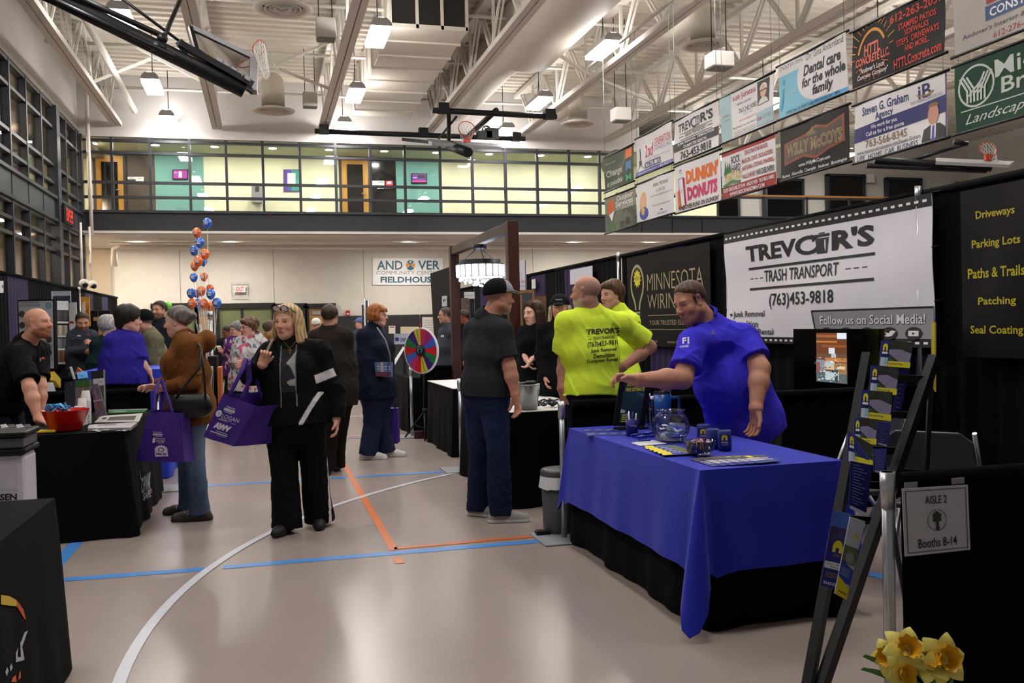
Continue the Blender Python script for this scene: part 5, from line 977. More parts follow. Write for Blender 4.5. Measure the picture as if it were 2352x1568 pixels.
for i in range(26):
    a=i*2.4; r_=.012+.052*((i*7%10)/10); z_=.03+.05*(i/26); q=c+A3(r_*math.cos(a),r_*math.sin(a),z_); ax=_n(A3(math.cos(i*1.7),math.sin(i*1.7),.3)); m=ink(cols[i%8]); b=MB(); b.tube([q-ax*.02,q-ax*.012,q-ax*.009,q+ax*.009,q+ax*.012,q+ax*.02],[.009,.004,.009,.009,.004,.009],m,n=7); tag(b.build('candy'),'wrapped candy heaped in the glass bowl','candy','candies in the glass bowl')
# koozies
for i,(px,py,l,g) in enumerate(((1616,1018,'blue foam can sleeve with a yellow logo, farthest of the three by the candy bowl',1),(1637,1030,'blue foam can sleeve turned away, middle one of the three by the candy bowl',0),(1665,1034,'blue foam can sleeve with a yellow logo, nearest the table edge',1))):
    t,c=lathe_thing('can_sleeve',l,'can sleeve',px,py,TZ,[(.001,.002),(.034,.002),(.036,.02),(.036,.105),(.032,.108),(.03,.02),(.001,.015)],navy,'can sleeves on the blue table')
    if g:
        w=-CF*A3(1,1,0); w=_n(w-CR*.25); s=_n(np.cross(A3(0,0,1),w)); p=Panel(c+w*.037-s*.026+A3(0,0,.09),c+w*.037+s*.026+A3(0,0,.09),c+w*.037+s*.026+A3(0,0,.025),c+w*.037-s*.026+A3(0,0,.025),navy,th=.001); p.disc(.5,.25,.3,.2,yel,a0=0,a1=180); p.rect(.2,.42,.2,.5,yel); p.rect(.58,.8,.2,.5,yel); p.text('WAX',.15,.85,.58,.75,wht,.02); p.rect(.2,.8,.85,.88,wht); p.build('print',parent=t)
# key tags, pens, papers
for i,(px,py) in enumerate(((1449,996),(1459,999),(1472,1003),(1487,995),(1500,1000))):
    c=Z(px,py,TZ+.01); t=thing('pocket_flashlight','small blue pocket light lying before the pen cup','flashlight',c,'pocket lights on the blue table'); d=_n(CR*.8+CF*.6); d[2]=0; b=MB(); b.bar(c-d*.035,c+d*.035,.024,.014,ink('2230b0')); b.build('body',parent=t,bevel=.004); b=MB(); b.bar(c+d*.02,c+d*.045,.022,.016,M_BLACK); b.build('tip',parent=t,bevel=.003); b=MB(); b.bar(c-d*.012+A3(0,0,.0075),c+d*.008+A3(0,0,.0075),.009,.001,wht); b.build('print',parent=t)
b=MB(); b.tube([Z(1466,1012,TZ+.014),Z(1494,1011,TZ+.014)],.005,ink('20289a'),n=8); tag(b.build('pen'),'blue pen lying on the white slips','pen')
flat(1450,1016,1500,1010,1532,1018,1470,1023,wht,th=.004).build('entry_pad','stack of white slips in front of the fishbowl','paper')
for i in range(5):
    dx=i*9.5; dy=i*3.6; p=flat(1480+dx,1024+dy,1552+dx,1022+dy*.9,1568+dx,1028+dy*.9,1484+dx,1031+dy,ink('3a4aa8'),z=TZ+i*.0018); p.rect(0,.28,0,1,yel); p.rect(.62,.98,.1,.9,mat('leafy_print','6a7350',.5,var=.5,scale=60)); p.rect(.36,.58,.2,.32,wht); p.build('flyer','yellow and blue flyer in the fanned row behind the candy bowl','flyer','fanned yellow flyers')
for i in range(6):
    dx=i*21; p=flat(1585+dx,1055-i*1.2,1645+dx,1047-i*.6,1700+dx*.9,1062-i*.9,1637+dx,1071-i*1.6,ink('23318c'),z=TZ+i*.0016); p.rect(.0,1,0,.28,mat('road_print','4e4a50',.5,var=.5,scale=40)); p.rect(.3,.5,.0,.28,yel if i>2 else ink('8a7040')); p.rect(.06,.94,.4,.44,wht); p.rect(.06,.8,.55,.59,wht); p.rect(.06,.9,.7,.74,wht); p.build('brochure','glossy blue brochure spread along the front edge of the blue table','brochure','spread brochures on the blue table')
for i in range(8):
    px=1335+(i%4)*26+(i//4)*10; py=986+(i//4)*9-(i%4)*.5; p=flat(px,py,px+22,py-2,px+28,py+4,px+4,py+6,navy,th=.001); p.rect(.2,.8,.3,.5,ink('8a90c8')); p.build('business_card','dark blue card near the far end of the blue table','card','cards on the blue table')
# ---- trash can
c=Z(1288,1222); t=thing('trash_can','grey pedal trash can with white liner at the end of the blue table','trash can',c); b=MB(); b.lathe([(.001,.01),(.115,.01),(.12,.04),(.13,.42),(.001,.425)],c,mat('grey_plastic','4a4a4c',.4,var=.04),n=28); b.build('bin',parent=t)
b=MB(); b.lathe([(.131,.40),(.134,.43),(.124,.445),(.06,.455),(.001,.455)],c,mat('grey_plastic'),n=28); b.build('lid',parent=t); b=MB(); rr=random.Random(3); n=30
vs=[]; 
for j in range(4):
    for i in range(n): a=2*math.pi*i/n; r_=.133+.004*j+.003*rr.uniform(-1,1); vs.append(c+A3(r_*math.cos(a),r_*math.sin(a),.40-.012*j-.01*(j==3)*rr.random()-.014*j*(.5+.5*math.cos(a-3.6))))
b.add(vs,[(j*n+i,j*n+(i+1)%n,(j+1)*n+(i+1)%n,(j+1)*n+i) for j in range(3) for i in range(n)],ink('d9dadc'),True); b.build('liner',parent=t); b=MB(); b.box(c+A3(-.15,-.06,.03),(.1,.06,.02),M_BLACK); b.build('pedal',parent=t,bevel=.005)
# ---- white topped table of the next booth
tx0,tx1,ty0,ty1=1.86,2.58,6.95,8.75
table('folding table under the black skirt with a white top',tx0,tx1,ty0,ty1,.748); tablecloth('table_skirt','black table skirt of the white-topped table',tx0-.005,tx1+.005,ty0-.005,ty1+.005,.746,.012,black_cl,flare=.03,fold=.018,seed=8,cat='table skirt')
b=MB(); b.box(((tx0+tx1)/2,(ty0+ty1)/2,.757),(tx1-tx0+.03,ty1-ty0+.03,.008),ink('dfdfe0')); tag(b.build('table_cover',bevel=.003),'thin white plastic cover on the black-skirted table','table cover')
c=Z(1213,940,.763); t=thing('metal_bucket','galvanised bucket holding black goods on the white-topped table','bucket',c); b=MB(); b.lathe([(.001,.003),(.075,.003),(.1,.195),(.106,.2),(.1,.205),(.094,.19),(.07,.015),(.001,.012)],c,mat('galvanised','9a9da0',.25,metal=.9,var=.15,scale=8),n=32); b.build('pail',parent=t)
for i in range(9): a=i*2.3; q=c+A3(.045*math.cos(a),.045*math.sin(a),.19+.012*(i%3)); b=MB(); b.ell(q,(.035,.03,.02),M_BLACK,8); tag(b.build('bottle_opener'),'black trinket heaped in the metal bucket','trinket','trinkets in the metal bucket')
rr=random.Random(5)
for i in range(16):
    q=Z(1255+rr.uniform(-22,22),931+rr.uniform(-5,5),.764); b=MB(); a=rr.uniform(0,6.3); pts=[]
    for k in range(9): w=a+k*.8; pts.append(q+A3(.03*math.cos(w)+.01*k*math.cos(a),.03*math.sin(w)+.006*k*math.sin(a),.008+.022*abs(math.sin(k*.9+i))+.003*(i%5)))
    b.tube(pts,.005,M_BLACK,n=5); tag(b.build('lanyard'),'black lanyard in the tangled pile beside the metal bucket','lanyard','tangled black lanyards')
t,c=lathe_thing('water_bottle','clear water bottle behind the hip of the man in the cap','bottle',1190,935,.763,[(.001,.002),(.03,.002),(.032,.05),(.029,.08),(.032,.13),(.013,.185),(.013,.2)],cl); b=MB(); b.lathe([(.015,.2),(.015,.215),(.001,.215)],c,wht,n=14); b.build('cap',parent=t)
# ---- television
c=X(1920,840,4.45); t=thing('television','flat television showing a cluttered workshop in front of the big white banner','television',c); x=4.45; y0_,y1_=X(1822,757,x)[1],X(2018,757,x)[1]; zt=X(1920,755,x)[2]; zb_=.70
p=Panel(A3(x,y0_,zt),A3(x,y1_,zt),A3(x,y1_,zb_),A3(x,y0_,zb_),mat('screen_black','040405',.12,var=0),th=.05,face=(0,6,1)); vp=[('5a3018',0,1,0,.42),('8f5226',0,1,.04,.09),('a0602c',0,.7,.16,.2),('7c4520',.2,1,.24,.29),('c8d4dc',.7,1,.0,.12),('bcc4cc',.42,.62,.3,.42),('9aa6b0',.5,.66,.42,.5),('a86a34',.3,1,.5,.58),('6f7c88',0,.28,.55,.8),('b9a98c',.28,.62,.58,.74),('9ab0bc',.35,.55,.56,.66),('8a6a48',.6,1,.6,.82),('c9b48c',.7,.95,.66,.72),('4a5a60',0,1,.82,1),('a8b4b8',.3,.75,.78,.95),('8c4038',.02,.12,.6,.8),('2a3a4a',.62,.72,.72,.98)]
U0,UW,V0,VH=.30,.36,.05,.62
p.rect(U0,U0+UW,V0,V0+VH,glow('5a4030',.75))
for h_,a,c_,d,e in vp: p.rect(U0+UW*a,U0+UW*c_,V0+VH*d,V0+VH*e,glow(h_,.8))
rr=random.Random(9)
for k in range(90): a=rr.random()*.9; d=.46+rr.random()*.48; p.poly([(U0+UW*min(1,a+rr.uniform(0,.11)),V0+VH*min(1,d+rr.uniform(0,.05))) for _ in range(4)],glow(rr.choice(['c8b090','a0b0b8','6a4a30','3a4650','d0d4d4','8a5a34','b04a3a','4f6f86','2a2420']),.8))
p.build('screen',parent=t); b=MB(); b.box((x+.04,(y0_+y1_)/2,.36),(.08,.08,.7),M_BLACK); b.box((x+.04,(y0_+y1_)/2,.015),(.5,.7,.03),M_BLACK); b.build('stand',parent=t)
# ---- folding chairs
def chair(x,y,a,label):
    t=thing('folding_chair',label,'chair',(x,y,0),'folding chairs'); R_=lambda u,v,w: A3(x+u*math.cos(a)-v*math.sin(a),y+u*math.sin(a)+v*math.cos(a),w); m=mat('grey_vinyl','33333a',.4,var=.05); b=MB()
    b.prism([(-.2,0),(.2,0),(.22,.05),(.21,.16),(.15,.21),(-.15,.21),(-.21,.16),(-.22,.05)],R_(0,.2,.66),R_(1,0,0)-R_(0,0,0),_n(R_(0,.06,.26)-R_(0,0,0)),R_(0,1,0)-R_(0,0,0),.03,m); b.build('backrest',parent=t,bevel=.01)
    b=MB(); b.prism([(-.19,-.2),(.19,-.2),(.21,.15),(-.21,.15)],R_(0,0,.44),R_(1,0,0)-R_(0,0,0),R_(0,1,0)-R_(0,0,0),A3(0,0,1),.03,m); b.build('seat',parent=t,bevel=.01)
    for s in(-1,1):
        b=MB(); b.tube([R_(s*.225,-.26,0),R_(s*.225,.05,.5),R_(s*.21,.22,.86)],.012,M_CHROME,n=8); b.build('front_leg',parent=t); b=MB(); b.tube([R_(s*.2,.28,0),R_(s*.2,-.05,.44)],.012,M_CHROME,n=8); b.build('rear_leg',parent=t)
chair(3.40,4.05,2.25,'grey folding chair inside the booth, right behind the aisle sign'); chair(3.28,4.62,-1.5,'grey folding chair mostly hidden by the brochure rack')
# ---- brochure rack
t=thing('brochure_rack','tall black folding literature rack leaning back beside the blue table','rack',A3(2.05,3.2,0)); D0=3.55
for (a,c) in (((1846,1630),(1992,815)),((1868,1630),(2146,822))):
    b=MB(); b.bar(P(*a,3.28),P(*c,3.95),.035,.05,M_BLACK); b.build('rail',parent=t)
b=MB(); b.tube([P(1985,820,3.95),P(2100,1500,4.5)],.012,M_BLACK,n=6); b.tube([P(2140,830,3.95),P(2110,1480,4.5)],.012,M_BLACK,n=6); b.build('rear_strut',parent=t)
for i,py in enumerate((865,948,1030,1110,1190)):
    f_=(py-820)/800; D_=3.95-.6*f_; b=MB(); xl=1992-f_*146+8; xr=2146-f_*278-4; b.bar(P(xl,py,D_-.02),P(xr,py+6,D_-.02),.012,.03,M_BLACK); b.build('pocket_bar',parent=t)
rp=mat('drive_print','8f86a8',.45,var=.15,scale=12); gp=mat('tree_print','232c22',.5,var=.6,scale=50)
def broch(q,D,kind,label):
    q=[(1920+a/4.612,760+c/4.612) for a,c in q]; p=Panel(P(*q[0],D+.05),P(*q[1],D+.05),P(*q[2],D),P(*q[3],D),navy,th=.004)
    if kind=='front':
        p.rect(.27,1,.0,.8,gp); p.poly([(.27,.34),(.6,.3),(1,.45),(.95,.8),(.62,.78),(.27,.5)],rp); p.poly([(.27,.58),(.27,.78),(.5,.78)],ink('3c5a34')); p.rect(.27,1,.78,1,yel); p.text('Long Lasting Driveway',.3,.75,.83,.93,navy)
        p.disc(.14,.25,.08,.13,yel,a0=0,a1=180); p.rect(.06,.12,.24,.4,yel); p.rect(.16,.22,.24,.4,yel); p.rect(.05,.23,.44,.53,wht); p.rect(.02,.26,.66,1,ink('cfd8e6')); p.rect(.15,.26,.66,.92,ink('9fc4e0'))
    elif kind=='back':
        for k in range(9): p.rect(.12,.5+.35*((k*7%5)/5),.12+k*.09,.135+k*.09,ink('6f7ab8'))
        p.rect(.1,.9,.93,1,ink('a9adc0'))
    return p.build('brochure',label,'brochure','brochures in the rack')
F=[((485,100),(815,120),(780,395),(452,370)),((375,365),(665,390),(640,680),(350,650)),((272,622),(600,650),(580,958),(250,915)),((195,915),(435,935),(425,1205),(190,1190))]
for i,q in enumerate(F): broch(q,3.9-.11*i,'front','driveway brochure in the rack, %s from the top'%['first','second','third','fourth'][i])
broch(((130,1060),(390,1210),(388,1420),(120,1380)),3.46,'front','driveway brochure in the lowest fanned pocket of the rack')
for i,q in enumerate((((660,400),(775,405),(670,960),(595,925)),((440,960),(585,970),(545,1230),(430,1200)),((395,1245),(540,1245),(505,1520),(400,1490)))): broch(q,3.88-.2*i,'back','dark blue brochure back in the right side of the rack, %s from the top'%['first','second','third'][i])
q=[(1954,1058),(2004,1068),(1989,1186),(1950,1166)]; p=Panel(*[P(*a,3.4) for a in q],navy,th=.004)
for k in range(14): p.rect(.1,.45+.4*((k*7%5)/5),.06+k*.06,.075+k*.06,ink('8f98c8'))
p.rect(.02,.98,.93,1,wht); p.build('flyer','tall blue text flyer in the lower middle of the rack','flyer')
def scr(pts): return [(1860+a/4.9,1080+c/4.9) for a,c in pts]
q=scr([(265,450),(460,490),(290,1340),(120,1295)]); p=Panel(*[P(*a,3.36) for a in q],ink('2a2484'),th=.006); p.rect(0,1,0,.2,ink('4a70c8')); p.rect(0,1,.2,.4,mat('dusk_print','3a3a6a',.5,var=.4,scale=20)); p.disc(.62,.47,.3,.1,yel,a0=0,a1=180); p.rect(.32,.52,.44,.53,yel); p.rect(.72,.92,.44,.53,yel); p.text('ASPHALT',.45,.9,.55,.58,ink('c8a02a')); p.rect(0,1,.66,.75,wht); p.text('Call for a FREE',.15,1.0,.675,.7,navy); p.text('Estimate!',.4,.95,.71,.735,navy)
p.text('763-423-5535',.1,1.02,.92,.96,wht,.02); [p.rect(.15,.9,.8+.025*k,.812+.025*k,ink('8a7a50')) for k in range(3)]; p.build('door_hanger','blue and yellow door hanger hung low on the left of the rack','door hanger')
q=scr([(455,520),(625,575),(410,1455),(280,1385)]); p=Panel(*[P(*a,3.33) for a in q],ink('c9d2e8'),th=.006); p.rect(0,1,.36,.58,mat('leafy_print')); p.disc(.55,.5,.3,.07,ink('9a9aa0')); p.poly([(0,.55),(1,.63),(1,.82),(0,.82)],ink('2f4fb4')); p.poly([(0,.76),(1,.86),(1,1),(0,1)],yel); p.rect(.45,.75,.2,.24,yel); [p.rect(.1,.75,.64+.022*k,.648+.022*k,ink('9fb0d8')) for k in range(5)]; p.rect(.2,.9,.93,.95,ink('8a7c20')); p.build('door_hanger','white blue and yellow door hanger hung low on the right of the rack','door hanger')
# ---- aisle sign
yS=2.555; q=[Y(2072,1122,yS),Y(2223,1113,yS),Y(2229,1262,yS),Y(2079,1278,yS)]; p=Panel(*q,ink('b9b8c0'),th=.003); d_=ink('33343a'); dk_=ink('1a1b20')
for a,c,e,f_ in ((.04,.96,.04,.05),(.04,.96,.95,.96),(.04,.05,.04,.96),(.95,.96,.04,.96)): p.rect(a,c,e,f_,d_)
p.text('AISLE 2',.33,.66,.13,.25,dk_,.008); p.text('Booths 8-14',.2,.79,.76,.9,dk_,.008)
for k in range(30):
    if k not in(7,22): a=k*12; p.ring(.5,.5,.15,.165,.12,ink('6a6b70'),n=2,a0=a,a1=a+7,o=.003)
p.poly([(.43,.42),(.5,.36),(.57,.42),(.56,.44),(.56,.52),(.44,.52),(.44,.44)],ink('2a3328')); p.rect(.48,.52,.52,.62,d_); p.disc(.5,.62,.03,.04,d_); p.build('aisle_sign','white paper sign reading AISLE 2 Booths 8-14 taped to the low black drape','sign')
for k,(px,py) in enumerate(((2092,1114),(2200,1104))): b=MB(); b.box(Y(px,py,2.57),(.05,.004,.02),ink('8f8f96')); tag(b.build('tape_strip'),'strip of clear tape holding the %s corner of the aisle sign'%('left','right')[k],'tape')
# ---- daffodils
c=A3(*Z(2085,1560,.25)[:2],0); c=A3(2.06,2.42,0); t=thing('potted_daffodils','yellow daffodils in a pot on the floor by the aisle sign','flowers',c); b=MB(); b.lathe([(.001,.0),(.08,.0),(.105,.17),(.112,.17),(.112,.19),(.1,.19),(.001,.17)],c,mat('plastic_pot','3a2a22',.5),n=24); b.build('pot',parent=t)
pet=mat('petal','ded46a',.5,var=.08,scale=30); trum=mat('trumpet','e0a812',.5,var=.1,scale=40); lf_=mat('leaf','3f7f2c',.45,var=.15,scale=12); Dd=depth(Z(2085,1540,.33)); Dd=2.62
def daff(px,py,dirv,s,dd=0):
    f0=P(px,py,Dd+dd); n=_n(dirv); u=_n(np.cross(n,A3(.2,.1,1))); w=np.cross(n,u); fl=thing('tmp','','',f0); bpy.data.objects.remove(fl); b=MB()
    for k in range(6):
        a=k*math.pi/3+.3; d=u*math.cos(a)+w*math.sin(a); e=np.cross(n,d); rr_=.052*s
        vs=[]; 
        for i in range(6):
            tt=i/5; wd=.021*s*math.sin(math.pi*min(1,.18+tt*.8))+.001; cp_=f0+d*(.006+rr_*tt)+n*(.012*s*math.sin(tt*2.6)-.01*tt*(k%2)); vs+=[cp_-e*wd,cp_+n*.004,cp_+e*wd]
        b.add(vs,[q for i in range(5) for q in ((3*i,3*i+1,3*i+4,3*i+3),(3*i+1,3*i+2,3*i+5,3*i+4))],pet,True)
    fo=b.build('flower',parent=t); b=MB(); vs=[]; N_=24
    for j,(r_,h_) in enumerate(((.009,.0),(.014,.012),(.019,.024),(.026,.033))):
        for i in range(N_): a=2*math.pi*i/N_; r2=r_*s*(1+(.13*math.sin(i*math.pi/1.5) if j==3 else 0)); vs.append(f0+(u*math.cos(a)+w*math.sin(a))*r2+n*h_*s)
    b.add(vs,[(j*N_+i,j*N_+(i+1)%N_,(j+1)*N_+(i+1)%N_,(j+1)*N_+i) for j in range(3) for i in range(N_)],trum,True); b.add([f0+n*.006+(u*math.cos(i)+w*math.sin(i))*.01 for i in range(6)],[tuple(range(6))],trum); b.build('trumpet',parent=fo)
    b=MB(); b.tube([f0-n*.004,f0-n*.02-A3(0,0,.02),(f0+c)/2*A3(1,1,0)+A3(0,0,.27),c+A3(0,0,.18)],.004,lf_,n=6); b.build('stem',parent=t)
CB=-CF
daff(2079,1494,CB*.8+A3(0,0,.6),1.25); daff(2046,1508,CB*.7-CR*.8+A3(0,0,.3),1.05,.02); daff(2163,1513,CB*.9+CR*.2+A3(0,0,.35),1.35,-.01); daff(2132,1532,CB*.5+A3(0,0,.9),1.1,-.02); daff(2068,1545,CB*.8+CR*.3+A3(0,0,.2),1.05,-.04)
for px,py,qx,qy in ((1984,1505,2050,1590),(1980,1535,2050,1600),(2100,1540,2140,1620),(2185,1560,2150,1620),(2120,1520,2110,1610)):
    a=P(px,py,Dd); e=c+A3(0,0,.18); b=MB(); vs=[]; m_=(a+e)/2+A3(0,0,.05); 
    for i in range(9): tt=i/8; q=(1-tt)**2*e+2*tt*(1-tt)*m_+tt*tt*a; wd=.016*math.sin(math.pi*(.12+.88*(1-tt)))+.001; vs+=[q-CR*wd*.6-A3(0,0,wd*.5),q+CR*wd*.6+A3(0,0,wd*.5)]
    b.add(vs,[(2*i,2*i+1,2*i+3,2*i+2) for i in range(8)],lf_,True); b.build('leaf',parent=t)
# ---- wooden posts with the chandelier
t=thing('timber_arch','dark brown timber arch carrying the lit crystal chandelier','arch',A3(2.45,10.4,0)); na,fa=X(1175,508,2.45),X(1042,565,2.45)
for q in(na,fa): b=MB(); b.box((2.45,q[1],q[2]/2),(.115,.115,q[2]),M_WOODDARK); b.build('post',parent=t,bevel=.006)
b=MB(); b.box((2.45,(na[1]+fa[1])/2,2.44),(.09,fa[1]-na[1],.105),mat('beam_wood','4a3c30',.5,var=.35,scale=12,stretch=(1,.12,1))); b.build('beam',parent=t,bevel=.006)
b=MB(); b.box((2.1,11.72,.05),(.55,.06,.1),M_WOODDARK); tag(b.build('floor_board',bevel=.004),'dark red-brown board on the floor behind the prize wheel tripod','board')
yc=X(1102,575,2.45)[1]; Dc=depth((2.45,yc,2)); px2=lambda x,y: P(x,y,Dc); top_=px2(1102,565); rc=55/2100*Dc; zr=px2(1102,605)[2]; zm_=px2(1102,636)[2]; zl_=px2(1102,650)[2]; c=A3(2.45,yc,0)
t=thing('chandelier','lit round crystal chandelier hanging from the timber arch','chandelier',A3(2.45,yc,zr)); b=MB(); b.lathe([(.001,2.387),(.08,2.387),(.08,2.335),(.001,2.335)],c,M_BLACK,n=16); b.build('canopy',parent=t)
for k in range(3): a=k*2.094+.5; b=MB(); b.tube([c+A3(.05*math.cos(a),.05*math.sin(a),2.335),c+A3(rc*.75*math.cos(a),rc*.75*math.sin(a),zr+.03)],.006,M_BLACK,n=6); b.build('rod',parent=t)
b=MB(); b.lathe([(rc*.82,zr+.035),(rc*.86,zr+.04),(rc*.86,zr),(rc*.98,zr-.005),(rc*.98,zr-.02),(rc*.82,zr-.02)],c,M_BLACK,n=40); b.build('top_ring',parent=t)
cry=mat('crystal','eef2ff',.05,var=0,trans=0,spec=.9); cg=glow('eef3ff',1.6)
b=MB()
for k in range(64): a=k*math.pi/32; d=A3(math.cos(a),math.sin(a),0); q=c+d*rc; b.bar(q+A3(0,0,zr-.02),q+A3(0,0,zm_),.017,.01,cg if k%3 else cry,up=d)
b.build('crystal_band',parent=t); b=MB(); b.lathe([(rc*.9,zr-.02),(rc*.9,zm_)],c,glow('dfe8ff',3),n=32); b.lathe([(rc*.9,zm_+.01),(.001,zm_+.01)],c,glow('f4f7ff',9),n=32); b.build('lamp_core',parent=t)
b=MB(); b.lathe([(rc*1.01,zm_+.006),(rc*1.02,zm_-.004),(rc*.99,zm_-.004)],c,M_CHROME,n=40); b.build('lower_ring',parent=t)
b=MB(); rr=random.Random(4)
for k in range(90): r_=rc*.9*math.sqrt(rr.random()); a=rr.uniform(0,6.3); b.ell(c+A3(r_*math.cos(a),r_*math.sin(a),zm_-.015-(zm_-zl_+.03)*(1-(r_/rc)**2)*rr.uniform(.4,1)),.014,cg if k%3 else cry,6)
o=b.build('crystal_beads',parent=t); o['kind']='stuff'
# ---- prize wheel
c=Y(968,805,11.6); g0=Z(980,1012); t=thing('prize_wheel','multicoloured spinning prize wheel on a black tripod','prize wheel',A3(c[0],c[1],0)); Rw=53/2100*depth(c); n=_n(V(-.62,-.78)); u=_n(np.cross(A3(0,0,1),n)); w=A3(0,0,1)
b=MB(); sc_=['a8334e','8c2a6a','3a5ab0','b02028','1f6b3a','3a1f6a','b9b23a','b02028','a0306a','3a5ab0','b02028','1f6b3a','3a1f6a','b9b23a']
for k in range(14):
    a0,a1=math.pi/2-k*2*math.pi/14,math.pi/2-(k+1)*2*math.pi/14; pts=[c+n*.012]+[c+n*.012+(u*math.cos(a0+(a1-a0)*i/5)+w*math.sin(a0+(a1-a0)*i/5))*Rw*.96 for i in range(6)]; b.add(pts,[tuple(range(7))],mat('wheel_'+sc_[k],sc_[k],.25,var=.03))
b.build('face',parent=t); b=MB(); b.lathe([(Rw*.96,-.012),(Rw,-.012),(Rw*1.01,0),(Rw,.016),(Rw*.95,.016)],c,ink('c8c8cc'),n=48,ax=(u,w,n)); b.lathe([(.001,-.01),(Rw*.98,-.01)],c,M_BLACK,n=40,ax=(u,w,n)); b.build('rim',parent=t)
b=MB(); b.lathe([(.075,.013),(.075,.03),(.001,.032)],c,M_BLACK,n=24,ax=(u,w,n)); b.build('hub',parent=t); b=MB()
for s in(-1,1): b.add([c+n*.034+u*s*.045+w*0,c+n*.034+u*s*.02+w*.03,c+n*.034+u*s*.014+w*.024,c+n*.034+u*s*.032,c+n*.034+u*s*.014-w*.024,c+n*.034+u*s*.02-w*.03],[(0,1,2,3),(0,3,4,5)],ink('3ab8d0'))
b.build('hub_print',parent=t); b=MB(); b.prism([(-.015,.0),(.015,.0),(.006,-.06),(-.006,-.06)],c+w*(Rw+.05)+n*.01,u,w,n,.01,ink('b03a2a')); b.build('pointer',parent=t)
for k in(0,6,13):
    a=math.pi/2-(k+.5)*2*math.pi/14; d=u*math.cos(a)+w*math.sin(a); e=np.cross(n,d); 
    if k in(6,13): V_,F_,_=glyphs('PRIZE'); b=MB(); b.add([c+n*.0135+d*(Rw*(.9-.5*x_))+e*(.02*(y_-.5)) for x_,y_ in V_],F_,ink('3a3a20')); b.build('lettering',parent=t)
b=MB(); b.tube([A3(c[0],c[1],c[2])-n*.03,A3(c[0],c[1],.12)-n*.03],.014,M_BLACK,n=10); b.build('column',parent=t); ct=A3(c[0],c[1],0)-n*.03
for k in range(3):
    a=.35+k*2.094; d=A3(math.cos(a),math.sin(a),0); b=MB(); b.tube([ct+A3(0,0,.36),ct+d*.3+A3(0,0,.02)],.012,M_BLACK,n=8); b.build('leg',parent=t); b=MB(); b.tube([ct+A3(0,0,.14),ct+d*.17+A3(0,0,.18)],.008,M_BLACK,n=6); b.build('brace',parent=t)
b=MB(); b.tube([ct+A3(0,0,.33),ct+A3(0,0,.40)],.03,M_BLACK,n=10); b.build('collar',parent=t)
# ---- far right booths: small signs and boards
table('folding table with a black skirt behind the prize wheel',2.0,2.7,9.9,11.5,.748); tablecloth('table_skirt','black table skirt between the prize wheel and the man in the cap',1.995,2.705,9.895,11.505,.746,.012,black_cl,flare=.03,fold=.018,seed=12,cat='table skirt'); b=MB(); b.box((2.35,10.7,.756),(.74,1.64,.008),ink('dcdcdc')); tag(b.build('table_cover'),'white cover on the far black-skirted table left of the man in the cap','table cover')
table('folding table with black skirt carrying samples behind the redhead',1.88,2.3,12.4,14.2,.748); tablecloth('table_skirt','black table skirt right behind the redhead and the prize wheel',1.875,2.305,12.395,14.205,.75,.012,black_cl,flare=.03,fold=.018,seed=13,cat='table skirt')
def stand(px,py,D,w,h,base,name,label,cat,fn=None,yawd=0,th=.02):
    c=P(px,py,D); r=_n(CR*A3(1,1,0)+CF*A3(1,1,0)*yawd); u=A3(0,0,1); p=Panel(c-r*w/2+u*h/2,c+r*w/2+u*h/2,c+r*w/2-u*h/2,c-r*w/2-u*h/2,base,th=th)
    if fn: fn(p)
    t=thing(name,label,cat,A3(c[0],c[1],0)); p.build('face',parent=t); q=c+p.n*(-th-.02); b=MB(); b.tube([A3(q[0],q[1],.012),A3(q[0],q[1],c[2]+h*.3)],.012,M_BLACK,n=8); b.build('post',parent=t); b=MB(); b.lathe([(.001,.0),(.12,.0),(.12,.012),(.001,.014)],A3(q[0],q[1],0),M_BLACK,n=16); b.build('foot',parent=t)
    return t
def ondrape(px0,py0,px1,py1,name,label,cat,base): 
    a,c=X(px0,py0,4.93),X(px1,py1,4.93); Panel(A3(4.93,a[1],a[2]),A3(4.93,c[1],a[2]),A3(4.93,c[1],c[2]),A3(4.93,a[1],c[2]),base,th=.004).build(name,label,cat)
stand(1198,634,13.2,.13,.46,ink('d3d2dc'),'booth_sign','white booth sign with red lettering behind the near timber post','sign',lambda p:(p.text('n, Inc',.1,.95,.62,.72,ink('b03030'),.02),p.text('ing Home!',.1,.95,.78,.84,ink('333333')),p.rect(.93,1,0,1,ink('4a2a70'))),-.4)
ondrape(1221,642,1230,662,'booth_card','narrow white booth card on the black drape left of the bald man','sign',ink('d3d3d3')); ondrape(1309,620,1361,646,'booth_sign','blank white booth sign on the drape above the bald man','sign',ink('cfcfdc'))
stand(1078,678,16.5,.19,.12,ink('d8d8d8'),'booth_sign','small white booth sign between the two timber posts','sign',lambda p:p.text('gymnastics',.05,.9,.4,.65,ink('222222'))); stand(1068,700,15.9,.13,.24,mat('photo_print','6a5a52',.5,var=.6,scale=30),'photo_board','small photo collage behind the far timber post','photo'); p=Panel(P(1015,680,14.82),P(1026,679,14.78),P(1026,703,14.78),P(1015,704,14.82),ink('dcdcdc'),th=.02); p.text('F',.3,.9,.3,.6,ink('222222'),.02); p.build('letter_sign','white letter sign on the dark booth wall behind the grey pullover man','sign')
b=MB(); q=[P(988,628,15.2),P(1050,607,14.6),P(1052,860,14.6),P(1002,860,15.2)]; p=Panel(*q,mat('booth_black','17171a',.7),th=.06); p.build('booth_wall','leaning black display wall left of the timber arch','display')
stand(1212,745,12.6,.2,.95,mat('easel_board','3a3b40',.6),'easel_board','grey board in an oak frame behind the young woman with long hair','board',lambda p:(p.rect(0,.14,0,1,ink('8a6434')),p.rect(.86,1,0,1,ink('8a6434')),p.rect(0,1,0,.04,ink('8a6434'))))
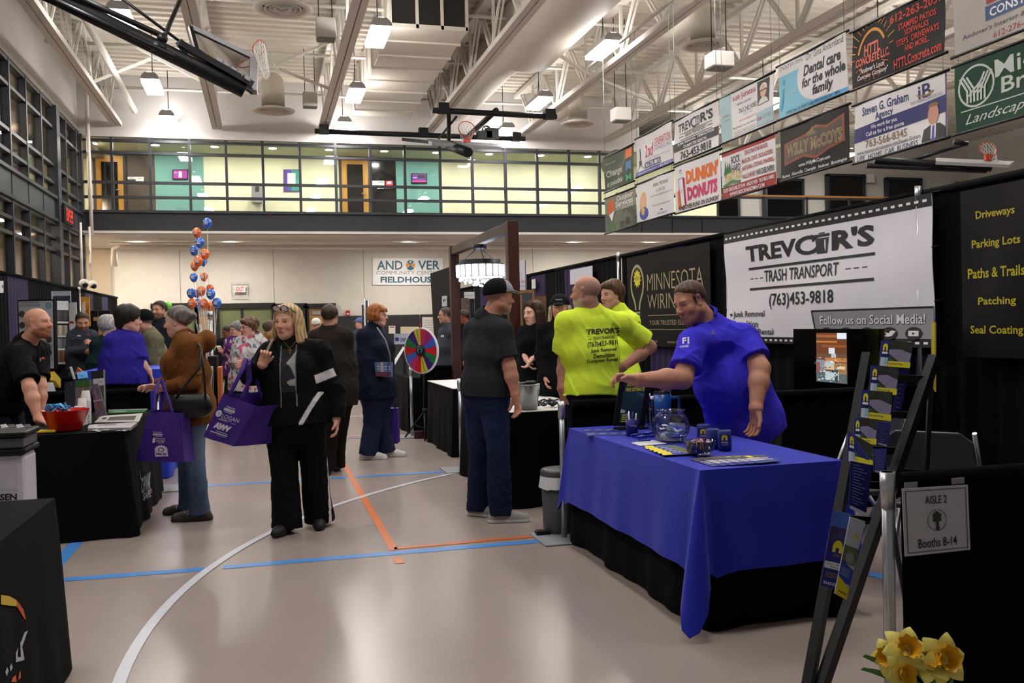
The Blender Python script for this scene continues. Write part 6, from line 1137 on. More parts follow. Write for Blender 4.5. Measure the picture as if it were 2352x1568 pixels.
stand(1230,705,12.9,.3,.3,mat('easel_wood','6a4a26',.5,var=.3),'shelf_unit','brown wooden shelf top behind the young woman with long hair','shelf')
c=P(928,780,13.6); t=stand(928,778,13.8,.3,.16,ink('b9c0d8'),'booth_sign','pale blue lettered sign behind the redhead','sign',lambda p:(p.text('certain',.3,.98,.3,.75,ink('2a3a7a'),.015),p.rect(.05,.24,.35,.7,ink('2a3a7a')))); stand(925,807,13.5,.24,.18,mat('stone_print','3f3a36',.5,var=.7,scale=40),'sample_photo','dark stone photo under the pale blue sign behind the redhead','photo')
p=Panel(P(903,830,13.3),P(926,795,13.5),P(929,799,13.4),P(907,836,13.2),ink('d5d6da'),th=.01); p.build('flyer_holder','white slanted flyer holder right beside the prize wheel','holder'); 
for k,(px,h_) in enumerate(((833,700),(838,686),(842,690),(846,690))):
    b=MB(); q=P(px,h_,20); b.tube([q,A3(q[0]-.03,q[1],.01)],.022,M_CHROME if k%2 else M_BLACK,n=7); tag(b.build('spare_pole'),'spare drape pole bundled upright behind the redhead','pole','bundled spare poles')
# ================================================================== left-hand row
for i,(a,c,bands) in enumerate(((9.0,15.2,[]),(15.2,21.0,[(.6,1.9)]),(21.0,26.8,[(1.2,2.2),(3.4,4.2)]))):
    tag(curtain('booth_drape',(-3.85,a),(-3.85,c),2.42,.03,M_DRAPE,seed=40+i,bands=[(x,y,M_PURPLE) for x,y in bands]),'tall black drape at left, '+('nearest stretch behind the bald man','middle stretch with a purple panel behind the display boards','far stretch ending at the back wall')[i],'drape')
pole(-3.75,21.0,2.45,'tall silver upright on the left-hand drape','tall left uprights')
p=Panel(X(-12,645,-3.78),X(8,645,-3.78),X(8,672,-3.78),X(-12,672,-3.78),ink('d5d5d8'),th=.004,face=(0,10,1)); p.rect(.8,.97,.35,.6,ink('555555')); p.build('booth_card','white booth number card at the left edge on the drape','sign')
# near black table
nx0,nx1,ny0,ny1=-1.66,-.9,2.45,4.28
table('folding table under the near black cloth at bottom left',nx0,nx1,ny0,ny1,.745); nc=tablecloth('tablecloth','black tablecloth with yellow and orange printed emblem at the bottom left',nx0-.005,nx1+.005,ny0-.005,ny1+.005,.752,.012,mat('near_black_cloth','0c0b0e',.9,var=.08,scale=6,bump=.05,bscale=300,spec=.12),flare=.045,fold=.007,seed=5)
def print_on(o,parts):
    me=o.data; tree=BVHTree.FromPolygons([tuple(np.array(v.co)+np.array(o.location)) for v in me.vertices],[tuple(q.vertices) for q in me.polygons]); b=MB()
    def hit(px,py):
        r=tree.ray_cast(Vector(CAM),Vector(_n(ray(px,py))))
        if r[0] is None: return None
        n_=np.array(r[1]); n_=n_ if np.dot(n_,CAM-np.array(r[0]))>0 else -n_
        return np.array(r[0])+n_*.003
    for pts,m in parts:
        if isinstance(pts,tuple): t_,quad,bold=pts; v,f,_=glyphs(t_,bold); q=np.array(quad,float); vs=[hit(*((q[0]*(1-a)+q[1]*a)*(1-c)+(q[3]*(1-a)+q[2]*a)*c)) for a,c in v]
        else: vs=[hit(*p_) for p_ in pts]; f=[tuple(range(len(pts)))]
        f=[q for q in f if all(vs[i] is not None for i in q)]
        if f:
            ks=sorted({i for q in f for i in q}); mp={k:i for i,k in enumerate(ks)}; b.add([vs[i] for i in ks],[tuple(mp[i] for i in q) for q in f],m)
    if b.v: b.build('print',parent=o)
oy,oo,ow=ink('c8a82a'),ink('c04a1a'),ink('a9a9b0')
print_on(nc,[([(0,1366),(20,1369),(36,1378),(36,1392),(20,1391),(0,1388)],oy),([(36,1378),(44,1388),(52,1400),(58,1424),(52,1418),(44,1404),(36,1392)],oo),([(54,1452),(62,1448),(48,1488),(44,1480)],ow),([(34,1500),(40,1486),(38,1508),(52,1510),(52,1516),(34,1521)],ow),([(44,1470),(50,1490),(54,1515),(46,1515)],ow),([(10,1543),(14,1532),(18,1540),(13,1553)],ow),([(20,1533),(24,1523),(27,1533),(22,1542)],ow),([(24,1566),(27,1556),(34,1550),(36,1566)],oo),([(40,1562),(42,1545),(45,1540),(46,1556)],oo)])
# white display kiosk
kx1=-1.26; t=thing('display_kiosk','white lettered display kiosk with black trim between the two black tables','kiosk',A3(-1.7,5.5,0)); b=MB(); b.box((kx1-.42,5.52,.42),(.84,.3,.80),mat('kiosk_white','c6c4cc',.4,var=.03)); b.build('body',parent=t,bevel=.03)
b=MB(); b.box((kx1-.42,5.52,.835),(.87,.33,.03),M_BLACK); b.build('trim',parent=t,bevel=.01); b=MB(); b.box((kx1-.42,5.52,.88),(.85,.31,.055),ink('55545a')); b.build('drawer_band',parent=t,bevel=.01); b=MB(); b.box((kx1-.42,5.52,.925),(.88,.33,.03),M_BLACK); b.build('top',parent=t,bevel=.01)
p=Panel(Y(-40,1130,5.36),Y(42,1128,5.36),Y(42,1151,5.36),Y(-40,1155,5.36),mat('kiosk_white'),th=.002); p.text('ANDERSEN',-.45,.96,.2,.85,ink('17171c'),.03); p.build('lettering',parent=t)
for k in range(4): p=Panel(Z(0+k*18,975,.942),Z(14+k*18,973,.942),Z(20+k*18,980,.942),Z(4+k*18,983,.942),M_BLACK if k%2 else ink('8f8f92'),th=.004,face=(0,0,9)); p.build('swatch','dark sample swatch lying on top of the white kiosk','swatch','swatches on the kiosk')
# black table with samples
lx0,lx1,ly0,ly1=-1.75,-1.0,7.02,8.83
table('folding table under the black cloth by the woman in the brown coat',lx0,lx1,ly0,ly1,.745); lc=tablecloth('tablecloth','black lettered tablecloth on the sample table by the brown coat',lx0-.005,lx1+.005,ly0-.005,ly1+.005,.752,.012,black_cl,corner=.02,flare=.06,fold=.014,seed=6)
print_on(lc,[([(319,1076),(322,1092),(326,1104),(322,1100)],ow),(('CHWAY',[(324,1135),(345,1120),(345,1082),(324,1098)],.03),ow),([(328,1138),(346,1120),(349,1128),(330,1152)],ink('7a2418')),(('SAFE',[(328,1150),(346,1140),(346,1122),(328,1132)],.03),ow)])
c=Z(148,990,TZ+.001)+A3(0,.05,0); t=thing('red_bowl','red plastic bowl of light blue wrapped packets on the black table','bowl',c); b=MB(); b.lathe([(.001,.003),(.1,.003),(.105,.01),(.16,.15),(.166,.153),(.157,.148),(.1,.018),(.001,.012)],c,mat('red_plastic','c81c14',.25,var=.05,spec=.6),n=36); b.build('bowl',parent=t)
rr=random.Random(8)
for k in range(22): q=c+A3(-.07+rr.uniform(-.05,.085),rr.uniform(-.07,.05),.15+rr.uniform(0,.035)); b=MB(); ax=_n(A3(rr.uniform(-1,1),rr.uniform(-.6,.6),rr.uniform(.2,.9))); b.bar(q-ax*.035,q+ax*.035,.03,.008,ink('4fa6dc')); tag(b.build('packet',bevel=.003),'light blue packet heaped in the red bowl','packet','blue packets in the red bowl')
def cups(px,py,n,label):
    c=Z(px,py,TZ+.001)
    for k in range(n):
        b=MB(); z_=k*.017; b.lathe([(.036,z_),(.0375,z_+.004),(.036,z_+.006),(.027,z_+.085),(.001,z_+.085),(.001,z_+.082),(.025,z_+.08),(.034,z_)],c,ink('c9c2c4'),n=20); tag(b.build('paper_cup'),label,'cup',label)
cups(199,972,11,'white paper cup in the tallest upturned stack behind the red bowl'); cups(190,975,8,'white paper cup in the middle upturned stack behind the red bowl'); cups(181,978,5,'white paper cup in the shortest upturned stack behind the red bowl')
def upright(q,D,base,label,name,cat,fn=None,th=.015,tilt=.05): p=Panel(P(*q[0],D+tilt),P(*q[1],D+tilt),P(*q[2],D),P(*q[3],D),base,th=th); fn and fn(p); return p.build(name,label,cat)
Dq=depth(Z(200,975,TZ))+.35
roof_=mat('shingle_print','6a5f58',.5,var=.35,scale=60)
def S(a): return [(60+x/7.84,840+y/7.84) for x,y in a]
upright(S([(690,290),(880,265),(890,870),(700,880)]),Dq,ink('22243a'),'dark navy sample binder standing on the black table','sample_binder','binder',lambda p:(p.text('QUEST',.62,.72,.06,.11,ink('b9bcc8')),))
upright(S([(885,260),(1150,245),(1165,830),(890,850)]),Dq-.02,roof_,'roofing sample board with a house photo on the black table','sample_board','board',lambda p:(p.rect(0,1,0,.22,mat('leafy_green','2f5a26',.5,var=.4,scale=40)),p.poly([(.3,.58),(.6,.27),(.72,.3),(.5,.58)],ink('3a2c28')),p.poly([(.72,.55),(.85,.42),(1,.55)],ink('4a3a32')),p.line([(.3,.58),(.6,.27)],.03,ink('c8b89a')),p.rect(.75,.95,.58,.85,ink('3a3030'))))
upright(S([(1165,100),(1410,70),(1430,880),(1250,880)]),Dq+.1,mat('booklet','50524e',.4,var=.3,scale=25),'tall dark brochure with a white band on the black table','display_board','board',lambda p:(p.rect(0,1,.0,.18,ink('1a1b18')),p.rect(.1,1,.18,.34,ink('c2c2cc')),p.text('Roofing',.5,.85,.24,.28,ink('444444')),p.rect(.94,1,0,1,ink('c9cac6'))))
upright(S([(1160,330),(1290,320),(1450,880),(1260,930)]),Dq-.12,mat('rack_print','5a4f5a',.4,var=.5,scale=30),'clear holder of leaflets leaning on the black table','leaflet_holder','holder',lambda p:(p.poly([(.2,.2),(.45,.15),(.6,.45),(.4,.5)],ink('7a5a78')),p.poly([(.35,.5),(.55,.48),(.75,.85),(.6,.88)],ink('8a2a20')),p.rect(0,1,.5,.53,ink('9aa0a8'))))
upright(S([(915,110),(1090,100),(1105,210),(930,235)]),Dq+.3,ink('5aa0dc'),'light blue pouch above the roofing sample board','pouch','pouch',lambda p:p.text('TIDE',.2,.7,.5,.8,ink('1a3a7a')))
upright(S([(880,150),(925,25),(1010,100),(980,140)]),Dq+.35,ink('c0622a'),'orange triangular card above the roofing sample board','card','card'); upright(S([(780,20),(810,10),(880,230),(850,240)]),Dq+.4,ink('b0b2b8'),'pale slanted leaflet behind the navy binder','leaflet','leaflet')
upright(S([(330,110),(510,100),(512,265),(330,240)]),depth(Z(115,868,TZ)) if False else Dq+2.2,ink('c8a82a'),'yellow box in the booth behind the bald man','box','box',th=.15)
def mag(px,label,base,fn=None,z=TZ,th=.006):
    p=flat(*px,base,z=z,th=th); fn and fn(p); p.build('magazine',label,'magazine')
g_=lambda a: [v for x,y in a for v in (60+x/7.84,840+y/7.84)]
mag(g_([(1480,790),(2190,770),(2120,830),(1480,850)]),'green and grey magazine at the far end of the black table',ink('2a6a34'),lambda p:(p.rect(0,1,0,.35,ink('9a9c9a')),p.text('LANDMARK',.12,.5,.5,.85,ink('c8d8c8'),.02)))
mag(g_([(1350,900),(2100,850),(2030,1000),(1230,1010)]),'white brochure with a grey photo in the middle of the black table',ink('c2bfba'),lambda p:(p.rect(.25,.88,.3,.85,mat('grey_photo','4a4744',.5,var=.4,scale=20)),p.rect(.1,.2,.35,.6,ink('2a2a2a'))))
mag(g_([(1130,1060),(2010,1010),(1880,1110),(1110,1120)]),'thick stack of white leaflets near the front of the black table',ink('b5b2b4'),lambda p:(p.rect(.2,.6,.15,.5,ink('77767a')),),th=.02)
for k in range(14): q=Z(60+(1250+rr.uniform(0,560))/7.84,840+(1135+rr.uniform(0,45))/7.84,TZ+.004); b=MB(); b.lathe([(.02,0),(.02,.004),(.001,.004)],q,(M_CHROME,M_BLACK,wht)[k%3],n=12); tag(b.build('button_badge'),'small black or silver badge scattered along the front edge of the black table','badge','badges on the black table')
b=MB(); q=Z(102,990,TZ+.01); b.box(q,(.16,.1,.02),ink('d8b828')); tag(b.build('cloth_bundle',bevel=.008),'yellow folded cloth beside the red bowl','cloth')
# side rail, blue counter and things behind
tag(curtain('side_drape',(-3.8,8.95),(-1.03,8.95),.92,.03,M_DRAPE,seed=61,fold=.14),'low black side drape behind the sample table','drape'); pole(-.98,8.98,.94,'short silver upright at the aisle end of the left side drape','short left uprights')
tag(curtain('side_drape',(-3.8,12.0),(-1.03,12.0),.92,.03,M_DRAPE,seed=62,fold=.14),'low black side drape behind the blue counter','drape')
t=thing('tablet_display','white-framed black display screen in front of the violet polo','screen',P(295,890,8.5)); p=Panel(P(264,874,8.56),P(314,873,8.56),P(324,902,8.5),P(275,904,8.5),ink('c2c3c8'),th=.02); p.rect(.07,.93,.1,1,M_BLACK); p.build('screen',parent=t); b=MB(); q=P(298,903,8.5); b.box((q[0],q[1]+.01,q[2]/2),(.06,.06,q[2]),M_BLACK); b.build('stand',parent=t)
t=thing('laptop','silver laptop lid in the booth behind the bald man','laptop',P(118,890,9.0)); p=Panel(P(106,878,9.2),P(122,878,9.2),P(131,907,9.0),P(104,908,9.0),ink('8f9096'),th=.012); p.build('lid',parent=t); q=P(116,908,9.0); b=MB(); b.box((q[0],q[1],q[2]-.01),(.3,.2,.02),ink('8f9096')); b.box((q[0],q[1],(q[2]-.02)/2),(.05,.05,q[2]-.02),M_BLACK); b.build('base',parent=t)
bt_=mat('blue_counter_cloth','1d3cc0',.6,var=.06,scale=8); cx0,cx1,cy0,cy1=-1.72,-.98,9.66,10.75
t=thing('counter','tall counter covered in a bright blue cloth behind the brown coat','counter',A3((cx0+cx1)/2,(cy0+cy1)/2,0)); b=MB(); b.box(((cx0+cx1)/2,(cy0+cy1)/2,.54),(cx1-cx0-.04,cy1-cy0-.04,1.06),ink('3a3a40')); b.build('cabinet',parent=t); tablecloth('counter_cloth',None,cx0,cx1,cy0,cy1,1.09,.012,bt_,flare=.02,fold=.012,seed=9,parent=t)
for k in range(3): q=Z(352+k*14,834,1.094); p=Panel(q+A3(-.1,.1,.004*k),q+A3(.1,.1,.004*k),q+A3(.1,-.1,.004*k),q+A3(-.1,-.1,.004*k),wht,th=.003,face=(0,0,9)); p.build('paper_sheet','white sheet lying on the blue counter','paper','sheets on the blue counter')
c=P(336,812,10.6); t=thing('potted_plant','small green plant in a black planter on the blue counter','plant',A3(-1.45,10.4,1.09)); b=MB(); c=A3(-1.45,10.4,1.09); b.box(c+A3(0,0,.09),(.16,.16,.18),M_BLACK); b.build('planter',parent=t,bevel=.01); b=MB(); rr=random.Random(2)
for k in range(70):
    q=c+A3(rr.gauss(0,.07),rr.gauss(0,.06),.2+abs(rr.gauss(0,.05))); a=rr.uniform(0,6.3); d=A3(math.cos(a),math.sin(a),rr.uniform(-.2,.5))*.025; e=A3(-math.sin(a),math.cos(a),.2)*.01; b.add([q-d,q+e,q+d,q-e],[(0,1,2,3)],mat('small_leaf','5a8a4a',.5,var=.3,scale=30))
o=b.build('foliage',parent=t); 
# tall display boards behind
t=thing('display_board','tall white poster board with round photos left of the sample rack','display board',P(84,770,11.0)*A3(1,1,0)); p=Panel(P(40,689,11.2),P(123,687,11.0),P(126,848,11.0),P(44,850,11.2),M_BLACK,th=.05); p.rect(.03,.98,.02,.985,ink('c6c8cc')); p.text('PROTECTIVE ROOF SYSTEM',.06,.62,.065,.1,ink('4a5a86'),.02); p.rect(.06,.6,.035,.05,ink('77808e')); p.disc(.86,.09,.08,.045,ink('5a94b4')); p.disc(.86,.09,.05,.03,ink('8fb4c8'))
for u_,v_ in ((.12,.2),(.12,.36),(.86,.57),(.86,.76)): p.disc(u_,v_,.085,.048,mat('round_photo','5a5048',.5,var=.5,scale=40))
[p.rect(.68,.97,.64+k*.014,.648+k*.014,ink('9a9ea6')) for k in range(4)]; [p.rect(.68,.97,.83+k*.014,.838+k*.014,ink('9a9ea6')) for k in range(3)]; p.line([(.72,.95),(.8,.95),(.85,.92)],.01,ink('333333')); p.build('panel',parent=t); q=P(84,850,11.1); b=MB(); b.box((q[0],q[1]+.05,q[2]/2),(.44,.1,q[2]),M_BLACK); b.build('base',parent=t)
t=thing('sample_rack','white rack of siding sample swatches beside the man with the phone','rack',P(143,770,11.1)*A3(1,1,0)); p=Panel(P(126,689,11.05),P(158,690,11.35),P(157,848,11.35),P(128,848,11.05),M_BLACK,th=.06); p.rect(.05,.96,.01,.14,ink('c9cacc')); p.text('SIDING',.12,.7,.04,.06,ink('999999')); p.disc(.85,.06,.07,.03,ink('b0b3b6'))
for k,(v0,v1,cs) in enumerate(((.15,.3,['5a4a52','3a3436','2f2c2c','4a4a44']),(.36,.5,['a89a84','c2b8a4','8a7a66','b0aca4']),(.55,.69,['8f8f90','6a7078','55595e','77787a']),(.73,.89,['8a6a46','4a4a50','a05a2a','7a4420']))):
    for j in range(4): p.rect(.08+.2*j,.28+.2*j,v0,v1,mat('swatch_'+cs[j],cs[j],.5,var=.12,scale=30,stretch=(1,1,.1)))
    p.rect(.03,.97,v1+.005,v1+.035,ink('cfcfce'))
p.build('panel',parent=t); q=P(143,848,11.2); b=MB(); b.box((q[0],q[1]+.05,q[2]/2),(.2,.1,q[2]),M_BLACK); b.build('base',parent=t)
stand(140,682,12.2,.25,.16,ink('b4b6c8'),'booth_sign','pale booth sign poking up above the sample rack','sign',lambda p:(p.rect(0,1,.4,1,mat('dusk_photo','3a3a52',.5,var=.5,scale=20)),p.rect(0,.06,0,1,wht))); p=stand(168,755,12.4,.1,.72,ink('c6c7cc'),'pull_up_banner','narrow white pull-up banner with a red mark behind the phone man','banner',lambda p:(p.disc(.3,.4,.35,.05,ink('b03a2a'),a0=0,a1=180),p.rect(.4,.7,.5,.72,M_BLACK)))
stand(196,715,13.0,.12,.42,mat('gold_print','c8923a',.5,var=.3,scale=14),'poster','orange and white poster on the left-hand drape behind the phone man','poster',lambda p:(p.poly([(.1,.3),(.5,.1),(.6,.5),(.3,.9)],ink('dcd0c0')),p.poly([(.5,.5),(.9,.3),(.9,.8)],ink('b0552a'))))
p=stand(230,775,13.4,.32,.8,ink('0c0c0f'),'booth_screen','plain black display screen with a silver edge behind the phone man','display',lambda p:(p.rect(0,1,0,.01,M_CHROME),p.rect(.42,.46,0,1,M_CHROME)))
t=thing('oak_display','light oak display cabinet top behind the white-haired visitor','cabinet',P(245,760,12.6)*A3(1,1,0)); q=P(252,745,12.6); b=MB(); b.box((q[0]-.02,q[1],q[2]+.08),(.34,.2,.05),mat('oak_shelf','a87a44',.5,var=.2)); b.build('top',parent=t); b=MB(); b.box((q[0]-.1,q[1],(q[2]+.05)/2),(.06,.18,q[2]+.05),mat('oak_shelf')); b.build('post',parent=t)
# orange framed boards and pole past the coat
for k,(px,m_,l) in enumerate(((505,ink('b5622a'),'orange edged board leaning past the brown coat'),(483,ink('b0b0b4'),'white edged board leaning past the brown coat'))):
    q0,q1=P(px,842,12.5),P(px,900,12.5); b=MB(); b.box((q0[0],q0[1],q0[2]/2),(.05,.5,q0[2]),m_); tag(b.build('leaning_board',bevel=.004),l,'board')
q=P(488,770,13.0); b=MB(); b.box((q[0],q[1],.55),(.12,.5,1.1),M_BLACK); tag(b.build('black_pedestal'),'black pedestal just past the brown coat','pedestal'); pole(float(P(487,860,13.6)[0]),float(P(487,860,13.6)[1]),1.75,'tall silver upright under the balloons','balloon uprights',.03)
b=MB(); p=Panel(Y(447,745,YW-.08),Y(464,745,YW-.08),Y(464,765,YW-.08),Y(447,765,YW-.08),ink('b9b5a6'),th=.02); p.rect(.2,.8,.3,.7,ink('8a8878')); p.build('framed_notice','framed notice on the wooden door behind the balloons','notice')
# ================================================================== HANGING ADVERTISING BANNERS (two rows on cables under one truss)
XBN=6.05
def c3(*p): return [(1350+p[i]/2.347,p[i+1]/2.347) for i in range(0,8,2)]
w1,w2=ink('e2dee0'),ink('e6e3e6'); vin=lambda h: mat('vinyl_'+h,h,.45,var=.04,scale=4,spec=.18)
BN=[]
def banner(q,base,label,fn,wv=.007,ph=0,rods=True):
    q=[X(a,c,XBN) for a,c in q]; zt=(q[0][2]+q[1][2])/2; zb_=(q[2][2]+q[3][2])/2; yl=(q[0][1]+q[3][1])/2; yr=(q[1][1]+q[2][1])/2
    q=[A3(XBN,yl,zt),A3(XBN,yr,zt),A3(XBN,yr,zb_),A3(XBN,yl,zb_)]
    p=Panel(*q,base,th=.006,wave=wav(wv,5,3.5,ph),nu=28,nv=16); fn(p); t=thing('hanging_banner',label,'banner',(q[0]+q[2])/2,'hanging advertising banners'); p.build('printed_sheet',parent=t)
    for z in(zt,zb_):
        b=MB(); b.tube([A3(XBN,yl+.04,z),A3(XBN,yr-.04,z)],.014,M_BLACK,n=6); b.build('rod',parent=t)
    BN.append((t,yl,yr,zt,zb_)); return t
R1,N1,K1=ink('b8242e'),ink('23286a'),ink('15151a')
banner([(1388,366),(1454,328),(1456,418),(1389,441)],vin('3c4535'),'dark green banner with white handwritten lettering, farthest of the upper row',lambda p:(p.disc(.35,.25,.42,.3,ink('59624f')),p.disc(.3,.18,.4,.28,ink('3c4535')),p.text('Change',.08,.62,.42,.66,ink('dcdcd2')),p.text('is possible',.08,.64,.72,.92,ink('dcdcd2'),.0,.3),p.rect(.74,.95,.06,.3,ink('d8702a')),p.poly([(.76,.4),(.94,.4),(.94,.66),(.85,.58),(.76,.66)],ink('4a78a8')),p.poly([(.76,.72),(.85,.82),(.94,.72),(.94,.94),(.85,.86),(.76,.94)],ink('3aa878')),p.text('freedomcounseling',.06,.4,.2,.25,ink('c8c8bc'))),ph=1)
def out_(p):
    p.rect(0,1,.45,1,mat('house_print','55584c',.5,var=.6,scale=5)); p.poly([(.1,.3),(.15,.12),(.28,.08),(.3,.4),(.2,.45),(.08,.5)],ink('d8662a')); p.poly([(.12,.5),(.3,.42),(.22,.7)],wht); p.text('Outdoor',.4,.92,.05,.2,ink('e6e4dc'),.02); p.text('Services',.36,.92,.2,.36,ink('e6e4dc'),.02); p.text('763.434.5494',.4,.92,.37,.46,ink('d8d6ce')); p.poly([(.2,.75),(.48,.66),(.3,.98),(.12,.98)],ink('3f6a2e')); p.poly([(.3,.55),(.5,.4),(.6,.6),(.7,.5),(.85,.65),(.85,.78),(.3,.78)],ink('6f6f66')); p.rect(.7,.82,.72,.9,ink('4a3a30'))
banner([(1389,456),(1460,430),(1462,517),(1391,537)],vin('8b8b80'),'grey landscaping banner with an orange leaf, farthest of the lower row',out_,ph=2)
def gen(p):
    p.text('2nd',.27,.5,.28,.6,R1,.02); p.text('GENERATION',.52,.97,.22,.42,R1); p.text('CHIMNEYS, INC',.52,.97,.44,.55,ink('6a78a0')); p.rect(.3,.5,.55,.565,ink('8a8a94')); p.rect(.3,.5,.59,.605,ink('8a8a94')); p.text('CLEAN REPAIR REPLACE',.28,.95,.64,.69,ink('a09fa8')); p.poly([(.1,.6),(.1,.3),(.125,.3),(.13,.6)],K1); p.poly([(.08,.6),(.16,.62),(.16,.72),(.08,.75)],ink('33353c')); p.line([(.02,.88),(.1,.74)],.015,ink('44464c')); p.line([(.24,.86),(.14,.72)],.015,ink('44464c'))
    p.rect(.26,.7,.72,.87,ink('3d3f66')); p.text('763-772-0815',.28,.68,.745,.85,wht,.02); p.rect(0,1,.89,1,ink('4a4aa0')); p.text('2ndgenerationchimneys.com',.03,.6,.91,.98,wht); p.text('1-800-PIXLEYS',.64,.97,.905,.975,wht)
banner(c3(258,748,452,655,457,885,264,950),w1,'white chimney company banner with red and blue lettering in the upper row',gen,ph=3)
def amb(p):
    p.disc(.2,.55,.1,.3,ink('d9b76a')); p.disc(.21,.52,.06,.18,ink('dcae9a')); p.disc(.22,.8,.13,.16,ink('4a55a8')); p.disc(.2,.74,.05,.1,ink('d9b76a')); p.text('Amber Hartman',.48,.88,.12,.23,ink('55555c')); p.text('612-709-1205',.56,.8,.3,.37,ink('9a9aa0')); p.text('amberhartman@edinarealty.com',.4,.98,.41,.48,ink('9a9aa0')); p.text('Your local real estate expert',.46,.92,.65,.72,ink('8a8a90'),0,.2); p.disc(.68,.83,.03,.03,K1,a0=0,a1=180); p.text('EDINA REALTY',.58,.82,.88,.93,ink('66666c'))
banner(c3(261,1000,458,914,465,1146,268,1206),w2,'pale grey real estate banner with a small blonde cartoon portrait in the lower row',amb,ph=4)
def trash(p,u,v,w,h,m):                                # the bin that stands in for the letter O
    p.rect(u,u+w,v,v+h*.14,m); p.rect(u+w*.3,u+w*.7,v-h*.08,v-h*.02,m); p.poly([(u+w*.06,v+h*.2),(u+w*.94,v+h*.2),(u+w*.84,v+h),(u+w*.16,v+h)],m)
    return [p.rect(u+w*(.26+.2*k),u+w*(.34+.2*k),v+h*.3,v+h*.88,wht) for k in range(3)]
def trev(p):
    p.text('TREV',.1,.44,.13,.33,K1,.03); p.ring(.5,.24,.075,.12,.35,K1,a0=60,a1=330); trash(p,.52,.14,.1,.2,ink('3a3a40')); p.text("R'S",.63,.88,.1,.32,K1,.03); p.rect(.14,.86,.37,.383,K1); p.text('TRASH TRANSPORT',.26,.74,.4,.48,K1); p.text('---',.13,.23,.43,.45,K1); p.text('---',.77,.87,.43,.45,K1); p.rect(.14,.86,.51,.523,K1)
    p.rect(0,1,.55,.74,ink('26262b')); p.text('JUNK REMOVAL  DEMOLITION',.1,.9,.565,.635,wht,.02); p.text('DUMPSTER RENTAL',.24,.76,.655,.725,wht,.02); p.text('763-453-9818',.16,.85,.78,.96,K1,.02)
banner(c3(464,648,703,545,706,792,470,882),w1,'white and black trash hauling banner in the upper row, third from the far end',trev,ph=5)
def dd(p):
    o,pk=ink('de6a1c'),ink('c4245e'); p.poly([(.05,.55),(.16,.45),(.2,.9),(.06,.92)],o); p.poly([(.09,.3),(.2,.28),(.22,.88),(.13,.9)],wht); p.line([(.09,.3),(.2,.28),(.22,.88),(.13,.9),(.09,.3)],.008,ink('4a2418'),o=.009); p.poly([(.19,.28),(.235,.3),(.245,.85),(.21,.88)],pk); p.ring(.14,.16,.03,.06,.4,ink('7a3a24'),a0=-60,a1=200); p.text('DD',.13,.18,.52,.6,o); p.text("DUNKIN'",.27,.95,.17,.46,o,.07); p.text('DONUTS',.28,.93,.52,.8,pk,.07); p.text("ANDOVER RUNS ON DUNKIN'",.07,.96,.86,.96,ink('4a1a1c'),.03)
banner(c3(468,898,715,808,720,1086,478,1150),w2,'white doughnut shop banner with orange and pink lettering in the lower row',dd,ph=6)
def sue(p):
    p.rect(0,.22,0,1,ink('a9c6ce')); p.text('juneau',.06,.18,.4,.5,ink('b0606a')); p.text('standpoint',.06,.19,.52,.57,ink('66777e')); p.text('sue juneau',.25,.68,.08,.24,ink('b0324a'),.01); p.text('broker / partner',.33,.6,.27,.34,ink('66666a')); p.text('763.242.5082',.36,.7,.41,.51,ink('3a3a40')); p.text('call or text',.44,.62,.53,.58,ink('a0a0a4')); p.text('sue.juneau@gmail.com',.37,.7,.64,.7,ink('b0485a')); p.text('Always Time for You & Your Referrals!',.24,.69,.76,.82,ink('44444a')); [p.rect(.26,.68,.86+k*.04,.875+k*.04,ink('b4b0b2')) for k in range(3)]
    p.rect(.72,.93,.05,.53,ink('33352f')); p.disc(.83,.22,.065,.11,ink('dcd8d0')); p.disc(.83,.28,.055,.13,ink('d8a994')); p.rect(.77,.89,.24,.265,ink('3a3030')); p.disc(.83,.52,.09,.12,ink('d4d0d0'),a0=0,a1=180); p.rect(.7,1,.66,.95,ink('a9c6ce')); p.text('kw',.72,.8,.73,.85,ink('b0324a'),.02); p.text('INTEGRITY REALTY',.81,.98,.76,.83,ink('77868c'))
banner(c3(713,528,1000,394,1005,660,722,776),w2,'pink and pale blue realtor banner with a white-haired portrait in the upper row',sue,ph=7)
def rock(p):
    r=ink('a02a24'); p.rect(0,1,0,.09,r); p.rect(0,1,.74,1,r); p.text('ROCK',.19,.36,.14,.3,K1,.02); p.text('HARD',.19,.36,.32,.48,K1,.02)
    for u_ in(.08,.12,.155): p.poly([(u_,.18+.05*(u_>.1)),(u_+.035,.5),(u_-.035,.5)],ink('2f6a3c'))
    for k in range(14): p.disc(.08+(k%7)*.046,.52+.09*(k//7)-.03*math.sin((k%7)/6*3.14),.024,.042,ink('d3c48e' if k%3 else 'c0a870'),n=8)
    p.poly([(.03,.7),(.2,.63),(.37,.68),(.36,.74),(.2,.7),(.04,.78)],ink('3f7a3a')); p.text('LANDSCAPE SUPPLY',.05,.36,.68,.73,ink('77776a')); 
    for t_,a,c,v0,v1,m in (('DECORATIVE ROCK,',.46,.88,.12,.22,r),('MULCH, DIRT, BOULDERS,',.4,.97,.28,.38,r),('NATURAL STONE, PAVERS,',.4,.98,.43,.53,r),('WALLS & MORE!',.4,.66,.59,.69,r),('WE DELIVER!',.68,.98,.59,.7,K1),('13535 GROUSE ST NW  ANDOVER  763-862-0400',.03,.98,.78,.86,wht),('WWW.ROCKHARDMN.COM',.17,.82,.89,.97,wht)): p.text(t_,a,c,v0,v1,m,.02)
banner(c3(720,824,1010,724,1018,1000,726,1076),w2,'white and red landscape supply banner with pine trees in the lower row',rock,ph=8)
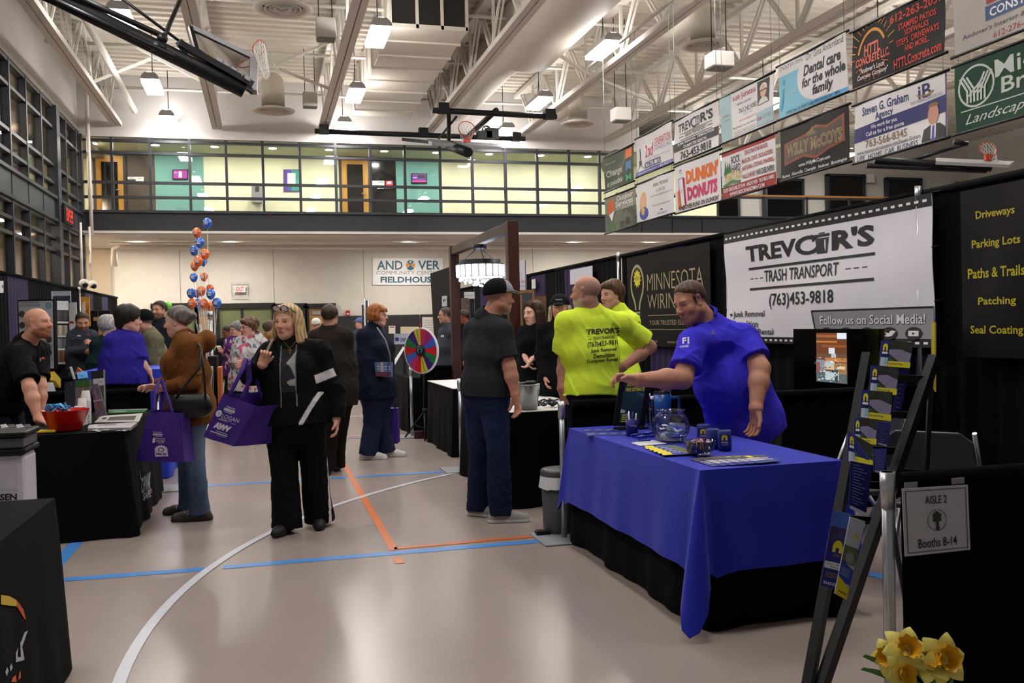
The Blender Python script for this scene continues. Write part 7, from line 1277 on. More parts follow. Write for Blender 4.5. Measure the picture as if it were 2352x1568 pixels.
def dent(p):
    b1=ink('7fc0d8'); p.rect(0,.55,.2,1,b1); p.rect(.5,1,.9,1,ink('5aa8dc')); p.disc(.62,.42,.32,.48,w1); p.rect(0,.4,0,.22,w1); p.text('(763)710-7095',.03,.38,.05,.14,ink('44464c')); p.text('Dr. Gina Andersland',.44,.97,.03,.15,ink('44464c')); p.text('Dental care',.4,.93,.22,.42,K1,.04,.15); p.text('for the whole',.38,.98,.44,.62,K1,.04,.15); p.text('family',.54,.82,.64,.86,K1,.04,.15); p.text('i',.03,.1,.3,.85,ink('3f9fb8'),0,.2); p.text('image',.08,.28,.5,.66,ink('a8d4e0'),.01); p.text('13783 Ibis St NW Suite 400 Andover, MN',.12,.9,.9,.97,ink('1a4a66'),.01)
banner(c3(1026,346,1390,186,1403,495,1031,648),w1,'pale blue and white dental banner with bold black slogan in the upper row',dent,ph=9)
def wil(p):
    gd=ink('a8946a'); p.poly([(.06,.3),(.4,.24),(.55,.14),(.72,.22),(.95,.12),(.95,.6),(.72,.66),(.55,.76),(.38,.66),(.06,.72)],ink('8a4630')); p.poly([(.09,.34),(.4,.28),(.55,.19),(.72,.27),(.92,.18),(.92,.56),(.72,.61),(.55,.7),(.38,.61),(.09,.67)],ink('54443f')); p.line([(.4,.26),(.55,.17),(.72,.25)],.01,gd); p.text('WILLY McCOYS',.1,.92,.34,.58,gd,.04); p.text('WILLY McCOYS',.105,.915,.36,.57,ink('6a5038'),-.01); p.poly([(.42,.3),(.5,.14),(.56,.3)],ink('7a6a48')); p.text('www.WillyMcCoys.com',.3,.74,.76,.85,wht,.01); p.text('Ramsey  Albertville  Champlin  Andover  Bloomington',.03,.97,.89,.97,wht,.01)
banner(c3(1036,702,1405,563,1408,870,1043,982),vin('191413'),'dark brown restaurant banner with gold western lettering in the lower row',wil,ph=10)
def htt(p):
    o,y_,r=ink('d8701c'),ink('d8a81c'),ink('c23424'); p.ring(.24,.52,.17,.42,.12,ink('d8901c'),a0=25,a1=170)
    for k in range(15): a=math.radians(5+k*12.5); p.line([(.24+.2*math.cos(a),.52-.5*math.sin(a)),(.24+(.25+.03*(k%3))*math.cos(a),.52-min(.49/max(.2,math.sin(a)),(.62+.07*(k%3)))*math.sin(a))],.006,(o,y_)[k%2],asp=2.2,o=.003)
    for k in range(12): a=math.radians(-8-k*15); p.line([(.24+.12*math.cos(a),.6-.22*math.sin(a)),(.24+.2*math.cos(a),.6-.36*math.sin(a))],.006,(r,o)[k%2],asp=2.2,o=.003)
    p.text('HTTL',.15,.34,.33,.52,ink('d86a5a'),.03); p.text('CONCRETE LLC.',.05,.44,.52,.66,ink('d86a5a'),.03); p.text('"Andover\'s Local',.1,.38,.7,.79,wht,.01,.2); p.text('Concrete Company"',.07,.42,.81,.91,wht,.01,.2)
    for t_,a,c,v0,v1 in (('612-263-2037',.46,.99,.06,.2),('STAMPED PATIOS',.55,.92,.26,.36),('SIDEWALKS',.61,.85,.38,.47),('STEPS  DRIVEWAYS',.52,.95,.5,.6),('AND MORE...',.6,.86,.62,.72),('HTTLConcrete.com',.48,.98,.78,.94)): p.text(t_,a,c,v0,v1,r,.02)
banner(c3(1421,160,1915,-58,1926,286,1433,486),vin('0d0b0d'),'black concrete company banner with an orange sun emblem in the upper row',htt,ph=11)
def ste(p):
    nb=ink('22286a'); p.rect(0,1,0,.02,nb); p.rect(0,1,.98,1,nb); p.rect(.99,1,0,1,nb); p.poly([(0,.42),(1,.34),(1,.6),(0,.66)],nb); p.text('Steven G. Graham',.1,.62,.09,.24,N1,.02); p.text('Agency',.26,.46,.25,.4,N1,.02); p.text('We work for you',.2,.5,.43,.52,wht,.015); p.text('Call us for a free quote',.14,.57,.53,.62,wht,.015); p.text('763-566-8345',.13,.6,.66,.79,ink('8a6a55'),.01); p.text('www.insurancebrokersmn.com/Steven-Graham',.03,.74,.81,.88,ink('44444c')); p.text('LIFE  HOME  CAR  BUSINESS',.03,.72,.9,.985,N1); p.text('iB',.72,.85,.07,.28,N1,.01); p.ring(.79,.2,.09,.06,.35,ink('b0803a'),a0=180,a1=350); p.text('INSURANCEBROKERS',.64,.96,.28,.33,ink('8a8a92'))
    p.poly([(.76,.97),(.78,.78),(.86,.72),(.94,.74),(.99,.82),(.99,.97)],ink('2a2a2e')); p.poly([(.85,.73),(.9,.72),(.9,.95),(.85,.95)],wht); p.poly([(.865,.75),(.885,.75),(.89,.97),(.86,.97)],ink('5a4ab0')); p.disc(.87,.58,.055,.16,ink('c78f7a')); p.disc(.87,.46,.055,.06,ink('8a5a3a'),a0=0,a1=180)
banner(c3(1438,566,1930,386,1938,746,1443,880),w2,'white and navy insurance banner with a suited portrait in the lower row',ste,ph=12)
def bld(p):
    p.text('BLDR',.24,.8,.02,.56,ink('9a3028'),.04); p.rect(.23,.82,.58,.74,ink('34507a')); p.text('CONSTRUCTION',.26,.8,.61,.71,wht,.02); p.text("Andover's Interior & Exterior Remodeling",.06,.95,.79,.86,ink('44424a'),.01); p.text('612-276-6006  www.bldr.com',.28,.98,.89,.96,ink('9a3a38'),.01)
banner([(2188,-80),(2560,-240),(2560,0),(2193,120)],vin('b3aca6'),'grey construction banner cut off at the top right corner, nearest of the upper row',bld,ph=13)
def mick(p):
    g,lt=ink('1c4a36'),ink('c9d2cc'); p.ring(.15,.38,.125,.3,.1,lt); 
    for k in range(6): u_=.09+.024*k; p.line([(u_,.6),(u_+.0,.42),(u_+(-.05 if k<3 else .05),.22)],.014,lt,asp=2.2,o=.004)
    for k in range(3): p.line([(.1+.03*k,.5),(.2,.3+.06*k)],.012,lt,asp=2.2,o=.005)
    p.text('Mickman',.28,.95,.12,.36,lt,.012); p.text('Brothers',.32,.95,.38,.6,lt,.012); p.rect(.04,.95,.69,.705,lt); p.text('Landscapes for Life',.07,.93,.76,.94,lt,.0,.45)
banner([(2191,152),(2570,12),(2570,205),(2198,309)],vin('17402f'),'dark green landscaping banner with a round tree emblem, nearest of the lower row',mick,ph=14)
for t,yl,yr,zt,zb_ in BN:                               # cables up to the truss or to the banner above
    above=[o for o in BN if abs((o[1]+o[2])/2-(yl+yr)/2)<.5 and o[4]>zt-.05]
    top=above[0][4] if above else 6.26
    for y in(yl-.04,yr+.04): b=MB(); b.tube([A3(XBN,y,zt),A3(XBN,y,top)],.004,ink('8a8a88'),n=4); b.build('cable',parent=t)
b=MB(); b.bar(A3(XBN,6.0,6.27),A3(XBN,16.4,6.27),.05,.04,M_STEEL); tag(b.build('banner_rail'),'steel rail under the roof carrying the hanging banners','rail')
# ---- big white banner on the drape
q=[X(1664,537,4.9),X(2138,446,4.9),X(2139,798,4.9),X(1668,786,4.9)]; zt=q[0][2]*.5+q[1][2]*.5; zb_=q[2][2]*.5+q[3][2]*.5; yl,yr=q[0][1],q[1][1]
p=Panel(A3(4.9,yl,zt),A3(4.9,yr,zt),A3(4.9,yr,zb_),A3(4.9,yl,zb_),mat('white_vinyl','e6e4ee',.35,var=.02,scale=3),th=.006,wave=lambda u,v:.012*math.sin(6*u-3*v+.5)+.009*math.sin(9*v+4*u),nu=30,nv=14)
p.rect(0,1,0,.085,K1); p.rect(0,.75,.945,1,K1); p.rect(.75,1,.945,1,K1)
for k in range(34): p.rect(.012+k*.029,.027+k*.029,.035,.052,wht,o=.004); p.rect(.012+k*.029,.027+k*.029,.964,.98,wht,o=.006)
p.text('TREV',.15,.435,.145,.285,K1,.04); p.ring(.495,.215,.065,.075,.38,K1,a0=50,a1=340,o=.004); p.poly([(.51,.135),(.545,.165),(.515,.2)],K1); trash(p,.525,.145,.07,.15,ink('26262c')); p.text("R'S",.605,.785,.13,.285,K1,.04)
for v_ in (.335,.515): p.rect(.16,.79,v_,v_+.02,K1)
p.text('TRASH TRANSPORT',.255,.64,.375,.475,K1,.01)
for k in range(3): p.rect(.165+.03*k,.185+.03*k,.43,.437,K1,o=.003); p.rect(.67+.035*k,.693+.035*k,.43,.437,K1,o=.003)
p.text('(763)453-9818',.285,.62,.575,.71,K1,.012); p.text('Junk Removal',.05,.255,.715,.785,K1,.012); p.disc(.035,.745,.008,.012,K1); p.text('Demolition',.05,.21,.8,.865,K1,.012); p.text('Dumpster Rental',.05,.3,.875,.94,K1,.012)
p.poly([(.515,.735),(1,.735),(1,.945),(.53,.945)],ink('8f8f98')); p.rect(.515,1,.73,.745,K1); p.poly([(.515,.74),(.522,.74),(.536,.945),(.528,.945)],K1); p.text('Follow us on Social Media!',.555,.975,.78,.85,K1,.045); p.text('Follow us on Social Media!',.555,.972,.777,.845,ink('e0e0e6'),.012)
for k in range(5): p.disc(.585+.0875*k,.908,.03,.043,K1,o=.0125)
wo=.014; p.line([(.57,.89),(.6,.89),(.6,.926),(.57,.926),(.57,.89)],.005,wht,asp=1.6,o=wo); p.ring(.585,.908,.008,.011,.4,wht,o=wo); p.text('f',.667,.68,.885,.93,wht,.04,o=wo); p.text('d',.752,.767,.885,.928,wht,.02,o=wo)
p.poly([(.83,.895),(.838,.905),(.848,.905),(.85,.893),(.86,.887),(.867,.893),(.873,.892),(.866,.905),(.858,.925),(.842,.932),(.828,.925),(.838,.92)],wht,o=wo); p.rect(.917,.953,.89,.926,wht,o=wo); p.poly([(.931,.9),(.942,.908),(.931,.917)],K1,o=wo+.001)
t=thing('vinyl_banner','big white trash hauling banner with black lettering on the back drape','banner',(A3(4.9,yl,zt)+A3(4.9,yr,zb_))/2); p.build('printed_sheet',parent=t)
for u_,v_ in ((0,0),(1,0),(1,1),(0,1),(1,.35),(0,.4),(1,.7),(0,.7)): q_=p.p(u_,v_,.002); b=MB(); b.tube([q_,q_+A3(.06,(-.04 if u_ else .04),.01)],.006,M_BLACK,n=5); b.build('tie',parent=t)
# ---- light bulb banner
q=[X(1440,596,4.93),X(1630,558,4.93),X(1634,792,4.93),X(1445,800,4.93)]; zt=2.34; zb_=(q[2][2]+q[3][2])/2; yl,yr=q[0][1],q[1][1]
p=Panel(A3(4.93,yl,zt),A3(4.93,yr,zt),A3(4.93,yr,zb_),A3(4.93,yl,zb_),mat('dark_vinyl','0e0e10',.55,var=.05,spec=.15),th=.006); gd=ink('a89a76')
bulb=[(.14+.085*math.cos(a),.31-.2*math.sin(a)) for a in np.linspace(-.5,3.64,20)]; p.line([(.165,.6),(.175,.52)]+[bulb[0]]+bulb[1:]+[(.105,.52),(.115,.6)],.018,gd,asp=2.0)
for k in range(4): p.rect(.108,.175,.62+.035*k,.64+.035*k,gd)
p.disc(.142,.76,.025,.03,gd); st=[]
for k in range(24): a=k*math.pi/12; r_=.055 if k%2 else .038; st.append((.145+r_*math.cos(a),.25-r_*2.0*math.sin(a)))
p.poly(st,ink('d3c92a')); p.text('EXPERTS',.112,.178,.23,.27,ink('4a4718'),.01)
p.text('MINNESOTA',.28,.93,.22,.4,gd,-.01); p.text('WIRING CO',.28,.93,.44,.6,gd,-.01); p.rect(.28,.95,.665,.671,gd); p.text('YOUR TRUSTED ELECTRICIAN',.3,.93,.72,.77,gd); p.rect(.28,.95,.815,.821,gd); p.text('(763) 357-1410',.1,.4,.93,.97,gd); p.text('www.MnWiringCo.com',.52,.95,.93,.97,gd); p.build('vinyl_banner','black electrician banner with a gold light bulb outline on the back drape','banner')
# ---- yellow lettered sign
q=[X(2206,440,4.9),X(2420,385,4.9)]; yl,yr=q[0][1],q[1][1]; zt=X(2206,440,4.9)[2]; zb_=X(2200,818,4.9)[2]
p=Panel(A3(4.9,yl,zt),A3(4.9,yr,zt),A3(4.9,yr,zb_),A3(4.9,yl,zb_),mat('plum_vinyl','0e0c13',.45,var=.06,spec=.2),th=.006,wave=wav(.006,6,4,2),nu=10,nv=8); yy_=ink('b3a81e')
for t_,pa,pb,ya,yb2 in (('Driveways',2240,2330,478,502),('Parking Lots',2230,2345,545,570),('Paths & Trails',2222,2356,612,636),('Patching',2246,2337,681,704),('Seal Coating',2230,2352,747,772)):
    a=X(pa,(ya+yb2)/2,4.9); c_=X(pb,(ya+yb2)/2,4.9); u0=(a[1]-yl)/(yr-yl); u1=(c_[1]-yl)/(yr-yl); v0=(zt-X((pa+pb)/2,ya,4.9)[2])/(zt-zb_); v1=(zt-X((pa+pb)/2,yb2,4.9)[2])/(zt-zb_); p.text(t_,u0,u1,v0,v1,yy_,.02)
p.build('vinyl_banner','black banner listing paving services in yellow letters at the right edge','banner')
b=MB(); p=Panel(X(2139,740,4.8),X(2147,740,4.7),X(2147,900,4.7),X(2139,880,4.8),ink('b8a51e'),th=.01); p.build('yellow_strip','narrow yellow strip showing beside the tall upright','strip')
# ================================================================== BASKETBALL BACKSTOPS
def rim(b,c,u,w,r,m,n=28): b.tube([c+(u*math.cos(2*math.pi*i/n)+w*math.sin(2*math.pi*i/n))*r for i in range(n+1)],.009*r/.22+.002,m,n=6,cap=False)
def netting(b,c,u,w,d,r,L,m):
    n=12
    for k in range(n):
        for s in(-1,1):
            pts=[]
            for j in range(7):
                t=j/6; a=2*math.pi*(k+s*t*2.2)/n; rr_=r*(1-.5*t); pts.append(c+(u*math.cos(a)+w*math.sin(a))*rr_+d*L*t)
            b.tube(pts,.0045,m,n=4,cap=False)
netm=ink('d8d5d0'); redm=mat('rim_red','b8402a',.4,var=.05)
# folded backstop top left
t=thing('basketball_backstop','black folded basketball backstop hanging across the top left','backstop',P(400,110,12)); 
b=MB(); b.tube([P(20,-55,10.9),P(136,-2,11.3),P(561,208,12.3)],.1,M_BLACK,n=16); b.build('mast',parent=t)
for a,c,r_ in (((60,-30,10.6),(400,130,11.6),.035),((150,-20,11.2),(376,84,11.9),.04),((230,-40,11.6),(420,100,12.0),.02)): b=MB(); b.tube([P(*a),P(*c)],r_,M_BLACK,n=8); b.build('brace',parent=t)
b=MB(); b.tube([P(418,-10,12.6),P(374,92,11.8)],.03,M_BLACK,n=8); b.build('hoist_rod',parent=t); b=MB(); b.ell(P(373,88,11.8),.07,M_BLACK,8); b.tube([P(364,100,11.75),P(364,118,11.75)],.1,M_BLACK,n=12); b.build('clamp',parent=t)
q=[P(437,62,12.35),P(584,133,12.9),P(582,212,12.6),P(452,116,12.15)]; p=Panel(*q,glassy('board_glass','b9c2bd',.3),th=.03); p.build('backboard',parent=t)
b=MB(); fr=mat('board_frame','8d8c90',.45,var=.04)
b.bar(q[0],q[1],.07,.06,fr); b.bar(q[1],q[2],.1,.09,fr); b.bar(q[0],q[3],.05,.06,M_BLACK); b.bar(q[3],q[2],.06,.06,M_BLACK); b.build('frame',parent=t)
b=MB(); 
for k in range(5): b.bar(P(500+k*16,136+k*10,12.2),P(511+k*16,143+k*10,12.2),.05,.05,fr)
b.build('padding',parent=t); b=MB(); b.bar(P(412,100,11.9),P(580,196,12.3),.13,.08,M_BLACK); b.bar(P(415,98,12.0),P(428,118,12.0),.16,.1,M_BLACK); b.build('mount',parent=t)
c=P(595,110,12.8); u=_n(P(604,88,12.9)-P(583,130,12.75)); w=_n(np.cross(u,CR*.5+CF)); b=MB(); rim(b,c,u,_n(CF*.9+CR*.25),.135,redm); b.build('rim',parent=t); b=MB(); netting(b,c,u,_n(CF*.9+CR*.25),_n(P(612,172,12.8)-c),.13,.40,netm); b.build('net',parent=t)
# backstop in front of the balcony
t=thing('basketball_backstop','black folded basketball backstop hanging in front of the balcony','backstop',Y(1072,320,20)); y1_,y2_=21.8,18.6
def YY(px,py,y): return Y(px,py,y)
b=MB(); b.tube([YY(723,301,y1_),YY(1206,319,y1_)],.06,M_BLACK,n=10); b.build('rear_bar',parent=t); b=MB(); b.tube([YY(993,253,y2_),YY(1278,268,y2_)],.06,M_BLACK,n=10); b.build('front_bar',parent=t)
for px,py,y in ((744,300,y1_),(972,307,y1_),(1185,317,y1_),(1018,252,y2_),(1262,266,y2_)): b=MB(); b.box(YY(px,py,y)+A3(0,0,.03),(.22,.2,.2),M_BLACK); b.build('clamp',parent=t)
for a,c,r_ in (((1031,255,y2_),(1031,320,20.2),.045),((1140,253,y2_),(1078,310,20.6),.06),((1048,268,y2_),(1008,318,20.6),.025)): b=MB(); b.tube([YY(*a),YY(*c)],r_,M_BLACK,n=8); b.build('strut',parent=t)
b=MB(); b.tube([YY(1034,335,20.4),YY(1075,350,19.3)],.11,M_BLACK,n=14); b.build('mast',parent=t); b=MB(); b.lathe([(.11,-.02),(.11,.02),(.09,.02),(.09,-.02),(.11,-.02)],YY(1117,299,21.3),M_BLACK,n=20,ax=(A3(1,0,0),A3(0,0,1),A3(0,1,0)))
for k in range(3): a=k*1.05; d=A3(math.cos(a),0,math.sin(a))*.1; b.bar(YY(1117,299,21.3)-d,YY(1117,299,21.3)+d,.015,.015,M_BLACK)
b.build('winch_wheel',parent=t); b=MB(); b.box(YY(1112,310,21.3),(.35,.2,.16),M_BLACK); b.box(YY(1130,308,21.3),(.3,.2,.25),M_BLACK); b.build('winch',parent=t)
bb=[YY(980,319,20.6),YY(1150,330,20.6),YY(1152,337,19.9),YY(992,327,19.9)]; p=Panel(*bb,ink('85858a'),th=.07,face=(0,0,9)); p.build('backboard',parent=t)
b=MB(); b.bar(YY(925,320,20.9),YY(984,326,20.4),.07,.07,M_BLACK); b.build('side_arm',parent=t)
c=YY(1072,296,19.9); b=MB(); rim(b,c,A3(1,0,0),_n(A3(0,.35,1)),.19,redm); b.build('rim',parent=t); b=MB(); b.box(YY(1073,322,19.9),(.15,.06,.09),redm); b.build('rim_bracket',parent=t); b=MB(); netting(b,c,A3(1,0,0),_n(A3(0,.35,1)),_n(A3(.05,.6,-.55)),.18,.35,netm); b.build('net',parent=t)
# backstop beyond the banners at right
t=thing('basketball_backstop','folded basketball backstop below the green banner at far right','backstop',P(2150,370,16)); D=17.0
for a,c,r_ in (((2008,366),(2275,386),.07),((1990,380),(2265,392),.05),((2100,366),(2215,332),.035),((2190,325),(2222,330),.05)): b=MB(); b.tube([P(*a,D),P(*c,D)],r_,M_BLACK,n=8); b.build('bar',parent=t)
p=Panel(P(2150,362,D+.4),P(2330,370,D+.4),P(2318,378,D-.3),P(2150,370,D-.3),ink('9a999a'),th=.06,face=(0,0,0)); p.build('backboard',parent=t); c=P(2270,342,D); b=MB(); rim(b,c,_n(CR),_n(A3(0,.35,1)),.15,redm); b.build('rim',parent=t); b=MB(); b.box(P(2270,362,D),(.15,.06,.12),redm); b.build('rim_bracket',parent=t); b=MB(); netting(b,c,_n(CR),_n(A3(0,.35,1)),_n(A3(.3,0,-.6)),.14,.26,netm); b.build('net',parent=t)
# ================================================================== BALLOONS
BD=18.5; bo,bbl,bg=[mat('balloon_'+n,h,.18,var=.03,spec=.6,coat=.3) for n,h in (('orange','d9651e'),('blue','2064c8'),('green','6cc83a'))]
anchor=P(487,860,13.9+4)
def balloon(px,py,w,m,label,grp,dd=0.0,pr=True):
    D=BD+dd; c=P(px,py,D); r=w/2*D/2100; t=thing('balloon',label,'balloon',c,grp); b=MB(); prof=[]
    for i in range(17): a=math.pi*i/16; prof.append((max(.001,r*math.sin(a)*(1-.12*(math.cos(a)+1)/2*(1 if a<1.57 else 0))),-r*1.18*math.cos(a)*(1.06 if a<1.57 else .95)))
    b.lathe(prof,c,m,n=20); b.build('skin',parent=t); b=MB(); b.lathe([(.004,-r*1.25),(r*.12,-r*1.36),(.001,-r*1.33)],c,m,n=8); b.build('knot',parent=t)
    if pr:
        n=-CF; u=CR; w_=A3(0,0,1); b=MB()
        for j in range(3): b.bar(c+n*r*1.0+u*(-r*.35+.0)+w_*(r*(.3-.3*j)),c+n*r*1.0+u*(r*.4)+w_*(r*(.3-.3*j)),r*.16,.004,ink('d8dcea'),up=n)
        b.build('print',parent=t)
    b=MB(); b.tube([c-A3(0,0,r*1.3),P(484,880,D)],.004,ink('c8c8c8'),n=4); b.build('ribbon',parent=t)
BL=[(476,512,21,1,'blue balloon at the very top of the tall balloon string'),(452,534,20,0,'orange balloon just below the topmost blue one'),(459,557,21,1,'blue balloon third from the top of the string'),(446,575,20,1,'blue balloon at the left, below the third one'),(471,583,21,0,'orange balloon right of the upper blue pair'),(456,599,21,0,'orange balloon in front of a hidden blue one'),(467,601,17,1,'blue balloon hidden behind two orange ones'),(447,611,19,0,'orange balloon low on the left of the upper cluster'),(445,637,18,1,'lone blue balloon midway down the string'),(468,635,18,0,'lone orange balloon midway down the string'),(462,668,20,0,'orange balloon at the top of the bottom cluster'),(482,663,18,0,'orange balloon behind the right blue one of the bottom cluster'),(439,673,20,1,'blue balloon at the left of the bottom cluster'),(452,673,18,1,'blue balloon tucked behind the bottom cluster top orange'),(484,675,21,1,'blue balloon at the right shoulder of the bottom cluster'),(441,696,20,0,'orange balloon at the lower left of the bottom cluster'),(455,696,19,1,'blue balloon low in the middle of the bottom cluster'),(468,697,20,0,'printed orange balloon low in the middle of the bottom cluster'),(485,703,18,0,'plain orange balloon lowest on the right of the cluster'),(498,695,21,1,'blue balloon farthest right of the bottom cluster')]
for i,(px,py,w,k,l) in enumerate(BL): balloon(px,py,w,(bo,bbl)[k],l,'orange and blue balloons',(-.35 if i in(4,5,10,14,17,19) else .3 if i in(6,11,13,16) else 0)-.1*(i%3),i not in(6,18,11))
balloon(387,702,16,bg,'light green balloon behind the tall man','green balloon',1.0,False); balloon(357,716,12,mat('balloon_violet','4a34a0',.2),'violet balloon behind the ear of the tall man','violet balloon',-4.5,False)
b=MB(); c=Y(621,491,22.85); b.lathe([(.05,0),(.05,-.02),(.001,-.03)],c,redm,n=12,ax=(A3(1,0,0),A3(0,0,1),A3(0,-1,0))); tag(b.build('signal_lamp'),'small orange lamp on the dark balcony edge','lamp')
# ================================================================== BAGS AND THINGS CARRIED
bagm=mat('bag_purple','38177c',.65,var=.06,scale=20,bump=.12,bscale=500); bagd=mat('bag_purple','38177c')
def tote(name,label,q,dp,D,side,prints,handle,parts):
    """tote bag: front face from four photo points at distance D, dp deep away from the viewer, side gusset on the right"""
    t=thing('tote_bag',label,'bag',P(*q[3],D)); f=[P(q[0][0],q[0][1],D+.02),P(q[1][0],q[1][1],D),P(q[2][0],q[2][1],D),P(q[3][0],q[3][1],D+.02)]; dv=np.array(dp,float)
    b=MB(); bk=[p_+dv for p_ in f]; m=bagm
    def quad(a,c,d,e,bul,nn):
        n_=_n(np.cross(c-a,e-a)); n_=n_ if np.dot(n_,nn)>0 else -n_
        b.grid(lambda u,v:(a*(1-u)+c*u)*(1-v)+(e*(1-u)+d*u)*v+n_*(bul*math.sin(math.pi*u)*math.sin(math.pi*v)+.004*math.sin(9*u+5*v)),12,12,m)
    quad(*f,.012,-CF); quad(bk[0],bk[1],bk[2],bk[3],.01,CF); quad(f[1],bk[1],bk[2],f[2],-.02,CR); quad(bk[0],f[0],f[3],bk[3],-.02,-CR); b.add([f[3],f[2],bk[2],bk[3]],[(0,1,2,3)],m); b.build('sack',parent=t)
    pn=Panel(*f,m,th=.001); pn.b=MB(); pn.w=lambda u,v:.012*math.sin(math.pi*u)*math.sin(math.pi*v)+.006; prints(pn); pn.b.build('print',parent=t)
    for pts,w in handle:
        b=MB(); pts=[P(*p_) for p_ in pts]; fine=[]
        for i in range(len(pts)-1):
            for j in range(5): fine.append(pts[i]*(1-j/5)+pts[i+1]*j/5)
        fine.append(pts[-1]); vs=[]; 
        for i,p_ in enumerate(fine): tt=_n(fine[min(i+1,len(fine)-1)]-fine[max(i-1,0)]); s_=_n(np.cross(tt,CF)); vs+=[p_+s_*w/2,p_-s_*w/2]
        b.add(vs,[(2*i,2*i+1,2*i+3,2*i+2) for i in range(len(fine)-1)],m,True); b.build('handle',parent=t,solid=.003)
    return t
wp=ink('cfcada')
def pr1(p):
    def T(s,u0,u1,v0,v1,bold=.02): p.text(s,u0,u1,v0,v1,wp,bold,o=.0)
    T('North Suburban',.26,.52,.2,.235); T('HOME SHOW',.22,.55,.25,.32,.06); p.rect(.26,.5,.335,.345,wp,o=0); p.disc(.14,.42,.09,.075,wp,o=0); p.rect(.1,.11,.38,.45,bagm,o=.001); p.rect(.14,.15,.37,.47,bagm,o=.001); p.rect(.18,.19,.38,.45,bagm,o=.001); T('LOGAN',.26,.78,.39,.48,.0); p.rect(.24,.6,.5,.508,wp,o=0); p.rect(.2,.74,.525,.535,wp,o=0)
    T('AWV',.16,.68,.6,.74,.09); T('Windows Doors',.3,.66,.77,.8); p.rect(.13,.68,.82,.84,wp,o=0); p.rect(.36,.64,.86,.868,wp,o=0)
Db=bl['D0']-.3
tote('bag','purple tote bag with white sponsor logos hanging from the arm of the blonde woman',[(513,904),(590,932),(537,1025),(467,1003)],_n(CR*.8+CF*.55)*.0+_n(CR*.75+CF*.66)*.3,Db,0,pr1,[([(527,908,Db),(556,850,Db+.03),(563,826,Db+.1),(566,826,Db+.14),(570,850,Db+.14),(566,912,Db+.2)],.026),([(555,915,Db+.0),(575,870,Db),(571,835,Db-.04),(575,828,Db+.12),(592,880,Db+.2),(608,938,Db+.2)],.026)],0)
def pr2(p):
    def T(s,u0,u1,v0,v1,bold=.02): p.text(s,u0,u1,v0,v1,wp,bold,o=.0)
    T('North Suburban',.28,.5,.395,.415); T('HOME SHOW',.28,.54,.43,.475,.06); p.rect(.34,.52,.485,.493,wp,o=0); p.rect(.3,.36,.52,.62,wp,o=0); T('EDUCATION',.38,.6,.52,.55); T('CENTERS',.38,.6,.565,.595); T('BANK',.44,.58,.605,.625)
    st=[]
    for k in range(28): a=math.pi*k/14; r_=.165 if k%2 else .125; st.append((.52+r_*math.cos(a),.755-r_*.62*math.sin(a)))
    p.poly(st,wp,o=0); p.disc(.52,.755,.07,.045,bagm,o=.001); p.disc(.52,.755,.05,.03,wp,o=.002); p.poly([(.38,.8),(.66,.78),(.68,.88),(.4,.9)],wp,o=.001); T('Ideal Air',.42,.65,.81,.86) if False else p.text('Ideal Air',.42,.65,.81,.86,bagm,.03,o=.003)
Dc=cw_['D0']-.42
tote('bag','purple tote bag with a white sun logo held by the woman in the brown coat',[(342,944),(412,948),(424,1062),(312,1058)],CF*.16+CR*.02,Dc,0,pr2,[([(352,946,Dc),(356,900,Dc+.05),(366,872,Dc+.14),(375,874,Dc+.22),(372,910,Dc+.24),(372,950,Dc+.2)],.028),([(396,950,Dc+.02),(385,915,Dc+.05),(372,873,Dc+.1),(364,880,Dc+.26),(358,920,Dc+.26),(356,950,Dc+.2)],.028)],0)
b=MB(); p=Panel(P(328,884,Dc+.18),P(344,881,Dc+.2),P(344,884,Dc+.2),P(329,887,Dc+.18),wht,th=.002); p.build('card','small white card held out by the woman in the brown coat','card')
# black shoulder purse
t=thing('shoulder_purse','black leather shoulder purse of the woman in the brown coat','bag',P(437,930,cw_['D0']-.33)); Dp=cw_['D0']-.3; F_=Field(P(437,930,Dp)-.35,P(437,930,Dp)+.35,.007)
a_=P(408,922,Dp); c_=P(462,920,Dp+.06); F_.seg(a_,c_,.055,.06,.03,CF,.9).seg(P(412,945,Dp),P(468,938,Dp+.06),.06,.06,.05,CF,.9).rough(.006,18,4); skin_mesh('pouch',F_,mat('black_leather','101012',.35,var=.1,bump=.2,bscale=90),t)
b=MB(); b.tube([P(404,915,Dp-.04),P(430,880,Dp-.06),P(458,845,Dp-.02),P(462,800,Dp+.05),P(450,780,Dp+.12)],.009,mat('black_leather'),n=6); b.tube([P(472,915,Dp+.02),P(470,880,Dp+.02),P(466,840,Dp+.02),P(462,800,Dp+.05)],.009,mat('black_leather'),n=6); b.build('strap',parent=t)
b=MB(); p=Panel(P(384,924,Dp-.02),P(398,924,Dp-.02),P(398,935,Dp-.02),P(384,935,Dp-.02),ink('a03048'),th=.01); p.build('tag',parent=t)
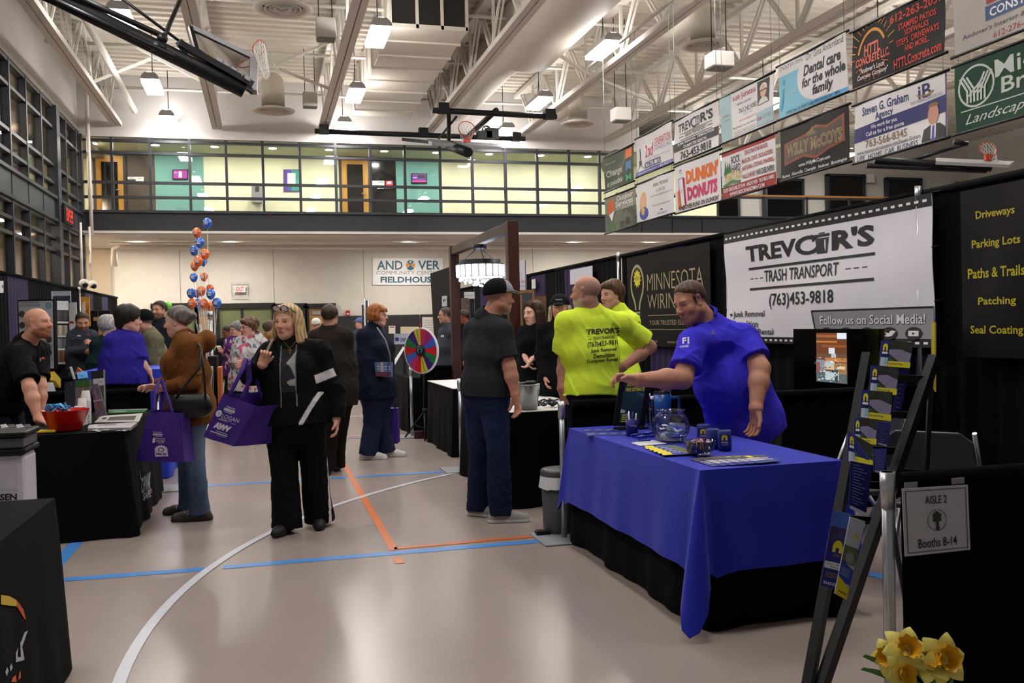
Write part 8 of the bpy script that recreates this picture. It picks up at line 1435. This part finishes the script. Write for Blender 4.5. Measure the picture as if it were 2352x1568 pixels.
# plaid bag of the redhead
Dr=rm['D0']-.28; t=thing('plaid_bag','small plaid crossbody bag on the hip of the redhead','bag',P(879,848,Dr)); p=Panel(P(860,832,Dr+.03),P(898,832,Dr),P(898,866,Dr),P(863,864,Dr+.03),ink('5a6f96'),th=.07); p.rect(0,1,.66,1,ink('5a3048')); p.rect(.38,.52,0,.66,ink('c8a8a8')); p.rect(0,1,.25,.32,ink('9ab0c8')); p.rect(0,1,.42,.5,ink('8aa0c0')); p.rect(0,.14,0,.66,ink('46628a')); p.rect(.78,.86,0,.66,ink('3a4a78')); p.build('pouch',parent=t); b=MB(); b.tube([P(897,836,Dr),P(896,815,Dr-.02),P(885,780,Dr),P(866,752,Dr+.12)],.008,ink('77767c'),n=6); b.build('strap',parent=t)
t=thing('tote_bag','purple tote bag hanging behind the legs of the redhead','bag',P(900,980,Dr+.45)); b=MB(); q=[P(884,938,Dr+.5),P(912,938,Dr+.5),P(914,1018,Dr+.5),P(880,1022,Dr+.5)]; dv=CF*.2; b.add([*q,*(p_+dv for p_ in q)],[(0,1,2,3),(4,5,6,7),(0,4,5,1),(1,5,6,2),(2,6,7,3),(3,7,4,0)],bagm); b.build('sack',parent=t); b=MB(); b.tube([P(888,938,Dr+.52),P(893,895,Dr+.5),P(902,895,Dr+.5),P(908,938,Dr+.52)],.01,bagm,n=6); b.build('handle',parent=t)
# strap on the blonde woman's shoulder, name tag, caps' print
b=MB(); b.tube([P(606,826,bl['D0']-.17),P(616,800,bl['D0']-.16),P(626,781,bl['D0']-.1),P(628,783,bl['D0']+.04)],.011,ink('8a7a68'),n=6); tag(b.build('purse_strap'),'tan purse strap clutched at the shoulder of the blonde woman','strap')
decal(PEOPLE['glasses']['top'],'name_tag',[('p',[(1013,769),(1020,769),(1020,774),(1013,774)],ink('d8d8da'))])
b=MB(); c=wc['HL'](0,.098,.07); u,w=-wc['rt']*-1,wc['up']; V_,FF,_=glyphs("TREVOR'S",.03)
for s_,dz in (("TREVOR'S",.012),('TRASH TRANSPORT',.0)): V_,FF,_=glyphs(s_,.03); b.add([wc['HL'](-.032+.064*(1-a_),.0985-.004*abs(a_-.5)*4-.0+.0,.068+dz+.010*c_) for a_,c_ in V_],FF,ink('cfcfd2'))
b.build('cap_print',parent=wc['root'])
